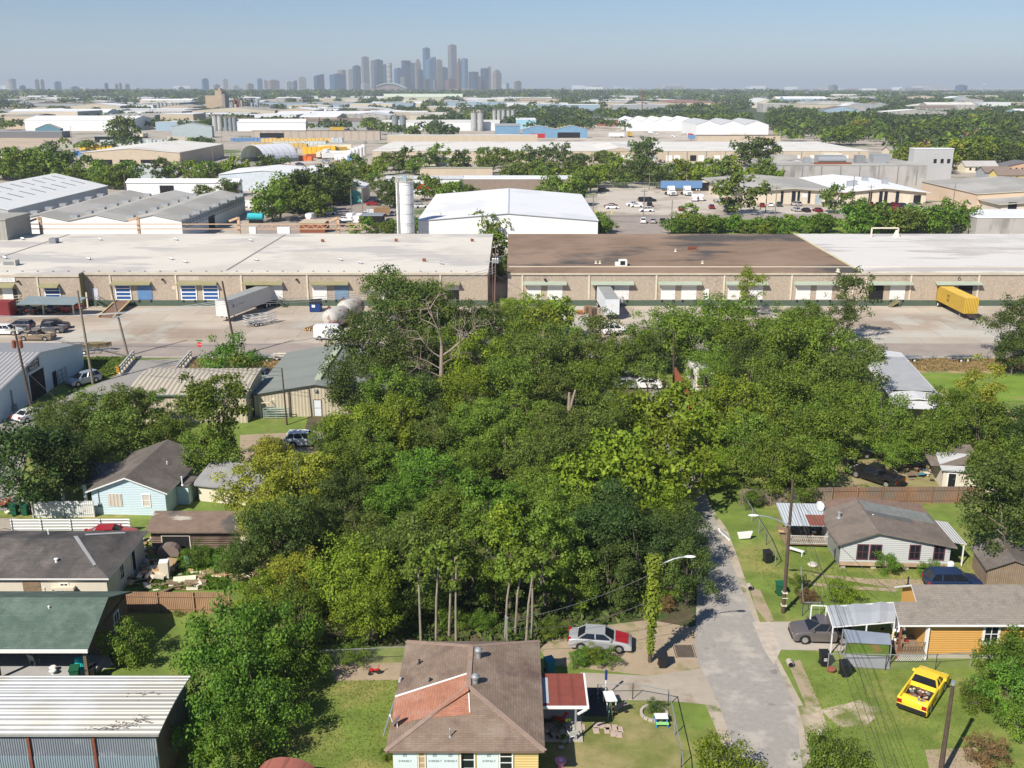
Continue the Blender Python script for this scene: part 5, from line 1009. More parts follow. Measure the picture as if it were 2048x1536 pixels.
# culverts
for u, v, lb in ((1500, 1182, 'beside the driveway track'), (1581, 1336, 'near the black bins'), (1643, 1482, 'at the lawn edge by broken paving')): p = P(u, v); t = thing('culvert_pipe', 'open drainage pipe ' + lb, 'pipe', (p.x, p.y, .05)); MB().lathe((0, 0, .22), [(.2, -.02), (.23, 0), (.23, .5), (.2, .5)], 12, axis='Y').build('pipe', conc, t); MB().cyl((0, -.03, .22), (0, -.025, .22), .19, n=12).build('mouth', dark, t)
p = P(1462, 1082); t = thing('culvert_headwall', 'white concrete culvert headwalls in the shaded ditch', 'culvert', (p.x, p.y, 0)); MB().extr([(-.2, 0), (-1.1, .9), (-1.0, .95), (0, .1)], 0, .8).extr([(.6, .7), (2.0, .85), (1.8, .2), (.8, .1)], .2, .4).build('headwall', white, t)
# ---------------------------------------------------------------- trees of the near half, by photo position (u, v of crown, half width, foliage, habit, label)
TREES = [
 (45, 925, 95, 'blue', 'broad', 'dark blue-green tree at the left edge above the green bins'), (125, 940, 55, 'blue', 'round', 'smaller dark blue-green tree between the left edge tree and blue house'), (150, 860, 55, 'dark', 'round', 'dark tree just above the dark blue-green tree at left'),
 (118, 838, 44, 'olive', 'round', 'olive tree directly below the workshop door'), (195, 832, 50, 'mid', 'round', 'vine-hung green tree right of the workshop corner'), (258, 828, 44, 'olive', 'round', 'olive tree in front of the bridge road end'), (240, 870, 60, 'olive', 'broad', 'vine-draped olive tree behind the dark brown gable'), (195, 900, 45, 'dark', 'round', 'shaded dark tree left of the brown gable ridge'),
 (302, 812, 28, 'bright', 'tall', 'vine-covered column left end of the tan building'), (318, 870, 42, 'mid', 'round', 'green tree right behind the blue house ridge'), (435, 825, 62, 'mid', 'tall', 'upright green tree in front of the tan ribbed wall'), (420, 900, 55, 'mid', 'round', 'green tree beside the blue house rear corner'),
 (515, 975, 62, 'yellow', 'round', 'left half of the yellow-green crowns above the collapsing shed'), (606, 955, 60, 'yellow', 'round', 'right bright yellow tree above the dark shaded gap'), (548, 932, 42, 'yellow', 'round', 'upper yellow tree below the parked white car'), (530, 1030, 55, 'yellow', 'round', 'lower yellow-green tree beside the derelict roof'),
 (670, 876, 36, 'mid', 'round', 'green tree right of the grass beside the metal building'), (720, 850, 60, 'lime', 'broad', 'lime-topped tree below the ribbed building door'), (800, 850, 52, 'lime', 'round', 'lime tree left of the dead tree foot'),
 (775, 590, 38, 'mid', 'round', 'green treetop against the warehouse wall, left one'), (855, 595, 42, 'mid', 'round', 'green treetop against the warehouse wall, right one'), (800, 640, 66, 'dark', 'round', 'large dark oak crown right of the rusty tanks'), (870, 650, 58, 'olive', 'round', 'olive-topped oak behind the dead tree top'), (735, 700, 62, 'dark', 'round', 'dark oak overhanging the postal van'), (815, 725, 66, 'dark', 'broad', 'broad dark oak left of the dead trunk'),
 (710, 780, 52, 'dark', 'round', 'dark oak over the grey-green roof edge'), (780, 790, 52, 'mid', 'round', 'green oak below the broad dark oak'), (850, 790, 46, 'dark', 'round', 'shadowed oak just left of the dead trunk base'), (945, 660, 52, 'dark', 'round', 'dark crown right of the dead tree top'), (1000, 650, 38, 'mid', 'round', 'green crown right before the transformer pole'),
 (1035, 615, 30, 'lime', 'round', 'small lime tree at the foot of the gap pole'), (1105, 625, 44, 'lime', 'coarse', 'lime tree in front of the first white dock doors'), (1090, 660, 44, 'lime', 'coarse', 'lime tree below the dock-side lime tree'), (960, 730, 58, 'lime', 'round', 'light green crown right of the dead trunk'), (930, 790, 46, 'lime', 'round', 'lime crown at the dead trunk middle'),
 (1030, 700, 50, 'mid', 'round', 'mid-green crown in row below the gap pole'), (1085, 720, 52, 'olive', 'round', 'olive crown in the forest middle, upper row'), (1030, 775, 56, 'mid', 'round', 'mid-green crown above the twin bare stubs'), (1110, 775, 50, 'olive', 'round', 'olive crown with bare twin trunk above'), (1160, 720, 50, 'olive', 'round', 'olive crown left of the white shaded car'), (1195, 670, 44, 'olive', 'sparse', 'thin olive tree below the white trailer'),
 (1195, 770, 50, 'mid', 'round', 'mid-green crown left of the clearing cars'), (1330, 660, 55, 'mid', 'round', 'green crown right of the yard trailer shadow'), (1270, 700, 42, 'mid', 'round', 'green crown above the clearing cars'), (1295, 740, 36, 'olive', 'sparse', 'small bare-stemmed tree beside the clearing cars'), (1380, 680, 55, 'mid', 'round', 'green crown above the camper'), (1440, 650, 60, 'mid', 'round', 'tall green crown right of the clearing, upper row'),
 (1500, 575, 32, 'lime', 'sparse', 'slender tree with curly limbs against the warehouse'), (1500, 680, 58, 'mid', 'round', 'green crown below the curly-limbed tree'), (1560, 665, 50, 'mid', 'round', 'high green crown against the brown-roofed wall'), (1610, 640, 42, 'dark', 'round', 'dark crown left of the tall thin tree'), (1700, 605, 42, 'dark', 'sparse', 'tall thin-crowned tree in front of the brown and white roof joint'), (1690, 650, 32, 'dark', 'sparse', 'thin lower crown of the sparse tall pair'),
 (1580, 720, 62, 'mid', 'round', 'green crown in the right forest, middle row'), (1500, 740, 55, 'dark', 'round', 'dark green crown right of the camper'), (1650, 720, 60, 'mid', 'round', 'green crown below the thin tall tree'), (1712, 706, 42, 'dark', 'round', 'dark crown at the end of the yard verge'), (1700, 760, 58, 'olive', 'round', 'olive-tinged crown left of the long mobile home'), (1640, 800, 58, 'mid', 'broad', 'broad crown with orange leaf patch'), (1722, 808, 46, 'mid', 'round', 'green crown touching the mobile home roof'),
 (1470, 810, 58, 'lime', 'round', 'light green crown below the camper, left'), (1540, 800, 55, 'mid', 'round', 'mid-green crown right of the short red fence'), (1570, 870, 62, 'mid', 'broad', 'broad crown above the plank fence, left'), (1490, 880, 56, 'mid', 'round', 'green crown overhanging the road end'), (1540, 930, 58, 'mid', 'round', 'green crown just left of the tall lamp pole top'), (1620, 920, 60, 'mid', 'broad', 'crown above the fence left of the black pickup'), (1690, 850, 58, 'mid', 'round', 'mid-green crown above the black pickup'), (1770, 850, 52, 'mid', 'round', 'mid-green crown between pickup yard and mobile home'),
 (1862, 880, 50, 'mid', 'round', 'feathery green tree below the mobile home end'), (1910, 830, 44, 'mid', 'round', 'green tree right of the mobile home end'), (1960, 860, 58, 'mid', 'round', 'green tree above the tilted cream shed'), (2020, 860, 60, 'blue', 'round', 'blue-green tree at the right edge above the shed'), (1960, 775, 46, 'yellow', 'sparse', 'yellow-leaved shrubby tree in the green field'), (1935, 818, 34, 'lime', 'round', 'lime shrub tree beside the cream boat'),
 (2035, 650, 52, 'dark', 'round', 'big dark tree at the right edge of the truck yard'), (2030, 700, 40, 'dark', 'round', 'lower dark crown at the right edge of the truck yard'), (2040, 940, 60, 'mid', 'round', 'green tree at the right edge beside the cream shed'), (2015, 1030, 84, 'dark', 'round', 'big dark tree right of the weathered white house'),
 (1290, 830, 52, 'lime', 'coarse', 'lime broad-leaf crown below the clearing'), (1360, 810, 50, 'lime', 'coarse', 'lime broad-leaf crown left of the short red fence'), (1400, 870, 58, 'lime', 'coarse', 'lime broad-leaf crown over the hidden road'), (1330, 890, 62, 'lime', 'coarse', 'lime broad-leaf crown in the centre right of the forest'), (1240, 925, 62, 'lime', 'coarse', 'lime broad-leaf crown left of the road trees'), (1310, 965, 66, 'lime', 'coarse', 'largest lime broad-leaf crown above the shaded road'), (1390, 950, 52, 'lime', 'coarse', 'lime broad-leaf crown at the end of the visible road'), (1160, 975, 60, 'lime', 'coarse', 'lime broad-leaf crown left of the dark weeping tree'),
 (1200, 850, 56, 'olive', 'round', 'olive feathery crown in the forest centre'), (1130, 870, 54, 'olive', 'round', 'olive crown beside the pale standing snag'), (1060, 840, 50, 'mid', 'round', 'green crown around the twin bare stubs'), (985, 850, 54, 'mid', 'round', 'green crown right of the dead tree base'), (920, 860, 48, 'mid', 'round', 'green crown at the dead tree base'), (865, 870, 46, 'olive', 'round', 'olive crown with a slim pale trunk'), (1170, 915, 50, 'olive', 'round', 'olive crown above the lime row'), (1080, 925, 58, 'olive', 'round', 'olive crown above the rusty litter gap'),
 (1015, 900, 50, 'mid', 'round', 'green crown above the leafy vines in forest centre'), (700, 930, 56, 'mid', 'round', 'green crown right of the yellow tree'), (770, 930, 52, 'mid', 'round', 'mid-green crown left of the bright green one'), (690, 1000, 50, 'dark', 'round', 'dark green crown right of the shaded gap'), (860, 955, 56, 'bright', 'round', 'bright green crown in the forest centre left'), (800, 1000, 50, 'bright', 'round', 'bright green crown below-left of the brightest one'), (940, 930, 40, 'mid', 'round', 'small green crown beside the brightest one'), (975, 1010, 50, 'bright', 'tall', 'vine-climbed bright column above the slender trunks'), (910, 1030, 48, 'mid', 'round', 'mid-green crown above the slender trunk grove'),
 (560, 1075, 60, 'dark', 'round', 'dark crown right of the derelict shed'), (620, 1060, 50, 'dark', 'round', 'darkest shaded crown between the yellow and lime trees'), (500, 1120, 46, 'dark', 'round', 'dark crown above the tan plank fence end'), (720, 1070, 50, 'olive', 'round', 'olive crown with a bare twig patch'), (790, 1090, 56, 'olive', 'round', 'olive crown left of the slender trunk grove'),
 (680, 1150, 74, 'lime', 'round', 'large lime crown left of the brown house roof'), (600, 1170, 50, 'yellow', 'round', 'yellowing crown left of the large lime crown'), (740, 1220, 58, 'lime', 'round', 'lime crown just above the brown roof corner'), (520, 1190, 46, 'lime', 'round', 'yellow-green crown at the tan fence end'),
 (870, 1115, 60, 'olive', 'tall', 'grey-olive crown on slender pale trunks, leftmost'), (945, 1095, 52, 'mid', 'tall', 'green crown on slender pale trunks, second from left'), (1020, 1110, 55, 'lime', 'tall', 'lime-green crown on slender trunks above the roof ridge'), (1090, 1110, 58, 'mid', 'tall', 'green crown on slender trunks above the roof right end'), (1140, 1170, 46, 'mid', 'round', 'low green crown left of the silver sedan'),
 (1130, 1050, 56, 'mid', 'round', 'mid-green crown left of the dark weeping tree'), (1060, 1020, 50, 'mid', 'round', 'mid-green crown above the slender trunk grove, right'), (1210, 1060, 72, 'blue', 'round', 'large dark weeping crown in the lower right forest'), (1280, 1100, 70, 'blue', 'round', 'dark weeping crown behind the vine-wrapped pole'), (1220, 1150, 54, 'dark', 'round', 'dark crown above the silver sedan'), (1340, 1050, 50, 'dark', 'round', 'dark crown shading the road'), (1375, 1150, 50, 'dark', 'round', 'dark olive crown right of the vine-wrapped pole'), (1370, 1095, 45, 'blue', 'round', 'blue-dark crown above the road edge'),
]
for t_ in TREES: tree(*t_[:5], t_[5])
FILL = [(650, 1180, 44, 'mid'), (850, 1190, 40, 'olive'), (990, 1180, 40, 'mid'), (760, 1150, 46, 'olive'), (640, 950, 44, 'mid'), (740, 880, 44, 'mid'), (890, 720, 40, 'dark'), (870, 690, 40, 'mid'), (1060, 650, 40, 'mid'), (1135, 700, 44, 'mid'), (1230, 720, 38, 'mid'), (1250, 810, 40, 'lime'), (1310, 700, 42, 'dark'),
        (1420, 720, 44, 'mid'), (1430, 760, 36, 'mid'), (1460, 700, 40, 'mid'), (1540, 690, 42, 'mid'), (1620, 680, 42, 'mid'), (1440, 930, 36, 'lime'), (1090, 980, 46, 'mid'), (1250, 1000, 46, 'dark'), (1330, 1000, 44, 'lime'), (1610, 850, 44, 'mid'), (1790, 900, 36, 'mid'), (1980, 930, 44, 'mid')]
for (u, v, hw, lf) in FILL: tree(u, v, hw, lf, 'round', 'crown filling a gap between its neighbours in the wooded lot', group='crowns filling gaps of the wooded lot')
BUSH = [
 (470, 1290, 78, 'bright', 'big bright green thicket crown left of the brown house'), (560, 1290, 66, 'bright', 'bright green thicket mound above the lawn corner'), (430, 1370, 66, 'bright', 'bright green thicket mound at the corrugated shed corner'), (510, 1370, 76, 'bright', 'bright thicket mound in the middle of the left hedge'), (440, 1450, 70, 'bright', 'mid-green thicket mound right of the shed wall'), (520, 1440, 64, 'bright', 'bright thicket mound beside the round red roof'), (460, 1520, 60, 'bright', 'lowest green thicket mound at the picture bottom'), (600, 1230, 50, 'mid', 'green thicket mound below the yellowing crown'), (580, 1340, 56, 'bright', 'thicket mound reaching over the lawn edge'),
 (265, 1290, 46, 'mid', 'small open tree on the lawn by the green-roofed house'), (1660, 1525, 55, 'mid', 'leafy bush top at the bottom beside the road'), (1440, 1532, 60, 'lime', 'leafy lime bush at the bottom left of the road'), (1970, 1510, 38, 'rust', 'reddish bush at the bottom right lawn'), (2015, 1335, 52, 'bright', 'bright bush beside the orange wall'), (2050, 1290, 50, 'mid', 'tall green bush over the orange house corner'), (2030, 1390, 62, 'bright', 'green bush at the right edge below the orange house'), (1950, 1400, 34, 'mid', 'white-flecked shrub beside the yellow pickup'), (2040, 1450, 40, 'mid', 'green shrub at the right edge of the lawn'),
 (1680, 1184, 32, 'lime', 'yellow-speckled round shrub by the track'), (1612, 1195, 19, 'rust', 'rust-brown shrub left of the speckled shrub'), (1596, 1165, 17, 'mid', 'small dark shrub beside the tall brown pole'), (1775, 1130, 26, 'bright', 'bright shrub under the white house windows'), (1800, 1122, 16, 'mid', 'dark shrub under the white house windows'), (1862, 1146, 22, 'bright', 'low bright shrub at the right end of white house'), (1505, 1000, 24, 'bright', 'weedy shrub at the grey fence corner'), (1600, 990, 34, 'mid', 'green shrub overhanging the plank fence'),
 (1735, 985, 14, 'bright', 'small vine clump on the plank fence'), (462, 732, 44, 'bright', 'round feathery green bush beside the bridge'), (505, 738, 28, 'bright', 'smaller feathery bush beside the round green bush'), (1310, 1412, 17, 'dark', 'round dark shrub in a stone ring on the lawn'), (430, 1065, 22, 'mid', 'vine clump climbing the derelict shed'), (1330, 1210, 20, 'rust', 'brown withered shrub behind the vine pole'), (1215, 1315, 24, 'bright', 'vine clump on the low fence, right part'), (1160, 1318, 24, 'bright', 'vine clump on the low fence, left part'), (1185, 1314, 20, 'lime', 'vine clump on the low fence, middle'),
 (1100, 1260, 26, 'mid', 'understorey bush at the roof back corner'), (700, 1310, 30, 'mid', 'understorey bush left of the brown roof'), (620, 1310, 34, 'dark', 'dark understorey bush at the lawn head'), (900, 1240, 28, 'mid', 'understorey bush among slender trunks, left'), (960, 1245, 26, 'bright', 'understorey bush among slender trunks, right'), (1320, 1190, 28, 'lime', 'low lime foliage right of the vine-wrapped pole'), (780, 1510, 18, 'mid', 'small shrub at the brown house front corner'),
 (355, 1228, 8, 'mid', 'tiny shrub on the lawn by the tan fence'), (1600, 965, 30, 'mid', 'green bush top behind the lamp pole'), (455, 1130, 30, 'bright', 'weedy bright clump beside the derelict yard'), (400, 1115, 30, 'bright', 'weedy clump behind the green plastic chair'),
]
for (u, v, hw, lf, lb) in BUSH: tree(u, v, hw, lf, 'bush', lb, 'bush', vs=1.0 if hw < 40 else 1.35)
# vines on the lamp pole
p = P(1300, 1324); C, N, S = [], [], []; rs = np.random.RandomState(5)
for k in range(2600): z = rs.uniform(.8, 8.6); w = .2 + .38 * math.exp(-((z - 7.9) / .9) ** 2) + .48 * math.exp(-((z - 4.8) / 1.1) ** 2); q = rs.normal(size=2) * w * .55; C.append((q[0], q[1], z)); N.append((q[0] + rs.normal() * .3, q[1] - .2, .5)); S.append(rs.uniform(.06, .15))
t = thing('vine', 'yellow-green vine wrapped round the street lamp pole', 'vine', (p.x, p.y, 0)); o = bpy.data.objects.new('foliage', quads_mesh('foliage', np.array(C), np.array(N), np.array(S), MATS['leaf_lime'])); COL.objects.link(o); o.parent = t
# the dead tree
def limbs(mb, a, d, L, r, lev, rr):
    pr = a; dd = Vector(d)
    for i in range(4):
        dd = (dd + Vector((rr.uniform(-.25, .25), rr.uniform(-.25, .25), rr.uniform(-.1, .2)))).normalized(); q = pr + dd * L / 4; mb.cyl(pr, q, r * (1 - i * .18), r * (1 - (i + 1) * .18), 6, caps=False)
        if lev and i >= 1:
            for k in range(2): s = dd.cross(Vector((rr.uniform(-1, 1), rr.uniform(-1, 1), rr.uniform(-1, 1)))).normalized(); limbs(mb, q, (dd * .5 + s).normalized(), L * .5, r * .45, lev - 1, rr)
        pr = q
p = P(880, 838); t = thing('dead_tree', 'tall bare dead tree with pale forked branches above the forest', 'tree', (p.x, p.y, 0)); mb = MB(); rr = random.Random(4)
mb.cyl((0, 0, 0), (.3, 0, 6), .34, .28, 9).cyl((.3, 0, 6), (.4, 0, 9.5), .28, .2, 9); limbs(mb, Vector((.4, 0, 9.4)), (.05, 0, 1), 5.4, .17, 2, rr); limbs(mb, Vector((.4, 0, 8.2)), (.85, .1, .5), 5.6, .15, 2, rr); limbs(mb, Vector((.35, 0, 8.0)), (-.8, 0, .55), 4.6, .09, 2, rr); limbs(mb, Vector((.3, 0, 6.5)), (-.8, -.2, .4), 3.8, .08, 2, rr); limbs(mb, Vector((.3, 0, 5.5)), (-.7, .2, .3), 3.4, .07, 2, rr); limbs(mb, Vector((.3, 0, 7.0)), (.7, -.3, .5), 3.2, .07, 2, rr)
mb.build('trunk', mat('dead_wood', (.30, .235, .185), .9, .25, 2), t)
for i, (u, v, H, lb) in enumerate(((1062, 825, 6.8, 'bare pale twin-stub trunk in the forest'), (1137, 880, 6.2, 'pale standing snag in the forest centre'), (1096, 775, 8.5, 'grey forked bare trunk above the twin stubs'))):
    p = P(u, v); t = thing('snag', lb, 'tree', (p.x, p.y, 0)); mb = MB(); mb.cyl((0, 0, 0), (0, 0, H * .6), .3, .24, 8); mb.cyl((0, 0, H * .55), (.7, 0, H), .2, .12, 7)
    if i != 1: mb.cyl((0, 0, H * .55), (-.8, 0, H * .97), .2, .12, 7)
    else: mb.cyl((0, 0, H * .6), (0, 0, H * .95), .24, .14, 7)
    mb.build('trunk', MATS['dead_wood'], t)
# slender pale trunks behind the brown house
hum2 = ['first', 'second', 'third', 'fourth', 'fifth', 'sixth', 'seventh', 'eighth']
for i, u in enumerate((842, 872, 898, 912, 1010, 1030, 1052, 1064)):
    p = P(u, 1290 - (i % 3) * 10); t = thing('sapling', '%s slender pale trunk from the left behind the brown house' % hum2[i], 'tree', (p.x, p.y, 0), 0, 'slender trunks behind the brown house'); mb = MB(); lx = rnd.uniform(-.3, .6); mb.cyl((0, 0, 0), (lx * .3, 0, 3.4), .1, .08, 8).cyl((lx * .3, 0, 3.4), (lx, .3, 6.4), .08, .05, 8); mb.build('trunk', pale_bark, t)
    C, N, S, c_ = crown_points(90 + i, 9, 90, 1.3, 1.2, 6.3, leaf=.15); o = bpy.data.objects.new('crown', quads_mesh('crown', C, N, S, MATS['leaf_mid'])); COL.objects.link(o); o.parent = t
# rough tufts of grass over the weedy ground: nobody could count them
def tufts(name, lab, poly, n, leaf, hgt=.28, seed=1, z=.04):
    rs = np.random.RandomState(seed); us = [p[0] for p in poly]; vs_ = [p[1] for p in poly]; C = []
    W_ = [P(*p) for p in poly]; x0, x1, y0, y1 = min(p.x for p in W_), max(p.x for p in W_), min(p.y for p in W_), max(p.y for p in W_)
    while len(C) < n:
        x, y = rs.uniform(x0, x1), rs.uniform(y0, y1); ins = False; j = len(W_) - 1
        for i in range(len(W_)):
            if (W_[i].y > y) != (W_[j].y > y) and x < (W_[j].x - W_[i].x) * (y - W_[i].y) / (W_[j].y - W_[i].y) + W_[i].x: ins = not ins
            j = i
        if ins: C.append((x, y, z + hgt * rs.uniform(.2, .7)))
    C = np.array(C); N = rs.normal(size=(n, 3)) * np.array([1, 1, .4]) + np.array([0, -.3, .25]); o = bpy.data.objects.new(name, quads_mesh(name, C, N, rs.uniform(.5, 1.2, n) * hgt, MATS[leaf], asp=.35)); COL.objects.link(o); o['kind'] = 'stuff'; o['label'] = lab; return o
tufts('dry_grass', 'dry brown grass along the yard verge', [(1750, 718), (2048, 720), (2048, 742), (1780, 742)], 9000, 'leaf_straw', .2, 1); tufts('dry_grass', 'dry brown grass beside the bridge', [(395, 718), (660, 718), (600, 752), (360, 750)], 9000, 'leaf_straw', .2, 2)
tufts('tall_grass', 'tall green grass beside the workshop', [(155, 718), (258, 718), (232, 748), (200, 760)], 7000, 'leaf_olive', .35, 3); tufts('weeds', 'bright weeds in the junk yard', [(350, 1095), (445, 1100), (460, 1180), (300, 1180)], 6000, 'leaf_bright', .22, 4)
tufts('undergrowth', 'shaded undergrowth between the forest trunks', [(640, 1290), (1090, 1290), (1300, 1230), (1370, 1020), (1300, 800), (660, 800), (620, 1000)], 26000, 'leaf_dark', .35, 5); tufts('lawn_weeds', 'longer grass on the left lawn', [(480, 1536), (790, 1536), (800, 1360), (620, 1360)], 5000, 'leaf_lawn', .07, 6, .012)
tufts('lawn_weeds', 'longer grass on the right lawn', [(1600, 1330), (1900, 1340), (2048, 1536), (1680, 1536)], 6000, 'leaf_lawn', .07, 7, .012); tufts('lawn_weeds', 'longer grass round the weathered house', [(1480, 1100), (1940, 1110), (1950, 1200), (1560, 1200)], 5000, 'leaf_lawn', .08, 8, .012)
# ---------------------------------------------------------------- mid distance buildings
def wh(lab, u0, u1, vb, H, vr, wallm, roofm, kind='flat', n=1, name='warehouse', cat='warehouse', rise=1.5, doors=None, doorm=None, vents=0, group=None, thick=.25, world=None, ridge_m=None, pil_=0, ov=.3):
    """front wall from photo column u0 to u1 with its foot on row vb; roof back edge on row vr; H metres high"""
    if world: x0, x1, Y, d = world
    else: a = P(u0, vb); Y = a.y; x0, x1 = a.x, XatY(u1, Y); d = max(6, P(u0, vr, H + (rise if kind != 'flat' else 0)).y - Y)
    w = x1 - x0; t = thing(name, lab, cat, (x0, Y, 0), 0, group)
    if kind == 'flat':
        MB().box(0, w, 0, d, 0, H).build('wall', wallm, t); MB().box(-.15, w + .15, -.15, d + .15, H + .003, H + thick).build('roof', roofm, t)
    elif kind == 'gy':
        s = w / n; mb, rb = MB(), MB()
        for i in range(n):
            a, b = i * s, (i + 1) * s; m_ = (a + b) / 2
            mb.extr([(a, 0), (b, 0), (b, H), (m_, H + rise), (a, H)], 0, d)
            rb.slab([(a, -ov, H + .2), (m_, -ov, H + rise + .2), (m_, d + ov, H + rise + .2), (a, d + ov, H + .2), (b, -ov, H + .2), (b, d + ov, H + .2)], [(0, 1, 2, 3), (1, 4, 5, 2)], .19)
        mb.build('wall', wallm, t); rb.build('roof', roofm, t)
        if vents:
            for i in range(n + 1 if vents < 0 else n):
                xx = (i * s) if vents < 0 else (i + .5) * s; zz = H + (.2 if vents < 0 else rise + .2)
                for k in range(7): y = d * (k + .5) / 7; MB().box(xx - 1.0, xx + 1.0, y - .9, y + .9, zz, zz + .9).build('roof_vent', galv, t)
    elif kind == 'gx':
        m_ = d / 2; n5 = [(0, 0), (d, 0), (d, H), (m_, H + rise), (0, H)]
        mb = MB(); mb.add([(0, p[0], p[1]) for p in n5] + [(w, p[0], p[1]) for p in n5], [(4, 3, 2, 1, 0), (5, 6, 7, 8, 9)] + [(i, (i + 1) % 5, 5 + (i + 1) % 5, 5 + i) for i in range(5)]); mb.build('wall', wallm, t)
        MB().slab([(-.3, -.3, H + .15), (w + .3, -.3, H + .15), (w + .3, m_, H + rise + .2), (-.3, m_, H + rise + .2), (w + .3, d + .3, H + .15), (-.3, d + .3, H + .15)], [(0, 1, 2, 3), (3, 2, 4, 5)], .18).build('roof', roofm, t)
    for q in doors or []:
        ua, ub, h0, h1 = q[:4]; m = q[4] if len(q) > 4 else (doorm or dark); xa, xb = XatY(ua, Y, 2) - x0, XatY(ub, Y, 2) - x0; MB().box(xa, xb, -.09, -.003, h0, h1).build('door' if h0 < .5 else 'window', m, t)
    for i in range(pil_): x = w * (i + .5) / pil_; MB().box(x - .2, x + .2, -.12, -.002, 0, H - .1).build('pilaster', grey, t)
    return t
tanW = mat('tan_block', (.50, .42, .32), .9, .08, .3); tanL = mat('cream_block', (.60, .53, .42), .9, .07, .3); whW = mat('white_steel', (.70, .72, .72), .6, .05, .2, stripe=(0, 1.2, .0, .94)); grW = mat('grey_steel', (.34, .36, .37), .6, .06, .2, stripe=(0, 1.5, .0, .9)); blW = mat('blue_steel', (.16, .30, .44), .6, .1, .3, stripe=(0, 1.2, .0, .9))
grR = mat('grey_flat_roof', (.34, .33, .30), .9, .1, .06, patch=((.42, .41, .38), .05, .55, .05)); whR = mat('white_flat_roof', (.74, .75, .76), .6, .03, .05, patch=((.66, .67, .68), .04, .58, .04)); tnR = mat('tan_flat_roof', (.66, .645, .60), .9, .08, .06, patch=((.56, .54, .49), .06, .56, .05)); brR = mat('brown_flat_roof', (.21, .155, .125), .95, .12, .1, patch=((.15, .12, .1), .08, .55, .06)); coW = mat('stained_concrete', (.40, .385, .36), .9, .1, .2, patch=((.25, .24, .22), .2, .58, .07, (1, 1, .3)))
yeD = mat('turquoise_door', (.10, .46, .40), .5); brick = mat('red_brick_wall', (.30, .105, .07), .9, .15, .5)
# bright white shed
h = thing('warehouse', 'bright white gabled metal shed beside the tall silo', 'warehouse', (-24.3, 259.5, 0)); gable(h, 46.5, 67, 7.1, 9.0, whR, mat('white_shed_wall', (.76, .76, .74), .6, .03, .2, stripe=(0, 1.0, .0, .96)), .25, 'y', .5, fascia=galv)
MB().box(23.1, 23.5, 0, 67, 9.01, 9.12).build('ridge_cap', mat('ridge_grey', (.48, .52, .56)), h); MB().box(4, 5, 10, 11, 7.3, 8.2).build('roof_vent', offw, h)
# tall silo
p = Vector((XatY(813, 256), 256, 0)); t = thing('silo', 'tall white cylindrical silo with railed top and banded shell', 'silo', p); MB().cyl((0, 0, 0), (0, 0, 17.3), 2.25, n=28).build('shell', mat('silo_white', (.82, .82, .81), .5, .05, .5, patch=((.62, .6, .56), .5, .6, .05)), t, smooth=False)
for z in (2.2, 4.6, 7, 9.4, 11.8, 14.2, 16.6): MB().cyl((0, 0, z), (0, 0, z + .1), 2.29, n=28).build('band', mat('band_grey', (.42, .42, .42)), t)
mb = MB().cyl((0, 0, 17.3), (0, 0, 17.45), 2.4, n=20)
for i in range(14): a = i * math.pi / 7; mb.cyl((2.3 * math.cos(a), 2.3 * math.sin(a), 17.4), (2.3 * math.cos(a), 2.3 * math.sin(a), 18.6), .05, n=5); b = a + math.pi / 7; [mb.bar((2.3 * math.cos(a), 2.3 * math.sin(a), z), (2.3 * math.cos(b), 2.3 * math.sin(b), z), .07) for z in (18.0, 18.6)]
mb.build('railing', mat('railing_cream', (.55, .5, .42)), t); MB().box(-.5, .5, -.5, .5, 17.4, 19).build('filter_box', mat('filter_blue', (.25, .38, .48)), t); MB().box(-1.75, -1.25, -2.1, -1.75, 0, 17.5).build('ladder', mat('ladder_grey', (.3, .3, .3)), t)
# western sheds behind the left warehouse
h = thing('warehouse', 'large white roof shed with rows of grey skylight slots at left', 'warehouse', (-170, 276, 0)); gable(h, 32, 70, 8, 12.2, mat('slot_white_roof', (.74, .75, .72), .5, .04), mat('grey_side_wall', (.40, .43, .44), .6, .05, .3, stripe=(0, 1.1, .01, .9)), .3, 'y', .46)
mb = MB()
for k in range(9):
    for (xa, xb) in ((16.5, 20.5), (22.5, 27)): y = 5 + k * 7.3; za, zb = 12.2 - (xa - 14.7) * 4.2 / 17.6 + .06, 12.2 - (xb - 14.7) * 4.2 / 17.6 + .06; mb.slab([(xa, y, za), (xb, y, zb), (xb, y + .9, zb), (xa, y + .9, za)], [(0, 1, 2, 3)], .05)
mb.build('skylight', grey, h)
h = wh('wide triple-ridged grey roof warehouse with white side clerestory', 0, 0, 0, 5.7, 0, mat('white_back_wall', (.74, .74, .72), .7, .03), grR, 'gy', 3, rise=1.6, vents=-1, world=(-134.5, -88.8, 270, 66))
MB().box(45.72, 45.8, .5, 65, 4.2, 5.4).build('clerestory', mat('clerestory_grey', (.30, .34, .38), .5, .05, stripe=(0, 3.0, .0, .45)), h); MB().box(45.72, 45.85, 24, 30, 0, 3.8).build('door', dark, h)
mb = MB()
for k in range(22): mb.bar((45.8, 1.5 + k * 2.9, 4.1), (46.9, 1.5 + k * 2.9, 4.0), .15).bar((46.9, 1.5 + k * 2.9, 4.0), (45.8, 1.5 + k * 2.9, 3.3), .1)
mb.build('brackets', grey, h)
h = thing('rooftop_shed', 'grey ribbed box house on the left warehouse roof', 'shed', (-131, 228, 0)); MB().box(0, 16, 0, 12, 0, 11.2).build('wall', mat('khaki_ribbed', (.33, .32, .28), .7, .05, stripe=(0, 1, .02, .85)), h); MB().box(-.2, 16.2, -.2, 12.2, 11.2, 11.5).build('roof', grR, h)
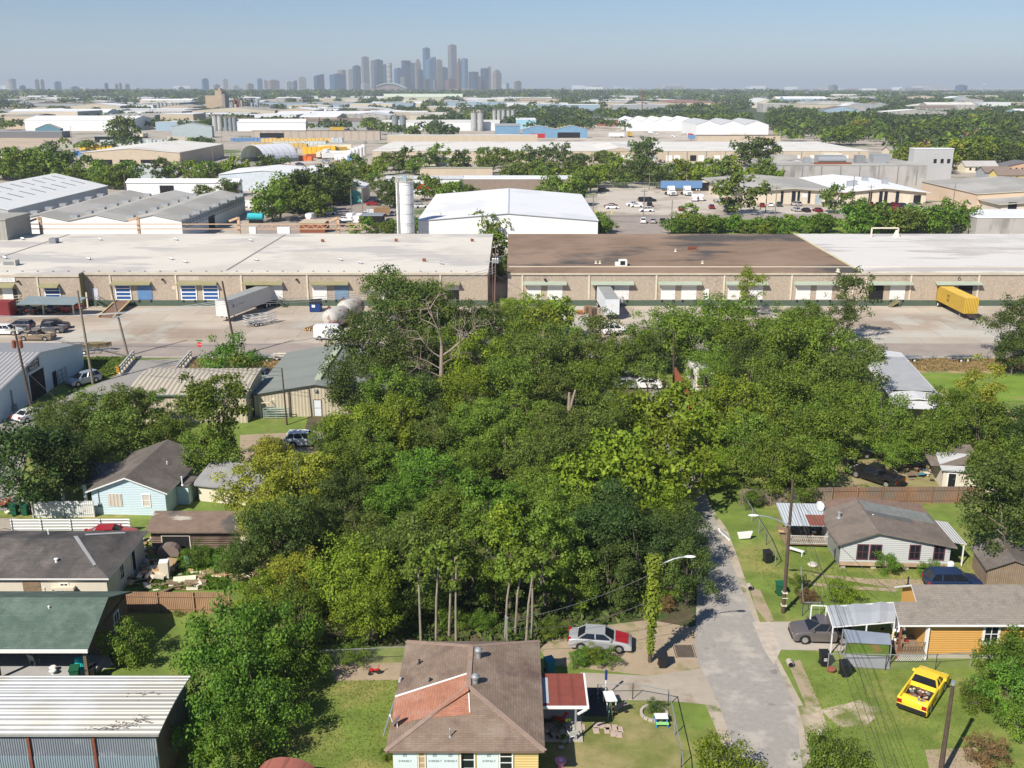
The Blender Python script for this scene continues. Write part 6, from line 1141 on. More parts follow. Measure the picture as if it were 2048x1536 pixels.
# orange gantry beam running behind the left warehouse
gt = thing('gantry', 'orange steel gantry beam standing behind the warehouse roof', 'gantry'); om = mat('gantry_orange', (.52, .35, .22), .6, .1); mb = MB(); y0_ = 240.5
xa, xb = XatY(52, y0_, 8.5), XatY(724, y0_, 8.5); zt = 8.7
for z in (zt, zt - 1.15): mb.box(xa, xb, y0_ - .1, y0_ + .1, z - .1, z + .1)
k = XatY(520, y0_, 8.5)
while k < xb: mb.bar((k, y0_, zt - 1.1), (k + 1.1, y0_, zt), .12); mb.bar((k + 1.1, y0_, zt), (k + 2.2, y0_, zt - 1.1), .12); k += 2.2
mb.build('beam', om, gt)
for u in (80, 276, 477, 676): x = XatY(u, y0_, 8); MB().box(x - .3, x + .3, y0_ + .2, y0_ + .8, 0, 10.3).bar((x, y0_ + .3, 10.2), (x - 2.2, y0_ + .3, 9.4), .5).build('bracket', om, gt)
for u in (505, 567): x = XatY(u, y0_, 8); MB().box(x - .8 - (u > 550) * .7, x + .8 + (u > 550) * .7, y0_ - .3, y0_ + .5, 6.4, 8.0).build('pier', white, gt)
# right hand end
wh('low white-roofed concrete warehouse at the right edge behind the trees', 1950, 2300, 472, 5.0, 420, coW, whR, 'flat')
# office warehouses
h = thing('office_warehouse', 'cream office warehouse under a grey low-gabled roof', 'building', (79.5, 362, 0)); gable(h, 38, 58, 4.3, 5.7, grR, tanL, 1.2, 'y', .55, fascia=offw)
for u in (1563, 1586, 1596, 1617): x = XatY(u, 362) - 79.5; MB().box(x - (.45 if u != 1586 else .7), x + (.45 if u != 1586 else .7), -.06, -.003, .3, 4.6).build('window', glass, h)
for u in (1657,): x = XatY(u, 362) - 79.5; MB().box(x - 1.3, x + 1.3, -.06, -.003, 0, 3.3).build('door', dark, h)
MB().box(XatY(1636, 362) - 79.5 - 1.2, XatY(1636, 362) - 79.5 + 1.2, -.06, -.003, 0, 3.3).build('door', mat('bluegrey_door', (.32, .37, .4)), h); MB().box(XatY(1603, 362) - 79.5, XatY(1613, 362) - 79.5, -.05, -.003, 2.4, 3.6).build('sign', white, h)
h = thing('office_warehouse', 'cream office warehouse under a brilliant white low-gabled roof', 'building', (118.6, 362, 0)); gable(h, 29.5, 58, 4.2, 5.7, mat('brilliant_white_roof', (.82, .83, .85), .5, .02), tanL, 1.1, 'y', .47, fascia=offw)
for u in (1739, 1760, 1770, 1793): x = XatY(u, 362) - 118.6; MB().box(x - .6, x + .6, -.06, -.003, .3, 4.5).build('window', glass, h)
for u in (1717, 1812, 1833): x = XatY(u, 362) - 118.6; MB().box(x - 1.3, x + 1.3, -.06, -.003, 0, 3.2).build('door', dark if u == 1833 else offw, h)
for u, v in ((1700, 367), (1708, 366), (1730, 358), (1770, 362)): p = P(u, v, 6) - h.location; MB().box(p.x - 1, p.x + 1, p.y - 1, p.y + 1, 4.6, 6.9).build('air_conditioner', galv, h)
h = thing('warehouse', 'tan-walled warehouse with wide grey roof at the right edge', 'warehouse', (157, 341, 0)); gable(h, 60, 48, 5.8, 7.6, grR, mat('peach_wall', (.60, .46, .33), .9, .05, .3, patch=((.55, .52, .46), .3, .62, .04)), .4, 'y', .5, fascia=offw)
h = thing('office_warehouse', 'small cream office wing with low gabled roof at the right edge', 'building', (158, 326, 0)); gable(h, 34, 14.8, 4.0, 5.2, grR, tanL, 1.0, 'y', .5, fascia=offw); x = XatY(2022, 326) - 158; MB().box(x - 1.4, x + 1.4, -.06, -.003, .3, 4.6).build('window', glass, h)
# grey plant with roof equipment
h = wh('long stained concrete plant building with rooftop tanks and ducts', 1545, 1850, 372, 8.5, 318, coW, grR, 'flat', pil_=8)
oxh, oyh = h.location.x, h.location.y
for k, (x, y, a, b, c, m) in enumerate(((22, 12, 12, 6, 3, galv), (38, 10, 4, 4, 3.2, grey), (46, 12, 6, 4, 3, galv), (30, 30, 8, 6, 3, offw), (8, 30, 10, 8, 2, grR), (52, 30, 8, 5, 2.5, galv), (15, 8, 3, 3, 2.5, galv))): MB().box(x, x + a, y, y + b, 8.76, 8.76 + c).build('roof_unit', m, h)
MB().cyl((20, 6, 10.6), (32, 6, 10.6), 1.5, n=14).build('roof_tank', galv, h); MB().box(18, 34, 3.9, 4.4, 8.76, 9.6).build('pipe_rack', rust, h)
h = wh('tall pale grey block building with three small square windows', 1822, 1900, 366, 14.5, 305, mat('pale_grey_block', (.42, .42, .42), .8, .04), whR, 'flat', name='building', cat='building', doors=[(1863, 1869, 8.5, 10.3), (1877, 1883, 8.5, 10.3), (1890, 1896, 8.5, 10.3)])
wh('brown-roofed low annex left of the stained concrete plant', 1490, 1560, 372, 5, 345, coW, brR, 'flat'); wh('white-walled shed with grey roof behind the office warehouses', 1540, 1640, 362, 8, 318, whW, grR, 'gy', rise=1.4)
# the long tan building
h = wh('very long tan warehouse with pale roof across the middle distance', 746, 1735, 326, 6.4, 284, tanW, tnR, 'flat', pil_=26)
ox2 = h.location.x; Y2 = h.location.y
for i, u in enumerate(list(range(1092, 1720, 16))):
    if i % 3 == 2: continue
    x = XatY(u, Y2, 2) - ox2; MB().box(x, x + 3.4, -.1, -.003, 1.1, 4.2).build('dock_door', dark if i in (6, 18, 30) else wd, h)
mb = MB(); x0_, x1_ = XatY(1200, Y2, 7) - ox2, XatY(1275, Y2, 7) - ox2; mb.slab([(x0_, -.3, 6.7), ((x0_ + x1_) / 2, -.3, 8.4), ((x0_ + x1_) / 2, 60, 8.4), (x0_, 60, 6.7), (x1_, -.3, 6.7), (x1_, 60, 6.7)], [(0, 1, 2, 3), (1, 4, 5, 2)], .2).build('entrance_gable', tnR, h)
MB().extr([(x0_, 6.3), (x1_, 6.3), ((x0_ + x1_) / 2, 8.15)], -.2, .4).build('gable_wall', tanW, h)
wh('narrow white-roofed warehouse behind the very long tan one, left', 775, 1075, 287, 6, 276, tanW, whR, 'flat')
# others, left to right / front to back
wh('low white-roofed building with red brick end at left centre', 255, 478, 392, 5.0, 362, whW, whR, 'gx', rise=1.2, doors=[(320, 348, 0, 4), (448, 474, 0, 4.4, brick)]); wh('tan gabled building between trees at left centre', 245, 330, 358, 5, 332, mat('bluish_wall', (.42, .48, .50)), tnR, 'gy', rise=1.5)
wh('big pale-roofed tan warehouse at left, canopy along its front', 165, 362, 335, 7.5, 281, tanW, tnR, 'gy', rise=2.2, doors=[(185, 225, 0, 4), (240, 268, 0, 4), (282, 316, 0, 4)])
wh('white-roofed building behind the row of green trees', 440, 618, 382, 6.5, 330, mat('white_blue_wall', (.52, .58, .62)), whR, 'gy', rise=1.6); wh('flat white-roofed building with blue side stripe', 610, 656, 360, 5, 332, whW, whR, 'flat')
wh('small white-roofed shop with turquoise roller door', 664, 726, 407, 5.2, 360, tanL, whR, 'gy', rise=1.5, name='shop', cat='building', doors=[(700, 721, 0, 4.6, yeD), (694, 700, 0, 3, yeD)]); wh('low brown-grey roofed building left of the turquoise door shop', 549, 664, 405, 3.6, 372, offw, mat('dusty_roof', (.33, .27, .22), .95, .1, .2), 'flat')
wh('white shed with red wall panels behind the tall silo', 773, 925, 392, 6.5, 352, whW, mat('silver_roof', (.50, .52, .53), .5), 'gx', rise=.8, doors=[(785, 800, 0, 4.5, red), (830, 880, 2.6, 4.6, red)]); wh('long white-roofed shed behind the bright white gabled shed', 925, 1146, 384, 5, 352, mat('dull_brown_wall', (.25, .2, .16)), whR, 'flat'); wh('small cream roofed shelter among trees left of the silo', 845, 905, 331, 4, 320, offw, whR, 'flat'); wh('low khaki roof in the trees behind the silo', 840, 985, 352, 3.5, 336, tanW, mat('khaki_roof', (.33, .33, .25)), 'flat')
wh('tan lean-to roof between bushes beside the gantry', 600, 650, 466, 2.8, 440, rust, mat('tan_sheet', (.5, .42, .3)), 'flat'); wh('grey shelter roof left of the silo foot', 722, 765, 452, 3.0, 436, dark, galv, 'flat', name='shelter', cat='shelter')
wh('open-sided canopy beside the white tractors', 1382, 1430, 382, 3.4, 365, dark, offw, 'flat', name='canopy', cat='canopy'); wh('tiny white house with peaked roof at the fence corner', 1152, 1166, 378, 4.5, 362, offw, galv, 'gy', name='hut', cat='hut')
# fabric arch
p = P(505, 326); t = thing('fabric_shelter', 'white barrel-vaulted fabric shelter with dark open front', 'shelter', (p.x, p.y, 0), R(-38)); mb = MB(); V = []; nn = 14
for i in range(nn + 1): a = math.pi * i / nn; V += [(10.5 * math.cos(a), 0, 2.2 + 7.6 * math.sin(a)), (10.5 * math.cos(a), 24, 2.2 + 7.6 * math.sin(a))]
mb.slab(V, [(2 * i, 2 * i + 2, 2 * i + 3, 2 * i + 1) for i in range(nn)], .15); mb.build('canopy', mat('white_fabric', (.66, .68, .72), .6, .05, .3, stripe=(0, 4, .0, .8)), t)
MB().box(-11, -10.2, 0, 24, 0, 2.2).box(10.2, 11, 0, 24, 0, 2.2).build('wall', grey, t); MB().box(-10, 10, 23.5, 23.8, 0, 7).build('end_wall', mat('brown_tarp', (.16, .13, .1)), t)
# pipe and pallet yard: stacks in rows
yg = 'stacks in the storage yard'
for u, v, w, hh, m, lb in ((640, 308, 22, 5, (.72, .42, .03), 'large bright yellow stack in the storage yard'), (603, 322, 12, 3, (.60, .14, .03), 'orange container in the storage yard'), (626, 317, 8, 2.5, (.30, .07, .04), 'dark red stack beside the orange container'), (560, 295, 40, 3, (.55, .38, .12), 'long row of yellow-brown stacks behind the fabric shelter'), (600, 284, 60, 3, (.60, .42, .15), 'farthest long yellow row of the storage yard'), (600, 291, 40, 3, (.50, .55, .56), 'long silver row between the yellow rows'), (690, 300, 10, 4, (.40, .44, .46), 'grey stack right of the large yellow stack'), (675, 285, 10, 4, (.45, .5, .52), 'tall silver stack at the right end of far row'), (500, 283, 30, 3, (.12, .22, .40), 'blue stacks above the fabric shelter')):
    p = P(u, v); t = thing('stack', lb, 'stack', (p.x, p.y, 0)); mb = MB(); k = int(w / 3)
    for i in range(k): mb.box(-w / 2 + i * 3, -w / 2 + i * 3 + 2.8, 0, 5, 0, hh * (.8 + .2 * rnd.random()))
    mb.build('bundles', mat('stack_%d' % (u * 1000 + v), m, .7, .15, .4), t)
for k, u in enumerate((708, 715, 722, 729, 735)): p = P(u - 8, 322 - k * 3); t = thing('tank', 'one of five small white upright tanks in a diagonal row', 'tank', (p.x, p.y, 0), 0, 'row of five small white tanks'); MB().lathe((0, 0, 0), [(1.7, 0), (1.7, 5), (1.3, 6), (.3, 6.4)], 12).build('shell', white, t)
for u, v, w, hh, m, lb in ((192, 300, 24, 3.5, (.62, .42, .05), 'yellow stacks beside the blue bundles at far left yard'), (128, 312, 26, 3, (.08, .22, .50), 'bright blue bundles in the far left yard'), (60, 314, 40, 3, (.50, .54, .55), 'grey-white bundles at the left edge yard'), (160, 296, 30, 3.4, (.35, .36, .27), 'khaki rack rows in the far left yard'), (280, 289, 60, 4, (.45, .50, .50), 'long silver pipe racks behind the big pale roof'), (220, 297, 26, 3, (.5, .52, .5), 'pale stacks beside the yellow ones, far left yard')):
    p = P(u, v); t = thing('stack', lb, 'stack', (p.x, p.y, 0)); mb = MB()
    for i in range(int(w / 2.6)): mb.box(-w / 2 + i * 2.6, -w / 2 + i * 2.6 + 2.3, rnd.random() * 2, 5, 0, hh * (.6 + .4 * rnd.random()))
    mb.build('bundles', mat('stack_%d' % (u * 1000 + v), m, .7, .2, .4), t)
p = P(512, 446); t = thing('tank_trailer', 'turquoise tank lying beside the side lot', 'tank', (p.x, p.y, 0)); MB().lathe((0, 0, 2), [(.4, -2.6), (1.1, -2.3), (1.1, 2.3), (.4, 2.6)], 14, axis='X').build('shell', mat('turquoise', (.03, .42, .48), .4), t); MB().box(-2, 2, -.7, .7, .1, 1.2).build('cradle', dark, t)
p = P(754, 434); t = thing('truck', 'white stake-bed truck parked before the silo', 'truck', (p.x, p.y, 0), R(200)); MB().box(-1, 3, -1.1, 1.1, .5, 1.1).box(1.2, 3, -1.05, 1.05, 1.1, 2.5).build('cab', white, t); MB().box(-4, 1.0, -1.2, 1.2, 1.0, 3.1).build('stake_bed', mat('stake', (.32, .2, .1)), t)
for xx in (-2.8, 2.0):
    for yy in (-1, 1): MB().cyl((xx, yy - .15, .45), (xx, yy + .15, .45), .45, n=10).build('wheel', tyre, t)
# silos and plants
def silos(lab, us, vb, vt, w_px, m, name='silo', grp=None):
    for i, u in enumerate(us):
        p = P(u, vb); H = 40 - math.tan(ang(vt)) * p.y; r = w_px / pxm(p.y) / 2; t = thing(name, lab, 'silo', (p.x, p.y, 0), 0, grp or lab); MB().cyl((0, 0, 0), (0, 0, H), r, n=16).build('shell', m, t, smooth=False)
        mb = MB().cyl((0, 0, H), (0, 0, H + .3), r * 1.06, n=12)
        for k in range(8): a = k * math.pi / 4; mb.bar((r * math.cos(a), r * math.sin(a), H), (r * math.cos(a), r * math.sin(a), H + 2), .25)
        mb.cyl((0, 0, H), (0, 0, H + r * .9), r * .5, r * .1, 8); mb.build('top_gear', mat('silo_gear', (.25, .23, .2)), t)
cs = mat('silo_concrete', (.40, .41, .40), .9, .15, .1, patch=((.27, .27, .27), .08, .55, .08)); ss = mat('silo_steel', (.22, .25, .27), .6, .12, .1)
silos('tall dark grey silo in the pair behind the trees at centre left', (791, 806), 266, 233, 13, ss); silos('weathered grey silo of the standing pair right of centre', (948, 961), 262, 226, 12.5, cs); silos('slim grey silo in the row of five right of centre', (989, 998, 1007, 1017, 1026), 250, 221, 7.5, cs)
silos('pale grey silo of the front row beside the brown grain plant', (431, 441), 262, 232, 10, cs); silos('blue-grey silo of the rear cluster at the brown grain plant', (453, 462, 470), 262, 236, 8, ss); silos('small pale silo in the white-topped trio at left', (318, 325, 333), 226, 206, 6, cs); silos('tan silo in the small group beside the white-topped trio', (346, 353, 359), 225, 207, 5.5, mat('tan_silo', (.38, .33, .25)))
def blk(t, u0, u1, vt, vb, dy, dz, m, nm, back=0):
    Y = P(u0, vb).y; x0, x1 = XatY(u0, Y) - t.location.x, XatY(u1, Y) - t.location.x; H = 40 - math.tan(ang(vt)) * Y; MB().box(x0, x1, Y - t.location.y + back, Y - t.location.y + back + dy, 0, H).build(nm, m, t)
tb = mat('grain_tan', (.44, .34, .24), .9, .1, .05, patch=((.33, .26, .2), .06, .58, .06)); db = mat('dark_plant', (.10, .10, .11), .8, .2, .1)
p = P(430, 228); t = thing('grain_plant', 'tan concrete grain plant with a stepped tower', 'plant', (p.x, p.y, 0)); blk(t, 413, 433, 191, 228, 30, 0, tb, 'silo_block'); blk(t, 433, 446, 181, 228, 26, 0, tb, 'tower'); blk(t, 439, 443, 176, 228, 10, 0, tb, 'stair_tower', 4); blk(t, 446, 452, 188, 228, 24, 0, mat('grain_shade', (.26, .23, .21)), 'annex')
p = P(480, 232); t = thing('refinery_plant', 'dark tangle of process towers and pipes beside the grain plant', 'plant', (p.x, p.y, 0))
for k in range(26): u = 458 + rnd.random() * 50; w = rnd.uniform(1.2, 5); blk(t, u, u + w, rnd.uniform(198, 220), 232, rnd.uniform(4, 12), 0, (db, rust, ss, tb, galv)[k % 5], 'tower', rnd.uniform(0, 20))
p = P(1238, 262)
h = wh('long white warehouse with four saw-tooth gables', 1252, 1392, 262, 9, 232, whW, whR, 'gy', 5, rise=3); wh('broad white-walled warehouse with grey triple gables', 1392, 1536, 274, 10, 236, whW, mat('steel_grey_roof', (.50, .51, .52), .6), 'gy', 3, rise=3.5); wh('red brick building left of the white saw-tooth warehouse', 1195, 1250, 252, 7, 238, brick, whR, 'flat'); wh('blue metal building with twin grey gables', 1045, 1175, 276, 7, 252, blW, mat('pale_grey_roof', (.48, .47, .44)), 'gy', 2, rise=3.2, doors=[(1060, 1090, 0, 3.5, red), (1115, 1160, 0, 4.5)])
wh('blue metal shed with ribbed grey roof beside the silos', 990, 1040, 268, 7, 254, blW, galv, 'gx', rise=2); wh('small light blue block behind the blue metal shed', 1032, 1072, 258, 9, 236, mat('light_blue_block', (.3, .52, .62)), whR, 'flat'); wh('brown flat-roofed tan warehouse right of the truck racks', 1395, 1560, 288, 6, 270, tanW, brR, 'flat')
wh('long brown-topped tan wall building behind the storage yard', 504, 760, 280, 7, 262, mat('beige_panel', (.42, .36, .30), stripe=(0, 6, 0, .8)), brR, 'flat', doors=[(520, 568, 0, 5.5)]); wh('white warehouse with sloped metal roof left of centre', 470, 612, 262, 8, 244, whW, mat('pale_zinc', (.56, .57, .56)), 'gx', rise=3)
wh('large cream and green warehouse below the skyline', 768, 925, 206, 16, 195, mat('cream_green', (.50, .50, .36)), mat('mint_roof', (.50, .56, .46)), 'gx', rise=8); wh('long cream low warehouse right of the mint-roofed one', 930, 1100, 208, 12, 196, mat('pale_cream', (.62, .60, .50)), whR, 'flat')
wh('square pinkish office block with window grid below the skyline', 900, 949, 192, 34, 188, mat('pink_grid', (.36, .27, .25), .8, .05, .02, brick=(6, 4, .5, .5, .1)), whR, 'flat', name='office_block', cat='office block'); wh('long rust-stained roof building far right of the skyline', 1345, 1465, 214, 8, 200, offw, mat('rust_stained_roof', (.30, .15, .11)), 'flat'); wh('long white roof right of the lattice tower', 1190, 1350, 206, 9, 198, tanL, whR, 'flat'); wh('long flat white roof below the pinkish office block', 560, 760, 226, 8, 214, whW, whR, 'flat'); wh('square brick block right of the pinkish office block', 1007, 1033, 197, 30, 192, mat('brick_block', (.32, .19, .16)), grR, 'flat', name='office_block', cat='office block')
wh('white shed with blue-grey side left of the twin dark silos', 722, 800, 250, 9, 232, mat('bluewhite_side', (.50, .56, .60)), whR, 'flat'); wh('tan warehouse with grey roof right of the dark silos', 820, 900, 243, 8, 229, tanL, grR, 'gx', rise=3); wh('pale yellow warehouse left of centre', 567, 635, 232, 9, 219, mat('pale_yellow_wall', (.62, .56, .38)), whR, 'flat'); wh('blue-grey gabled warehouse behind the big pale roof', 345, 425, 275, 9, 246, mat('greyblue_wall', (.36, .42, .44)), mat('olive_grey_roof', (.33, .33, .29)), 'gy', rise=3)
wh('green arched-roof hangar among trees at far left', 72, 122, 272, 6, 252, mat('hangar_teal', (.10, .22, .27)), grR, 'gy', rise=4); wh('dark-windowed low building at the left edge', -30, 125, 276, 5, 262, mat('dk', (.16, .16, .17)), galv, 'flat'); wh('cream wide-roofed shop at the left edge above the trees', -40, 28, 327, 5, 298, tanL, mat('sandy_roof', (.52, .50, .40)), 'gx', rise=2); wh('greenish canopy building before the silver racks', 190, 272, 285, 4.5, 272, dark, mat('sea_roof', (.42, .50, .46)), 'flat')
# ---------------------------------------------------------------- generic industrial roofs receding to the skyline
roofs = [whR, whR, grR, tnR, mat('silver_far_roof', (.55, .57, .58), .6), mat('white_far_roof', (.80, .80, .78), .6), mat('brown_far_roof', (.22, .17, .14))]
walls_ = [whW, tanL, tanW, grW, coW, mat('far_blue_wall', (.30, .40, .48)), mat('far_beige', (.52, .46, .36))]
placed = []
def free(x, y, w, d, gap=6):
    for (a, b, c, e) in placed:
        if x < c + gap and x + w > a - gap and y < e + gap and y + d > b - gap: return False
    return True
for o in list(COL.objects):
    if o.parent is None and o.get('category') in ('warehouse', 'building', 'office block', 'shop', 'plant') and o.location.y > 200:
        mx = [max(((c.matrix_basis @ Vector(k)).x for c in o.children if c.type == 'MESH' for k in c.bound_box), default=0), max(((c.matrix_basis @ Vector(k)).y for c in o.children if c.type == 'MESH' for k in c.bound_box), default=0)]
        placed.append((o.location.x, o.location.y, o.location.x + mx[0], o.location.y + mx[1]))
n_w = 0; tries = 0; rw = random.Random(11)
zones = ((-20, 1560, 186, 198, 70, 'low roof in the distant band under the skyline'), (-20, 1240, 198, 225, 95, 'flat industrial roof in the district beyond the silos'), (-20, 760, 225, 262, 40, 'industrial roof left of the twin dark silos'))
for (u0, u1, v0, v1, cnt, lb) in zones:
    k = 0; tries = 0
    while k < cnt and tries < 4000:
        tries += 1; u = rw.uniform(u0, u1); v = rw.uniform(v0, v1); p = P(u, v); s = min(1.0 + p.y / 2500, 2.2); w = rw.uniform(22, 90) * s; d = rw.uniform(22, 60) * s; H = rw.uniform(5, 10) * min(s, 1.4)
        if not free(p.x, p.y, w, d, 8 if p.y < 1500 else 25): continue
        placed.append((p.x, p.y, p.x + w, p.y + d)); k += 1
        wh(lb, 0, 0, 0, H, 0, rw.choice(walls_), rw.choice(roofs), rw.choice(['flat', 'flat', 'gx', 'gy']), rise=rw.uniform(1.5, 4), world=(p.x, p.y, w, d) if 0 else (p.x, p.x + w, p.y, d), group=lb)
zz_ = 0; tries = 0; rlb = 'pale larger roof in the canopy of the right suburb'
while zz_ < 60 and tries < 3000:
    tries += 1; u = rw.uniform(1500, 2080); v = 186 + 60 * rw.random() ** 1.5; p = P(u, v); s = min(1.0 + p.y / 3000, 2); w = rw.uniform(18, 55) * s; d = rw.uniform(14, 30) * s; H = rw.uniform(6, 10) * s
    if not free(p.x, p.y - 30, w, d + 30, 8): continue
    placed.append((p.x, p.y - 20, p.x + w, p.y + d)); zz_ += 1
    wh(rlb, 0, 0, 0, H, 0, rw.choice(walls_), rw.choice([whR, grR, tnR, roofs[5], MATS['brown_far_roof']]), rw.choice(['flat', 'gx', 'gy']), rise=rw.uniform(2, 5), world=(p.x, p.x + w, p.y, d), group=rlb)
# suburban houses on the right
hg = 'small house roof among the trees of the right-hand suburb'; hp_ = []
hmats = [mat('sub_roof_%d' % i, c, .9, .1, .3) for i, c in enumerate(((.30, .27, .25), (.22, .17, .14), (.42, .40, .38), (.36, .18, .11), (.15, .15, .16), (.55, .55, .55)))]
for i in range(6): hh = thing('house', hg, 'house', (0, 0, 0), 0, hg); gable(hh, 14, 9, 3, 5.6, hmats[i], [tanL, whW, walls_[5], brick, offw, tanW][i], .5, 'x' if i % 2 else 'y', .5, x0=-7, y0=-4.5); hp_.append(hh)
k = 0; tries = 0
while k < 130 and tries < 6000:
    tries += 1; u = rw.uniform(1380, 2100); v = 196 + 130 * rw.random() ** 1.6
    if u < 1780 and v > 262: continue
    if u < 1560 and v > 215: continue
    p = P(u, v)
    if not free(p.x, p.y, 15, 10, 5): continue
    placed.append((p.x - 7, p.y - 5, p.x + 7, p.y + 5))
    if k < 6: q = hp_[k]; q.location = (p.x, p.y, 0); q.rotation_euler.z = rw.choice([0, 1.57]) + .1
    else: s = 1 if v > 230 else 1.6; dup(hp_[rw.randrange(6)], (p.x, p.y, 0), rw.choice([0, 1.57]) + rw.uniform(-.1, .2), hg, hg, (s, s, s))
    k += 1
for i, (u, v, w, d, rm, wmm, lb, ax) in enumerate(((1970, 358, 12, 9, 1, mat('grey_house_wall', (.3, .32, .34)), 'brown-roofed grey house behind the tan right-edge warehouse', 'x'), (1995, 364, 16, 8, 1, mat('yellow_house_wall', (.60, .48, .18)), 'yellow house with brown roof nearest the grey-roofed warehouse', 'x'), (2010, 345, 22, 12, 4, mat('peach_house', (.55, .36, .24)), 'large orange-walled house with dark roof at right edge', 'y'), (2000, 300, 12, 9, 3, tanL, 'red-roofed house highest at the right edge', 'x'), (1930, 345, 16, 8, 2, offw, 'white low house left of the brown-roofed grey house', 'x'))):
    p = P(u, v); hh = thing('house', lb, 'house', (p.x, p.y, 0), .05); gable(hh, w, d, 3, 5.4, hmats[rm], wmm, .5, ax, .5); placed.append((p.x, p.y, p.x + w, p.y + d))
    for xx in (2, 5, 8): MB().box(xx, xx + 1, -.06, -.003, 1, 2.3).build('window', glass, hh)
wh('large cream domed church roof far in the right suburb', 1505, 1560, 216, 8, 205, tanL, mat('cream_dome', (.55, .53, .48)), 'gy', rise=9, name='hall', cat='hall'); wh('second cream hall roof right of the domed one', 1562, 1600, 217, 7, 208, tanL, MATS['cream_dome'], 'gy', rise=6, name='hall', cat='hall')
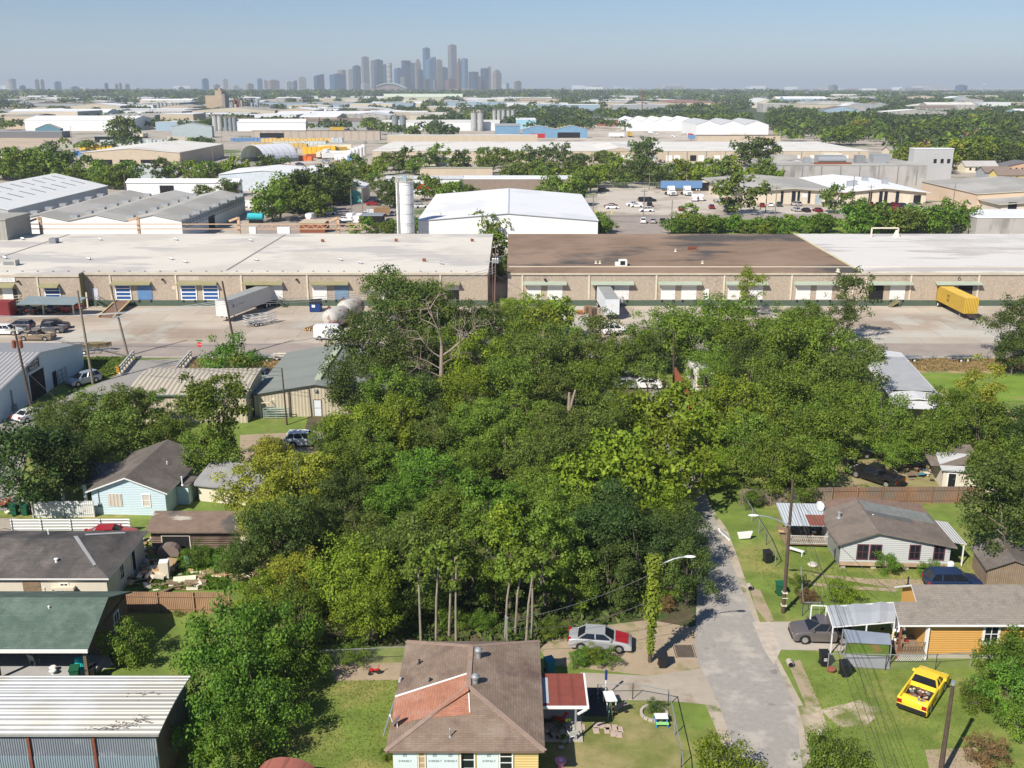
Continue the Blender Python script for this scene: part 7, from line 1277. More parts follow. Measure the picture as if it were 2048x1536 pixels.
# ---------------------------------------------------------------- downtown towers
def glassm(n, c, m=.0, ro=.35, cf=.75, per=12): return mat('tower_' + n, c, ro, .04, .002, stripe=(1, per, .0, cf), spec=.6)
def glassm(n, c, m=.0, ro=.35, cf=.75, per=12):
    return mat('tower_' + n, c, ro, .04, .002, brick=(9, 14, cf * .75, 3.2, .06), spec=.6)
TW = {'blue': glassm('blue', (.04, .13, .26)), 'deep': glassm('deep', (.02, .06, .13)), 'grey': glassm('grey', (.20, .20, .205), cf=.9), 'tan': glassm('tan', (.32, .255, .20), cf=.8), 'white': glassm('white', (.50, .50, .48), cf=.7), 'red': glassm('red', (.22, .11, .095), cf=.85), 'glass': glassm('glass', (.09, .21, .34), cf=.85), 'dark': glassm('dark', (.09, .10, .12))}
SKY = [  # u0, u1, top row, finish, style, label
 (723, 739, 114, 'grey', 0, 'flat-topped pale grey tower left of the blue glass pair'), (739, 748, 122, 'white', 0, 'slim white tower touching the pale grey tower'), (746, 767, 120, 'deep', 0, 'broad dark blue glass tower left of the stadium'), (766, 782, 129, 'deep', 0, 'lower dark blue tower behind the broad one'), (773, 784, 125, 'white', 1, 'round-topped white tower right of the dark blue pair'),
 (803, 822, 121, 'deep', 2, 'dark tower with an open frame crown'), (788, 806, 137, 'blue', 0, 'squat blue tower left of the open-framed one'), (812, 833, 125, 'blue', 1, 'cylindrical-fronted blue tower beside the open-framed one'), (829, 843, 118, 'tan', 3, 'tan tower with stepped crown in the centre'), (835, 846, 140, 'deep', 0, 'low dark tower in front of the tan stepped one'),
 (846, 861, 96, 'blue', 0, 'second tallest blue glass tower'), (850, 873, 113, 'glass', 4, 'slanted-top glass tower in front of the second tallest'), (870, 885, 120, 'tan', 0, 'tan tower just left of the tallest tower'), (874, 896, 135, 'blue', 0, 'blue glass block at the foot of the tallest tower'), (896, 914, 90, 'grey', 0, 'tallest grey granite tower of the skyline'),
 (914, 923, 116, 'red', 3, 'reddish stepped tower right of the tallest'), (922, 936, 116, 'glass', 1, 'pale curved glass tower right of the reddish one'), (937, 957, 143, 'deep', 1, 'squat round-topped dark tower'), (935, 961, 152, 'tan', 0, 'wide tan block in front of the squat round tower'), (961, 978, 136, 'deep', 1, 'dark blue tower with pale edge near the right end'), (975, 982, 134, 'tan', 0, 'thin tan slab beside the dark blue right tower'), (985, 1003, 139, 'tan', 3, 'tan and grey stepped tower, rightmost tall one'),
 (889, 912, 157, 'red', 3, 'brownish stepped block below the tallest tower'), (705, 722, 132, 'deep', 0, 'dark tower left of the flat grey tower'), (691, 713, 139, 'white', 0, 'white ribbed tower left of centre'), (674, 692, 139, 'tan', 1, 'rounded beige tower behind the white ribbed one'), (658, 690, 149, 'blue', 0, 'wide blue glass block at left of downtown'), (626, 648, 148, 'deep', 4, 'dark split tower at the left end of downtown'), (592, 612, 155, 'white', 0, 'pale block with dark base left of the split tower'), (584, 600, 162, 'deep', 0, 'low dark office block left of downtown'), (567, 584, 164, 'white', 0, 'low white hospital block left of downtown'),
 (532, 558, 161, 'tan', 0, 'tan block far left of downtown'), (512, 524, 158, 'glass', 0, 'thin grey-blue tower far left of downtown'), (524, 533, 161, 'white', 0, 'thin white tower far left of downtown'), (800, 812, 153, 'grey', 1, 'small grey tower above the stadium roof'), (840, 850, 155, 'tan', 0, 'small tan block in the downtown middle'), (848, 860, 158, 'red', 0, 'small reddish block in the downtown middle'), (866, 874, 160, 'grey', 0, 'small pale block right of downtown middle'), (720, 738, 168, 'white', 0, 'low cream block at the stadium left end'),
 (401, 416, 158, 'blue', 0, 'blue glass tower at left quarter of the horizon'), (442, 455, 159, 'white', 0, 'white and grey tower right of the left-quarter blue tower'), (424, 438, 170, 'grey', 0, 'low grey block between the left-quarter towers'), (8, 28, 157, 'white', 1, 'white hotel tower at the far left horizon'), (66, 76, 160, 'grey', 0, 'left one of the twin grey towers at far left'), (77, 86, 160, 'grey', 0, 'right one of the twin grey towers at far left'), (104, 120, 164, 'glass', 0, 'glass tower right of the far left twins'), (34, 48, 172, 'blue', 0, 'low blue block right of the white hotel tower'), (136, 156, 174, 'blue', 0, 'low wide blue block at far left'), (205, 214, 167, 'blue', 0, 'small blue tower between far left and quarter'), (226, 234, 169, 'grey', 0, 'first small grey tower of the far trio'), (235, 241, 167, 'blue', 0, 'second small tower of the far trio'), (246, 257, 169, 'grey', 0, 'third small tower of the far trio'),
 (1028, 1043, 163, 'grey', 0, 'pale block just right of downtown'), (1012, 1018, 167, 'glass', 0, 'small glass block right of downtown'), (490, 506, 168, 'tan', 0, 'low tan block left of the thin towers'), (460, 476, 172, 'white', 0, 'low white block at left third of horizon'), (352, 366, 175, 'grey', 0, 'low grey block at the left third of horizon'), (1660, 1678, 171, 'grey', 0, 'tiny grey tower on the right horizon'), (1915, 1938, 171, 'blue', 0, 'tiny wide block on the right horizon')]
for i, (u0, u1, vt, fn, st, lb) in enumerate(SKY):
    Y = 6200 + (i * 137) % 500 - 250 + (300 if vt < 140 else 0); x0, x1 = XatY(u0, Y), XatY(u1, Y); w = x1 - x0; H = 40 - math.tan(ang(vt)) * Y; th_ = R(35 if i % 4 else 28) if st != 1 else 0; W_ = w; w = W_ / (math.cos(th_) + math.sin(th_)) if th_ else w; d = w; t = thing('tower', lb, 'tower', ((x0 + x1) / 2, Y + 40, 0), th_); m = TW[fn]; mb = MB()
    if st == 1:
        n = 12; mb.prism([(w / 2 + w / 2 * math.cos(2 * math.pi * k / 24 + .13) * 1.0, d / 2 + d / 2 * math.sin(2 * math.pi * k / 24 + .13)) for k in range(24)], 0, H * .985); mb.box(w * .3, w * .7, d * .3, d * .7, H * .985, H)
    elif st == 2: mb.box(0, w, 0, d, 0, H * .84).box(0, w * .14, 0, d, H * .84, H).box(w * .86, w, 0, d, H * .84, H).box(w * .43, w * .57, 0, d, H * .84, H).box(0, w, 0, d, H * .96, H + .5)
    elif st == 3: mb.box(0, w, 0, d, 0, H * .86).box(w * .12, w * .88, d * .1, d * .9, H * .86, H * .94).box(w * .28, w * .72, d * .3, d * .7, H * .94, H)
    elif st == 4: mb.extr([(0, 0), (w, 0), (w, H), (0, H * .9)], 0, d)
    else: mb.box(0, w, 0, d, 0, H).box(w * .3, w * .8, d * .3, d * .8, H, H + 5)
    mb.v = [(q[0] - w / 2, q[1] - d / 2, q[2]) for q in mb.v]; mb.build('body', m, t)
    if i in (12,): MB().cyl((-w * .4, 0, H), (-w * .4, 0, H + 50), 2, .5, 6).build('antenna', white, t)
Y = 5300; x0, x1 = XatY(753, Y), XatY(812, Y); w = x1 - x0; t = thing('stadium', 'ballpark stadium with a pale green arched roof', 'stadium', (x0, Y, 0)); V = []
for k in range(9): s = k / 8; z = 36 + 34 * math.sin(math.pi * (s * .75 + .12)) - 12 * s; V += [(w * s, 0, z), (w * s, 120, z)]
MB().slab(V, [(2 * k, 2 * k + 2, 2 * k + 3, 2 * k + 1) for k in range(8)], 4).build('roof', mat('stadium_green', (.42, .52, .47), .5), t); MB().extr([(0, 0)] + [(V[2 * k][0], V[2 * k][2] - 5) for k in range(9)] + [(w, 0)], 6, 110).box(-60, -.1, 20, 110, 0, 34).build('body', mat('stadium_wall', (.25, .20, .19)), t)
# radio masts and far poles
for u, vt, vb, lb in ((1799, 174, 200, 'thin white radio mast in the right suburb, left one'), (1965, 168, 196, 'thin white radio mast in the right suburb, middle one'), (2045, 188, 222, 'thin white radio mast at the right edge'), (1284, 180, 222, 'reddish lattice water tower mast right of centre')):
    p = P(u, vb); H = 40 - math.tan(ang(vt)) * p.y; t = thing('radio_mast', lb, 'mast', (p.x, p.y, 0)); MB().cyl((0, 0, 0), (0, 0, H), 1.0, .7, 6).build('mast', galv if u != 1284 else rust, t); MB().cyl((0, 0, H - 3), (0, 0, H), 2.6, n=8).build('head', white if u != 1284 else rust, t)
mg = 'poles standing in the middle distance'
for i, (u, vt, vb) in enumerate(((1287, 379, 432), (1342, 400, 462), (1298, 345, 381), (1372, 342, 378), (1453, 348, 384), (1531, 360, 425), (1549, 372, 441), (1703, 352, 415), (1737, 370, 428), (1904, 366, 425), (1186, 388, 428), (704, 378, 440), (726, 371, 436), (602, 373, 395), (627, 370, 392), (676, 313, 340), (445, 258, 300), (253, 348, 398), (226, 349, 380), (80, 305, 332), (112, 284, 310), (887, 287, 312), (1263, 303, 330), (1800, 268, 312), (1931, 290, 335), (1630, 262, 300), (144, 252, 280), (427, 292, 330), (1150, 295, 315))):
    p = P(u, vb); H = 40 - math.tan(ang(vt)) * p.y; t = thing('utility_pole', 'thin wooden pole standing among the mid-distance lots and roofs', 'utility pole', (p.x, p.y, 0), 0, mg); MB().cyl((0, 0, 0), (0, 0, H), .17, .12, 7).build('pole', poleG, t)
    if i % 2 == 0: MB().box(-1.2, 1.2, -.25, -.13, H - .7, H - .5).build('crossarm', poleG, t)
for u in (1184, 1193, 1198, 1205, 1216, 1222): p = P(1000 + (u - 1000) * 1.0, 428); 
for i, u in enumerate((1193, 1207, 1224)): p = P(u, 428); t = thing('bollard', 'yellow bollard at the truck lot entrance beside white shed', 'bollard', (p.x, p.y, 0), 0, 'yellow bollards at the lot entrance'); MB().cyl((0, 0, 0), (0, 0, 1.3), .16, n=8).build('post', mat('bollard_yellow', (.75, .6, .04)), t)
# ---------------------------------------------------------------- middle-distance and far trees
HAB['mid_round'] = (4, 3.9, 4.1, 44, 60, .40); HAB['mid_wide'] = (5, 3.6, 3.8, 50, 60, .43)
groups = [  # polygon-free boxes: u0, u1, v0, v1 (foot rows), count, size range, foliage, label
 (1010, 1560, 362, 381, 42, (3.4, 5.4), 'mid dark lime olive', 'tree in the green belt before the very long tan warehouse'), (1000, 1240, 318, 345, 8, (4, 6), 'dark mid', 'dark tree close to the wall of the very long tan warehouse'), (760, 990, 330, 352, 10, (4, 6.5), 'dark mid', 'tree in the cluster between silo and tan warehouse'),
 (1340, 1660, 462, 474, 22, (2.0, 3.1), 'lime mid bright', 'bushy tree right behind the brown-roofed warehouse'), (1690, 1910, 455, 474, 14, (3, 4.4), 'mid bright olive', 'bushy tree behind the white membrane roof'), (1200, 1215, 465, 474, 3, (2, 3), 'bright mid', 'shrubby tree at the white shed corner'), (1040, 1170, 483, 487, 6, (1.2, 2), 'lime mid', 'sapling against the white shed wall'),
 (-10, 125, 352, 378, 11, (5, 7.5), 'dark mid', 'dark tree at the left edge above the slotted roof'), (150, 260, 362, 385, 8, (4, 6), 'dark mid', 'tree left of the white roof with brick end'), (320, 600, 360, 378, 13, (3.5, 5.5), 'dark lime mid', 'tree in the row before the white-roofed building at left'), (350, 470, 385, 400, 3, (3, 4), 'olive dark', 'thin tree before the low white wall at left'),
 (540, 600, 400, 455, 6, (4, 6), 'mid lime', 'rounded tree beside the side lot cars'), (600, 690, 400, 440, 7, (4, 6.5), 'dark mid', 'dark tree left of the turquoise door shop'), (680, 760, 350, 385, 9, (3, 5), 'lime mid', 'light tree behind the turquoise door shop'), (770, 800, 400, 425, 3, (3.5, 4.5), 'dark', 'tree left of the tall silo'), (835, 950, 400, 425, 5, (3.5, 5), 'dark mid', 'tree right of the tall silo'), (1100, 1180, 385, 425, 5, (4, 5), 'dark mid', 'tree behind the bright white shed right side'),
 (700, 860, 466, 476, 9, (1.6, 3), 'bright lime mid', 'low bush at the gantry end behind the warehouse roof'), (190, 240, 468, 474, 3, (2.4, 3), 'olive mid', 'shrub rising behind the pale roof near the gantry'), (1560, 1600, 355, 372, 5, (4, 5), 'lime mid', 'tree before the stained concrete plant'), (1800, 2060, 325, 352, 16, (5, 8), 'dark mid yellow lime', 'suburb tree right of the pale grey block')]
far_groups = [
 (180, 260, 245, 262, 5, (7, 10), 'dark mid', 'large tree beyond the left storage yard'), (60, 430, 290, 305, 12, (4, 7), 'dark mid', 'tree along the left storage yard'), (430, 760, 225, 262, 14, (6, 9), 'dark mid', 'tree among the roofs left of the dark silos'), (760, 900, 262, 280, 12, (6, 9), 'dark mid', 'tree at the foot of the dark silos'), (1100, 1200, 255, 285, 5, (4, 6), 'dark mid', 'tree beside the blue twin-gabled building')]
def midtree(x, y, r, leaf, lb, rn):
    me, tr = proto(rn.choice(['mid_round', 'mid_wide']), leaf, rn.randrange(2)); bsh = 'bush' in lb or 'shrub' in lb or 'sapling' in lb; t = thing('bush' if bsh else 'tree', lb, 'bush' if bsh else 'tree', (x, y, 0), rn.uniform(0, 6.28), lb); s = r / 4; t.scale = (s, s, s * rn.uniform(.85, 1.15))
    for nm, dta in (('crown', me), ('trunk', tr)): c = bpy.data.objects.new(nm, dta); COL.objects.link(c); c.parent = t
rn = random.Random(3)
def blocked(x, y, g=1.0):
    for (a, b, c, e) in placed:
        if a - g < x < c + g and b - g - (14 if g < 0 else 0) < y < e + g: return True
    return False
for (u0, u1, v0, v1, cnt, sz, lf, lb) in groups:
    k = 0; tries = 0
    while k < cnt and tries < cnt * 30:
        tries += 1; u = u0 + (u1 - u0) * ((k + rn.random()) / cnt if tries < cnt * 5 else rn.random()); p = P(u, rn.uniform(v0, v1))
        if blocked(p.x, p.y, 1.5): continue
        midtree(p.x, p.y, rn.uniform(*sz), rn.choice(lf.split()), lb, rn); k += 1
for u, v, r, lf, lb in ((1473, 430, 7.6, 'olive', 'single round tree standing in the fenced truck lot'), (976, 494, 4.0, 'mid', 'tall light tree in the gap between the two long warehouses, back one'), (990, 520, 4.0, 'mid', 'leafy tree filling the warehouse gap, middle one'), (992, 560, 3.0, 'dark', 'leafy tree filling the warehouse gap, front one'), (1668, 427, 4.5, 'olive', 'small tree between parked car rows at the office warehouses'), (247, 288, 10, 'olive', 'tall olive-brown tree standing alone in the left middle distance'), (1287, 330, 6.8, 'dark', 'tall dark tree before the very long tan warehouse gable'), (1500, 334, 8, 'dark', 'group of tall dark trees at the right end of tan warehouse, left'), (1536, 334, 7.5, 'dark', 'group of tall dark trees at the right end of tan warehouse, right'), (1380, 440, 3, 'mid', 'small bush in the field beside the kerb cars')):
    p = P(u, v); midtree(p.x, p.y, r, lf, lb, rn)
    COL.objects[-1]
# right-hand suburb: the nearest trees one by one, the rest as one far wood
k = 0; tries = 0; slb = 'tree in the dense canopy of the right-hand suburb'
near = []
while len(near) < 30 and tries < 9000:
    tries += 1; u = rn.uniform(1560, 2110); v = rn.uniform(232, 330)
    if (u < 1790 and v > 292) or (u < 1560 + (v - 232) * 1.5): continue
    p = P(u, v)
    if blocked(p.x, p.y, -1): continue
    near.append(p)
for p in near: midtree(p.x, p.y, rn.uniform(5.5, 9), rn.choice('dark dark mid mid lime olive yellow'.split() if rn.random() < .5 else ['dark', 'mid']), slb, rn)
def farwood(name, lab, pts, rads, leafs, per, seed):
    rs = np.random.RandomState(seed); n = len(pts); base = rs.normal(size=(n, per, 3)); base /= np.linalg.norm(base, axis=2, keepdims=True); base[:, :, 2] = np.abs(base[:, :, 2]) ** .8
    Rr = rads[:, None, None]; ctr = np.concatenate([pts, (rads * .45)[:, None]], 1)[:, None, :]
    bump = 1 + .28 * np.sin(base[:, :, :1] * 5 + rs.uniform(0, 6, (n, 1, 1))) * np.cos(base[:, :, 1:2] * 6)
    C = ctr + base * Rr * np.array([1, 1, .8]) * bump * rs.uniform(.8, 1.03, (n, per, 1)); N = base + rs.normal(size=base.shape) * .45 + np.array([0, 0, .2]); S = np.repeat(rads * .24, per) * rs.uniform(.6, 1.2, n * per)
    o = bpy.data.objects.new(name, quads_mesh(name, C.reshape(-1, 3), N.reshape(-1, 3), S, MATS[leafs], rs=rs)); COL.objects.link(o); o['kind'] = 'stuff'; o['label'] = lab; return o
def scatter(u0, u1, v0, v1, n, seed, sz, keep=1.0, expo=1.0, clump=None):
    r = random.Random(seed); out, rad = [], []; tr_ = 0
    while len(out) < n and tr_ < n * 12:
        tr_ += 1; u = r.uniform(u0, u1); v = v0 + (v1 - v0) * r.random() ** expo; p = P(u, v)
        if clump and math.sin(p.x / clump[0] + 1.7 * math.sin(p.y / clump[1])) + math.sin(p.y / clump[1] + seed + p.x / clump[0] * .3) < clump[2]: continue
        if p.y < 4500 and blocked(p.x, p.y, -2): continue
        s = 1 if p.y < 1500 else min(2.4, p.y / 1500); out.append((p.x, p.y)); rad.append(r.uniform(*sz) * s)
    return np.array(out), np.array(rad)
for i, lf in enumerate(('leaf_far', 'leaf_dark', 'leaf_far', 'leaf_mid')):
    a, b = scatter(1540, 2120, 179.5, 262, 1450, 50 + i, (4.5, 8.5), expo=1.3); a2, b2 = scatter(1560, 2120, 232, 330, 90, 150 + i, (5.5, 9)); kp = np.array([not ((1024 + q[0] * F / (q[1] * math.cos(PITCH) + 11.4) < 1790 and q[1] < P(0, 292).y)) for q in a2]); a = np.concatenate([a, a2[kp]]); b = np.concatenate([b, b2[kp]]); farwood('distant_woods', 'hazy canopy of the far right suburb', a, b, lf, 70, 20 + i)
    a, b = scatter(-80, 1560, 179.5, 200, 700, 70 + i, (7, 11), clump=(160, 260, -.2)); farwood('distant_woods', 'hazy tree bands between roofs under the skyline', a, b, lf, 40, 30 + i)
    a, b = scatter(-80, 1500, 198, 262, 260, 90 + i, (6, 9), clump=(60, 90, -.1)); ex = [(P(rn.uniform(g_[0], g_[1]), rn.uniform(g_[2], g_[3])), rn.uniform(*g_[5])) for g_ in far_groups for _ in range(g_[4] // 3)]; ex = [e for e in ex if not blocked(e[0].x, e[0].y, 0)]; a = np.concatenate([a, np.array([(e[0].x, e[0].y) for e in ex])]); b = np.concatenate([b, np.array([e[1] for e in ex])]); farwood('distant_woods', 'scattered tree masses among the industrial roofs', a, b, lf, 90, 40 + i)
# the farthest low roofs are beyond counting
mbf = MB(); r = random.Random(5)
for i in range(1300):
    u = r.uniform(-60, 2110); v = 178.2 + 12 * r.random() ** 1.6; p = P(u, v)
    w = r.uniform(20, 90) * (p.y / 6000 + .4); H = r.uniform(5, 12) * (1 + (r.random() < .06) * 2) * (p.y / 9000 + .6); mbf.box(p.x, p.x + w, p.y, p.y + r.uniform(20, 60), 0, H, r.randrange(5))
o = mbf.build('distant_roofs', [whR, tanL, roofs[5], coW, brR]); o['kind'] = 'stuff'; o['label'] = 'countless pale low roofs near the horizon'

# vehicles scattered over the distant lots
vg = 'vehicles parked on the distant lots'; k = 0; tries = 0
while k < 90 and tries < 3000:
    tries += 1; z_ = rw.choice(((560, 720, 308, 334), (1190, 1500, 262, 284), (485, 590, 402, 425), (620, 790, 425, 462), (100, 1300, 235, 300), (1220, 1470, 395, 425), (1500, 1560, 300, 330), (380, 480, 330, 352))); u = rw.uniform(z_[0], z_[1]); p = P(u, rw.uniform(z_[2], z_[3]))
    if blocked(p.x, p.y, 2.5): continue
    q = vehicle(*rw.choice((('sedan', 'white'), ('suv', 'white'), ('pickup', 'white'), ('sedan', 'silver'), ('suv', 'black'), ('sedan', 'dark_red'), ('sedan', 'navy'), ('van', 'white'), ('suv', 'silver'))), 'small vehicle parked on a lot in the middle distance', (p.x, p.y, .08), rw.choice((0, R(85), R(180), R(10))), group=vg, small=True, cat='vehicle'); k += 1
for k in range(24):
    for _ in range(40):
        z_ = rw.choice(((640, 720, 300, 325), (1190, 1500, 264, 282), (200, 1300, 236, 290))); p = P(rw.uniform(z_[0], z_[1]), rw.uniform(z_[2], z_[3]))
        if not blocked(p.x, p.y, 5): break
    else: continue
    t = thing('semi_trailer', 'box trailer standing on a lot in the far industrial district', 'trailer', (p.x, p.y, .06), rw.choice((0, R(90), R(20))), 'box trailers in the far industrial district'); MB().box(-6.5, 6.5, -1.25, 1.25, 1.1, 3.9).build('body', rw.choice((white, white, offw, blm, ye, red)), t); MB().box(3, 5.5, -1.2, 1.2, 0, .95).box(-4.2, -4, -1, 1, 0, 1.1).build('wheels', tyre, t)

# ---------------------------------------------------------------- small things in the yards
cn = thing('canopy', 'grey fabric car canopy on white poles beside the orange house', 'canopy'); q = [P(1653, 1212, 2.5), P(1666, 1253, 2.3), P(1789, 1243, 2.5), P(1796, 1203, 2.7)]; nn = 9; V = []
for i in range(nn):
    t_ = i / (nn - 1); a = q[0].lerp(q[3], t_); b = q[1].lerp(q[2], t_); sg = .10 * math.sin(t_ * math.pi * 6); V += [(b.x, b.y, b.z + sg), ((a.x + b.x) / 2, (a.y + b.y) / 2, (a.z + b.z) / 2 + .12 + sg), (a.x, a.y, a.z + sg)]
MB().slab(V, [(3 * i + j, 3 * i + 3 + j, 3 * i + 4 + j, 3 * i + 1 + j) for i in range(nn - 1) for j in range(2)], .03).build('cover', mat('silver_tarp', (.36, .38, .40), .45, .06, 1), cn, smooth=False)
mb = MB(); wp_ = [Vector(p) for p in q]
for a, b in ((0, 1), (1, 2), (2, 3), (3, 0)): mb.bar(wp_[a] - Vector((0, 0, .06)), wp_[b] - Vector((0, 0, .06)), .07)
for p in wp_ + [wp_[1].lerp(wp_[2], .55), wp_[0] + Vector((-1.1, .1, 0))]: mb.bar((p.x, p.y, 0), (p.x, p.y, p.z - .05), .08)
mb.bar(wp_[0], wp_[0] + Vector((-1.1, .1, 0)), .06); mb.build('frame', white, cn)
sh = thing('shelter', 'low metal-roofed shelter with green plastic front before the canopy', 'shelter'); q = [P(1692, 1284, 1.75), P(1783, 1289, 1.75), P(1779, 1267, 2.1), P(1686, 1258, 2.1)]
MB().slab([tuple(q[0]), tuple(q[1]), tuple(q[2]), tuple(q[3])], [(0, 1, 2, 3)], .05).build('roof', mat('blue_grey_zinc', (.33, .38, .44), .35, .1, 1, metal=.4), sh)
a, b = q[0], q[1]; MB().add([(a.x + .05, a.y + .05, .75), (b.x - .1, b.y + .05, .75), (b.x - .1, b.y + .1, 1.68), (a.x + .05, a.y + .1, 1.68)], [(0, 1, 2, 3)]).build('front_panel', mat('green_plastic', (.10, .16, .03), .15, .3, 1.2, patch=((.22, .14, .06), 1.0, .62, .05), spec=.8), sh)
MB().add([(a.x + .05, a.y - .5, .05), (b.x - .1, b.y - .5, .05), (b.x - .1, b.y + .04, .72), (a.x + .05, a.y + .04, .72)], [(0, 1, 2, 3)]).build('skirt', mat('grey_tarp', (.20, .21, .22), .6), sh)
mb = MB()
for p in q: mb.bar((p.x, p.y, 0), (p.x, p.y, p.z - .05), .07)
mb.build('posts', galv, sh)
def wbin(lab, u, v, m, rz=0, cat='bin'):
    p = P(u, v); t = thing('wheelie_bin', lab, cat, (p.x, p.y, .02), rz); V = []
    for z, w, d in ((.06, .24, .26), (1.0, .31, .36)): V += [(-w, -d, z), (w, -d, z), (w, d, z), (-w, d, z)]
    MB().add(V, [(3, 2, 1, 0), (4, 5, 6, 7), (0, 1, 5, 4), (1, 2, 6, 5), (2, 3, 7, 6), (3, 0, 4, 7)]).build('body', m, t)
    MB().slab([(-.34, -.4, 1.04), (.34, -.4, 1.04), (.34, .38, 1.12), (-.34, .38, 1.12)], [(0, 1, 2, 3)], .06).bar((-.28, .42, 1.05), (.28, .42, 1.05), .04).build('lid', m, t)
    for x in (-.25, .25): w = MB().cyl((x - .04, .28, .12), (x + .04, .28, .12), .12, n=10).build('wheel', tyre, t)
    return t
gbin = mat('green_bin', (.015, .10, .05), .5, .06); tbin = mat('teal_bin', (.02, .20, .24), .5, .06)
b = wbin('black wheeled bin at the left end of the orange house fence', 1647, 1331, black); b2 = wbin('black wheeled bin nearer the yellow pickup', 1688, 1352, black, .1)
wbin('dark green bin beside the tall brown pole', 1559, 1190, gbin); wbin('black bin beside the road fence of the weathered house', 1534, 1125, black, .2); wbin('black bin by the vine-wrapped pole', 1324, 1334, black); wbin('teal bin at the back corner of brown house', 1099, 1345, tbin, .4)
wbin('green bin left of the pair by the white plank fence', 30, 1030, gbin); wbin('green bin right of the pair by the white plank fence', 51, 1030, gbin, .1); wbin('green-lidded bin behind the corrugated shed', 152, 1362, gbin, .2); wbin('black bin behind the corrugated shed', 184, 1360, black, .2)
for o, zz in ((b, .55),): s = MB().box(-.12, .12, -.345, -.335, zz, zz + .06).box(-.12, .12, -.345, -.335, zz + .14, zz + .2).build('marking', white, o)
def simple(name, lab, cat, u, v, z=0, rz=0): p = P(u, v, z); return thing(name, lab, cat, (p.x, p.y, z), rz)
t = simple('rug', 'dark grate mat with pale border lying by the road', 'mat', 1369, 1303, .03); MB().box(-.75, .75, -.95, .95, 0, .03).build('mat', mat('mat_brown', (.10, .08, .06), .9, .3, 4), t); mb = MB()
ring_b = lambda mb, x, y, w, z: mb.box(-x, x, -y, -y + w, .0, z).box(-x, x, y - w, y, .0, z).box(-x, -x + w, -y + w, y - w, .0, z).box(x - w, x, -y + w, y - w, .0, z)
ring_b(mb, .85, 1.05, .07, .05); ring_b(mb, .7, .9, .04, .045); mb.build('border', mat('border_tan', (.42, .34, .26)), t)
# front garden
t = simple('picnic_table', "small child's picnic table, white top and green-blue legs", 'table', 1322, 1446, .0); MB().box(-.42, .42, -.28, .28, .5, .56).build('tabletop', white, t); MB().box(-.42, .42, -.6, -.36, .28, .33).box(-.42, .42, .36, .6, .28, .33).build('bench', mat('lime_plastic', (.25, .60, .22), .5), t); MB().box(-.4, -.32, -.55, .55, 0, .27).box(-.39, -.33, -.2, .2, .25, .5).build('leg', mat('blue_plastic', (.05, .2, .5), .5), t); MB().box(.32, .4, -.55, .55, 0, .27).box(.33, .39, -.2, .2, .25, .5).build('leg', MATS['blue_plastic'], t)
t = simple('planter_ring', 'ring of pale stones around the dark lawn shrub', 'planter', 1308, 1428, .0); mb = MB()
for i in range(16): a = i * math.pi / 8; mb.obox((.85 * math.cos(a), .85 * math.sin(a), .08), (.3, .18, .16), Matrix.Rotation(a + 1.57, 3, 'Z'))
mb.build('stones', conc, t)
t = simple('table', 'white patio table beside the bicycles', 'table', 1219, 1412, .0, R(8)); MB().prism([(-.38, -.6), (.38, -.6), (.34, .6), (-.34, .6)], .72, .78).build('tabletop', white, t)
for x in (-.3, .3):
    for y in (-.5, .5): MB().box(x - .03, x + .03, y - .03, y + .03, 0, .72).build('leg', white, t)
def bicycle(lab, u, v, rz, m):
    t = simple('bicycle', lab, 'bicycle', u, v, .0, rz); fr = MB(); fr.bar((-.5, 0, .33), (-.15, 0, .33), .04).bar((-.15, 0, .33), (.35, 0, .85), .04).bar((-.5, 0, .33), (-.3, 0, .8), .04).bar((-.3, 0, .8), (.35, 0, .85), .04).bar((.35, 0, .9), (.5, 0, .33), .04).bar((-.15, 0, .33), (-.32, 0, .9), .04); fr.build('frame', m, t)
    for x in (-.5, .5):
        mb = MB(); n = 16
        for i in range(n): a, b = 2 * math.pi * i / n, 2 * math.pi * (i + 1) / n; mb.bar((x + .32 * math.cos(a), 0, .33 + .32 * math.sin(a)), (x + .32 * math.cos(b), 0, .33 + .32 * math.sin(b)), .04)
        for i in range(4): a = math.pi * i / 4; mb.bar((x + .3 * math.cos(a), 0, .33 + .3 * math.sin(a)), (x - .3 * math.cos(a), 0, .33 - .3 * math.sin(a)), .012)
        mb.build('wheel', tyre, t)
    MB().box(-.45, -.2, -.07, .07, .9, .95).build('saddle', black, t); MB().bar((.33, -.28, .98), (.33, .28, .98), .03).build('handlebar', black, t); return t
bicycle('bicycle leaning below the white patio table', 1218, 1436, R(80), mat('bike_teal', (.05, .25, .25), .4)); bicycle('dark bicycle lying left of the patio table', 1196, 1404, R(30), black)
t = simple('tarp_shadow', 'dark pad of tarpaulin and painted shadow on the ground beside porch', 'tarp_shadow', 1188, 1405, .02); MB().box(-.75, .75, -1.5, 1.7, 0, .05).build('sheet', mat('tarp_shadow_dark', (.035, .042, .05), .6), t)  # flat dark pad: black tarpaulin with shadow painted into its colour
t = simple('post', 'white post with a blue top by the patio table', 'post', 1211, 1392, .0); MB().cyl((0, 0, 0), (0, 0, 1.6), .05).build('pole', white, t); MB().cyl((0, 0, 1.3), (0, 0, 2.0), .09).build('cover', mat('navy_cover', (.02, .04, .18)), t)
t = simple('stroller', 'folded black pushchair right of the patio table', 'pushchair', 1240, 1426, .0); MB().bar((-.4, -.2, .4), (.4, .2, .7), .4, .12).build('seat', black, t); mb = MB().bar((-.4, -.25, .1), (.5, .25, .9), .04).bar((-.4, .25, .1), (.5, -.25, .9), .04).build('frame', grey, t)
for x, y in ((-.4, -.3), (-.4, .3), (.4, 0)): MB().cyl((x, y - .03, .12), (x, y + .03, .12), .12, n=10).build('wheel', tyre, t)
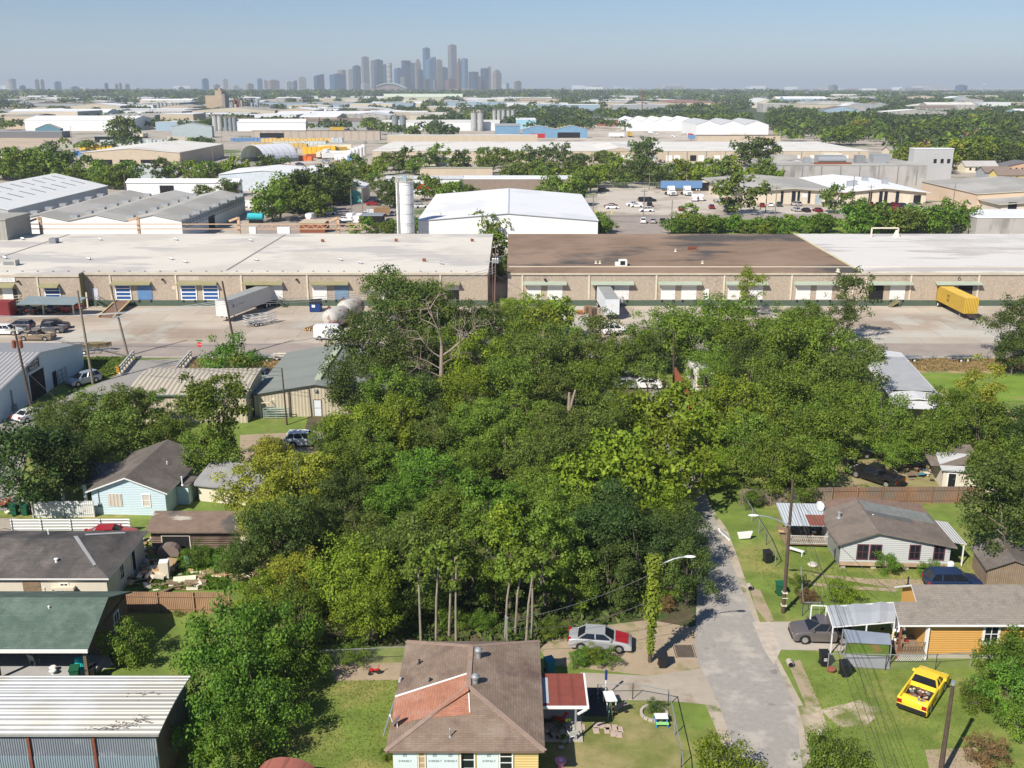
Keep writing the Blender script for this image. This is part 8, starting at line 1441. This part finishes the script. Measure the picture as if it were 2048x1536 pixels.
t = simple('toy_horse', 'bright red plastic rocking toy under the porch edge', 'toy', 1118, 1448, .12); MB().lathe((0, 0, .35), [(.05, -.35), (.18, -.25), (.2, .1), (.1, .35)], 10, axis='X').bar((.25, 0, .4), (.45, 0, .85), .14).bar((.42, 0, .82), (.62, 0, .72), .13).build('body', red, t); 
for x in (-.2, .2):
    for y in (-.15, .15): MB().bar((x, y * .6, .3), (x * 1.3, y, .02), .07).build('leg', red, t)
def chair(lab, u, v, m, rz, z=0):
    t = simple('garden_chair', lab, 'chair', u, v, z, rz); MB().box(-.25, .25, -.25, .25, .4, .44).build('seat', m, t); MB().slab([(-.26, .22, .42), (.26, .22, .42), (.3, .36, .92), (-.3, .36, .92)], [(0, 1, 2, 3)], .03).build('backrest', m, t)
    for x in (-.23, .23):
        for y in (-.22, .22): MB().box(x - .03, x + .03, y - .03, y + .03, 0, .4).build('leg', m, t)
        MB().box(x - .04 if x < 0 else x, x if x < 0 else x + .04, -.25, .25, .62, .66).build('armrest', m, t)
    return t
chair('white plastic garden chair at the porch post', 1143, 1480, white, R(200)); chair('green plastic chair in the weedy junk yard', 378, 1134, mat('sage_plastic', (.16, .32, .26), .5), R(30)); chair('dark folding chair on the green house porch', 70, 1328, grey, R(160), .35)
for i, (u, v, lb) in enumerate(((1122, 1466, 'spiky potted plant beside the red toy'), (1136, 1462, 'potted plant between red toy and porch post'), (1128, 1484, 'pot with tall leaves at the porch edge'))):
    t = simple('potted_plant', lb, 'plant', u, v, 0); MB().lathe((0, 0, 0), [(.14, 0), (.2, .3)], 10).build('pot', conc, t); C, N, S, c_ = crown_points(200 + i, 5, 40, .3, .35, .6, leaf=.08); o = bpy.data.objects.new('foliage', quads_mesh('foliage', C, N, S, MATS['leaf_mid'])); COL.objects.link(o); o.parent = t
for i, (u, v) in enumerate(((1192, 1452), (1204, 1452), (1216, 1455), (1230, 1456), (1240, 1460), (1226, 1468), (1238, 1470), (1214, 1462), (1192, 1462), (1164, 1455), (1158, 1440))):
    t = thing('paving_stone', 'pale square paving stone in the lawn path by the bicycles', 'paving stone', tuple(P(u, v))[:2] + (.02,), .05 * (i % 3), 'paving stones in the lawn'); MB().box(-.19, .19, -.3, .3, 0, .04).build('slab', mat('pinkish_stone', (.46, .36, .29)), t)
t = simple('play_table', 'round pink plastic play table at the picture bottom', 'table', 1121, 1534, .0); MB().lathe((0, 0, 0), [(.2, 0), (.16, .38), (.34, .42), (.36, .5), (.1, .5)], 16).build('top', mat('pink_plastic', (.72, .26, .40), .5), t); MB().lathe((0, 0, .503), [(.14, 0), (.1, .06)], 12).build('cup', mat('pale_pink', (.75, .55, .6)), t)
t = simple('tricycle', 'small red tricycle on the dirt left of the brown house', 'tricycle', 749, 1348, .0); MB().bar((-.3, 0, .25), (.3, 0, .4), .1).bar((.28, 0, .2), (.36, 0, .75), .05).box(-.32, -.08, -.12, .12, .32, .42).build('frame', red, t)
for x, y, r in ((.3, 0, .2), (-.3, .18, .14), (-.3, -.18, .14)): MB().cyl((x, y - .03, r), (x, y + .03, r), r, n=10).build('wheel', tyre, t)
h = thing('shed', 'round-topped red-brown garden shed at the picture bottom', 'shed', (-13.6, 47.4, 0), R(-8)); V = []; nn = 9
for i in range(nn): a = R(18 + 144 * i / (nn - 1)); V += [(1.9 * math.cos(a), 0, .9 + 1.2 * math.sin(a)), (1.9 * math.cos(a), 3.0, .9 + 1.2 * math.sin(a))]
MB().slab(V, [(2 * i, 2 * i + 2, 2 * i + 3, 2 * i + 1) for i in range(nn - 1)], .05).build('roof', mat('terracotta_roof', (.32, .115, .085), .8, .12, 1, stripe=(1, .6, .01, .7)), h); MB().box(-1.75, 1.75, .05, 2.95, 0, 1.25).build('wall', mat('maroon_wall', (.16, .06, .05)), h)
# furniture and junk at the weathered house and orange house
t = simple('bench', 'small white garden bench by the road fence', 'bench', 1592, 1108, 0, R(-40)); MB().box(-.7, .7, -.2, .2, .4, .45).build('seat', white, t); MB().box(-.65, -.58, -.18, .18, 0, .4).build('leg', white, t); MB().box(.58, .65, -.18, .18, 0, .4).build('leg', white, t)
t = simple('tyre_planter', 'pale tyre planter with small plant on the lawn', 'planter', 1625, 1132, 0); MB().lathe((0, 0, 0), [(.35, 0), (.45, .15), (.32, .28)], 14).build('tyre', mat('painted_tyre', (.5, .46, .4)), t)
t = simple('flower_pot', 'red-brown pot tipped beside the black bins', 'pot', 1662, 1344, 0); MB().lathe((0, 0, .0), [(.2, 0), (.32, .28), (.27, .3)], 12).build('pot', mat('terracotta', (.28, .09, .06)), t)
t = simple('drum', 'white plastic drum at the corner of weathered house', 'drum', 1900, 1143, 0); MB().lathe((0, 0, 0), [(.26, 0), (.28, .1), (.28, .8), (.2, .92)], 14).build('shell', white, t)
t = simple('bowl', 'blue plastic bowl beside the white drum', 'bowl', 1893, 1147, 0); MB().lathe((0, 0, 0), [(.12, 0), (.26, .16)], 12).build('bowl', mat('blue_bowl', (.05, .25, .6)), t)
t = simple('satellite_dish', 'white satellite dish on the porch of the orange house', 'satellite dish', 1790, 1290, 0); dish(t, 0, 0, 1.6, .42, R(-30), 'reflector'); MB().cyl((0, 0, 0), (0, 0, 1.6), .04).build('mast', galv, t)
t = simple('satellite_dish', 'white satellite dish on a mast behind the lamp pole', 'satellite dish', 1570, 1062, 0); dish(t, 0, 0, 1.9, .45, R(-20), 'reflector'); MB().cyl((0, 0, 0), (0, 0, 1.9), .04).build('mast', galv, t)
t = simple('gate', 'galvanised cattle gate panels leaning at the metal building', 'gate', 553, 838, 0); mb = MB()
for z in (.2, .5, .8, 1.1, 1.4): mb.bar((-1.6, 0, z), (1.6, 0, z), .06).bar((-1.6, .5, z), (1.4, .6, z + .1), .06)
for x in (-1.6, 0, 1.6): mb.bar((x, 0, .1), (x, 0, 1.45), .06)
mb.build('bars', mat('gate_green_grey', (.33, .42, .38), .5), t)
# porch of the green-roofed house
t = simple('freezer', 'white chest freezer beside the green-roofed house porch', 'freezer', 186, 1312, .0); MB().box(-.5, .5, -.35, .35, .05, 1.5).build('body', white, t); MB().box(-.2, .3, -.37, -.352, 1.0, 1.25).build('panel', grey, t)
t = simple('covered_chair', 'chair under a turquoise cloth at the porch edge', 'chair', 162, 1345, .0); C_ = mat('turquoise_cloth', (.02, .52, .54), .8, .12, 2); MB().lathe((0, 0, 0), [(.5, 0), (.42, .5), (.36, .8), (.3, 1.15), (.12, 1.25)], 12, sq=(1, .8)).build('cloth', C_, t)
for v_, dz in ((1345, 0), (1352, 0)): t = simple('garden_ornament', 'white stone planter on the cream porch step, %s one' % ('rear' if v_ == 1345 else 'front'), 'planter', 107, v_, .2); MB().lathe((0, 0, 0), [(.18, 0), (.08, .15), (.1, .3), (.26, .45), (.2, .5)], 12).build('bowl', white, t)
# junk yard beside the charcoal house
def junk(name, lab, cat, u, v, n, rad, hh, cols, seed, dims=(.1, .9)):
    r = random.Random(seed); t = simple(name, lab, cat, u, v, 0); mb = MB()
    for i in range(n):
        q = Vector((r.gauss(0, rad[0] * .5), r.gauss(0, rad[1] * .5), r.random() * hh + .06)); d = (r.uniform(*dims), r.uniform(dims[0], dims[1] * .6), r.uniform(.03, .25)); mb.obox(q, d, Matrix.Rotation(r.uniform(0, 6), 3, 'Z') @ Matrix.Rotation(r.uniform(-.5, .5), 3, 'X'), r.randrange(len(cols)))
    o = mb.build('debris', cols, t); o['kind'] = 'stuff'; return t
jc = [white, offw, wood, MATS['fence_board'], grey, black, rust, mat('junk_blue', (.05, .2, .3)), MATS['new_timber']]
junk('junk_pile', 'pile of mixed junk along the charcoal house side', 'junk', 285, 1128, 80, (3.2, 4.5), .5, jc, 1); junk('junk_pile', 'broken planks and boards at the fridge', 'junk', 312, 1150, 40, (2, 1.4), .6, [wood, MATS['new_timber'], offw], 2, (.1, 1.6)); junk('junk_pile', 'flattened light timber scraps in the weeds', 'junk', 432, 1150, 40, (2.6, 1.0), .15, [MATS['new_timber'], offw, wood], 3, (.1, 1.4))
junk('junk_pile', 'heap of rubbish at the kerb beside green bins', 'junk', 12, 1012, 60, (2.4, 1.6), .6, jc, 4); junk('junk_pile', 'scrap heap right of the black pickup yard', 'junk', 1852, 948, 50, (3.5, 2.0), .5, jc, 5); junk('junk_pile', 'clutter under the porch roof of the weathered house', 'junk', 1614, 1068, 40, (2.6, 2.2), 1.0, jc, 6); junk('junk_pile', 'scattered rubbish in the shade behind charcoal house', 'junk', 310, 1088, 40, (2.5, 1.2), .4, jc, 7)
junk('junk_pile', 'clutter on the front porch of the orange house', 'junk', 1800, 1300, 24, (1.2, 1.2), 1.3, [red, white, black, mat('yel', (.6, .5, .1)), grey], 8, (.08, .35)); junk('junk_pile', 'long timber beam and scraps in the weedy yard', 'junk', 375, 1172, 20, (4, .6), .15, [wood, offw], 9, (.2, 2.4)); junk('junk_pile', 'dark pots and clutter under the red porch roof', 'junk', 1110, 1462, 30, (1.1, 1.6), .3, [black, grey, conc], 10, (.1, .4))
t = simple('refrigerator', 'old white refrigerator standing in the junk yard', 'refrigerator', 331, 1158, 0, R(10)); MB().box(-.38, .38, -.36, .36, .02, 1.7).build('body', white, t); MB().box(-.36, .36, -.40, -.363, .6, 1.66).box(-.36, .36, -.40, -.363, .06, .56).build('door', offw, t)
t = simple('car_hood', 'faded brown van nose leaning against the derelict shed', 'car part', 341, 1112, 0, R(4)); MB().lathe((0, 0, .55), [(.95, -.6), (.98, .2), (.8, .55), (.3, .7)], 14, axis='Y', sq=(1, .75)).build('panel', mat('faded_taupe', (.30, .23, .20), .4, .1, 1, metal=.3), t)
t = simple('water_heater', 'small round grey tank in the junk yard', 'tank', 293, 1140, 0); MB().lathe((0, 0, .0), [(.3, 0), (.32, .1), (.32, .9), (.15, 1.1)], 12).build('shell', grey, t)
t = simple('utility_trailer', 'small trailer heaped with scrap in the blue house yard', 'trailer', 430, 990, 0, R(70)); MB().box(-1.5, 1.5, -.85, .85, .45, .9).build('bed', mat('dull_white', (.5, .5, .48)), t); r_ = random.Random(3); mb = MB(); [mb.obox((r_.uniform(-1.3, 1.3), r_.uniform(-.7, .7), r_.uniform(.9, 1.4)), (r_.uniform(.2, 1.2), r_.uniform(.1, .7), r_.uniform(.04, .3)), Matrix.Rotation(r_.uniform(0, 3), 3, 'Z'), r_.randrange(6)) for _ in range(30)]; o = mb.build('load', jc[:6], t); o['kind'] = 'stuff'
for y in (-.95, .95): MB().cyl((0, y - .08, .33), (0, y + .08, .33), .33, n=12).build('wheel', tyre, t)
# camper by the red fence
p = P(1410, 792); t = thing('motorhome', 'white motorhome with brown stripe parked behind the red fence', 'motorhome', (p.x, p.y, 0), R(90)); cm = mat('camper_white', (.70, .67, .60), .6, .06, 1)
MB().extr([(0, .5), (.15, 1.3), (.5, 2.9), (.7, 3.1), (8.5, 3.1), (8.5, .5)], -1.25, 1.25).build('body', cm, t); MB().add([(.14, -1.1, 1.5), (.14, 1.1, 1.5), (.38, 1.1, 2.5), (.38, -1.1, 2.5)], [(0, 3, 2, 1)]).build('windscreen', glass, t); MB().box(-.05, .1, -1.2, 1.2, .45, .7).box(.03, .14, -1.2, 1.2, 1.2, 1.35).build('bumper', rust, t); MB().box(2.2, 3.2, -.4, .4, 3.11, 3.4).box(5.5, 6.1, -.3, .3, 3.11, 3.3).build('roof_unit', white, t)
for x in (1.2, 6.5):
    for y in (-1.1, 1.1): MB().cyl((x, y - .15, .4), (x, y + .15, .4), .4, n=12).build('wheel', tyre, t)
for x in (1.5, 3.5, 5.5): MB().box(x, x + 1.0, 1.252, 1.27, 1.7, 2.4).build('window', glass, t)
t = simple('barrel_grill', 'black barrel grill standing behind the black pickup', 'grill', 1700, 936, 0, R(20)); MB().lathe((0, 0, .9), [(.1, -.7), (.4, -.6), (.4, .6), (.1, .7)], 12, axis='X').build('barrel', black, t); MB().box(-.6, .6, -.3, .3, 0, .5).build('stand', dark, t)
t = simple('motorcycle', 'motorcycle with a white tank beside the black pickup', 'motorcycle', 1708, 950, 0, R(-30)); MB().bar((-.5, 0, .6), (.5, 0, .75), .25, .2).bar((.5, 0, .75), (.75, 0, .3), .08).build('frame', black, t); MB().box(-.1, .4, -.15, .15, .8, 1.02).build('fuel_tank', white, t)
for x in (-.7, .75): MB().cyl((x, -.06, .32), (x, .06, .32), .32, n=14).build('wheel', tyre, t)
t = simple('small_tree', 'low umbrella-shaped young tree in the black pickup yard', 'tree', 1800, 940, 0); MB().cyl((0, 0, 0), (.1, 0, 1.2), .06, .04).build('trunk', bark, t); C, N, S, c_ = crown_points(300, 8, 60, .8, .3, 1.3, leaf=.1); o = bpy.data.objects.new('crown', quads_mesh('crown', C, N, S, MATS['leaf_mid'])); COL.objects.link(o); o.parent = t
# litter on the corrugated roof
t = thing('twig_litter', 'dark twigs and leaves lying on the white corrugated roof', 'litter', (0, 0, 4.45)); mb = MB(); r_ = random.Random(8)
for i in range(90):
    u, v = r_.choice(((235, 1452), (262, 1448), (205, 1463), (285, 1440), (280, 1388)))
    p = P(u + r_.gauss(0, 14), v + r_.gauss(0, 4), 4.42); p.y = min(max(p.y, 49.8), 55); mb.bar((p.x, p.y, .0), (p.x + r_.uniform(-.2, .2), p.y + r_.uniform(-.1, .1), r_.uniform(0, .05)), .03)
o = mb.build('twigs', bark, t); o['kind'] = 'stuff'

# ---------------------------------------------------------------- labels of repeats: place in their own row
GR = {}
for o in COL.objects:
    if o.parent is None and o.get('group') and o.get('label'): GR.setdefault(o['label'], []).append(o)
def ordn(i): return '%d%s' % (i, 'th' if 10 < i % 100 < 14 else {1: 'st', 2: 'nd', 3: 'rd'}.get(i % 10, 'th'))
for lb_, os_ in GR.items():
    if 1 < len(os_) <= 140:
        os_.sort(key=lambda o: o.location.x / max(1, o.location.y) if o.location.length else o.data.vertices[0].co.x)
        for i, o in enumerate(os_): o['label'] = ' '.join((ordn(i + 1) + ' from left: ' + lb_).split()[:16])
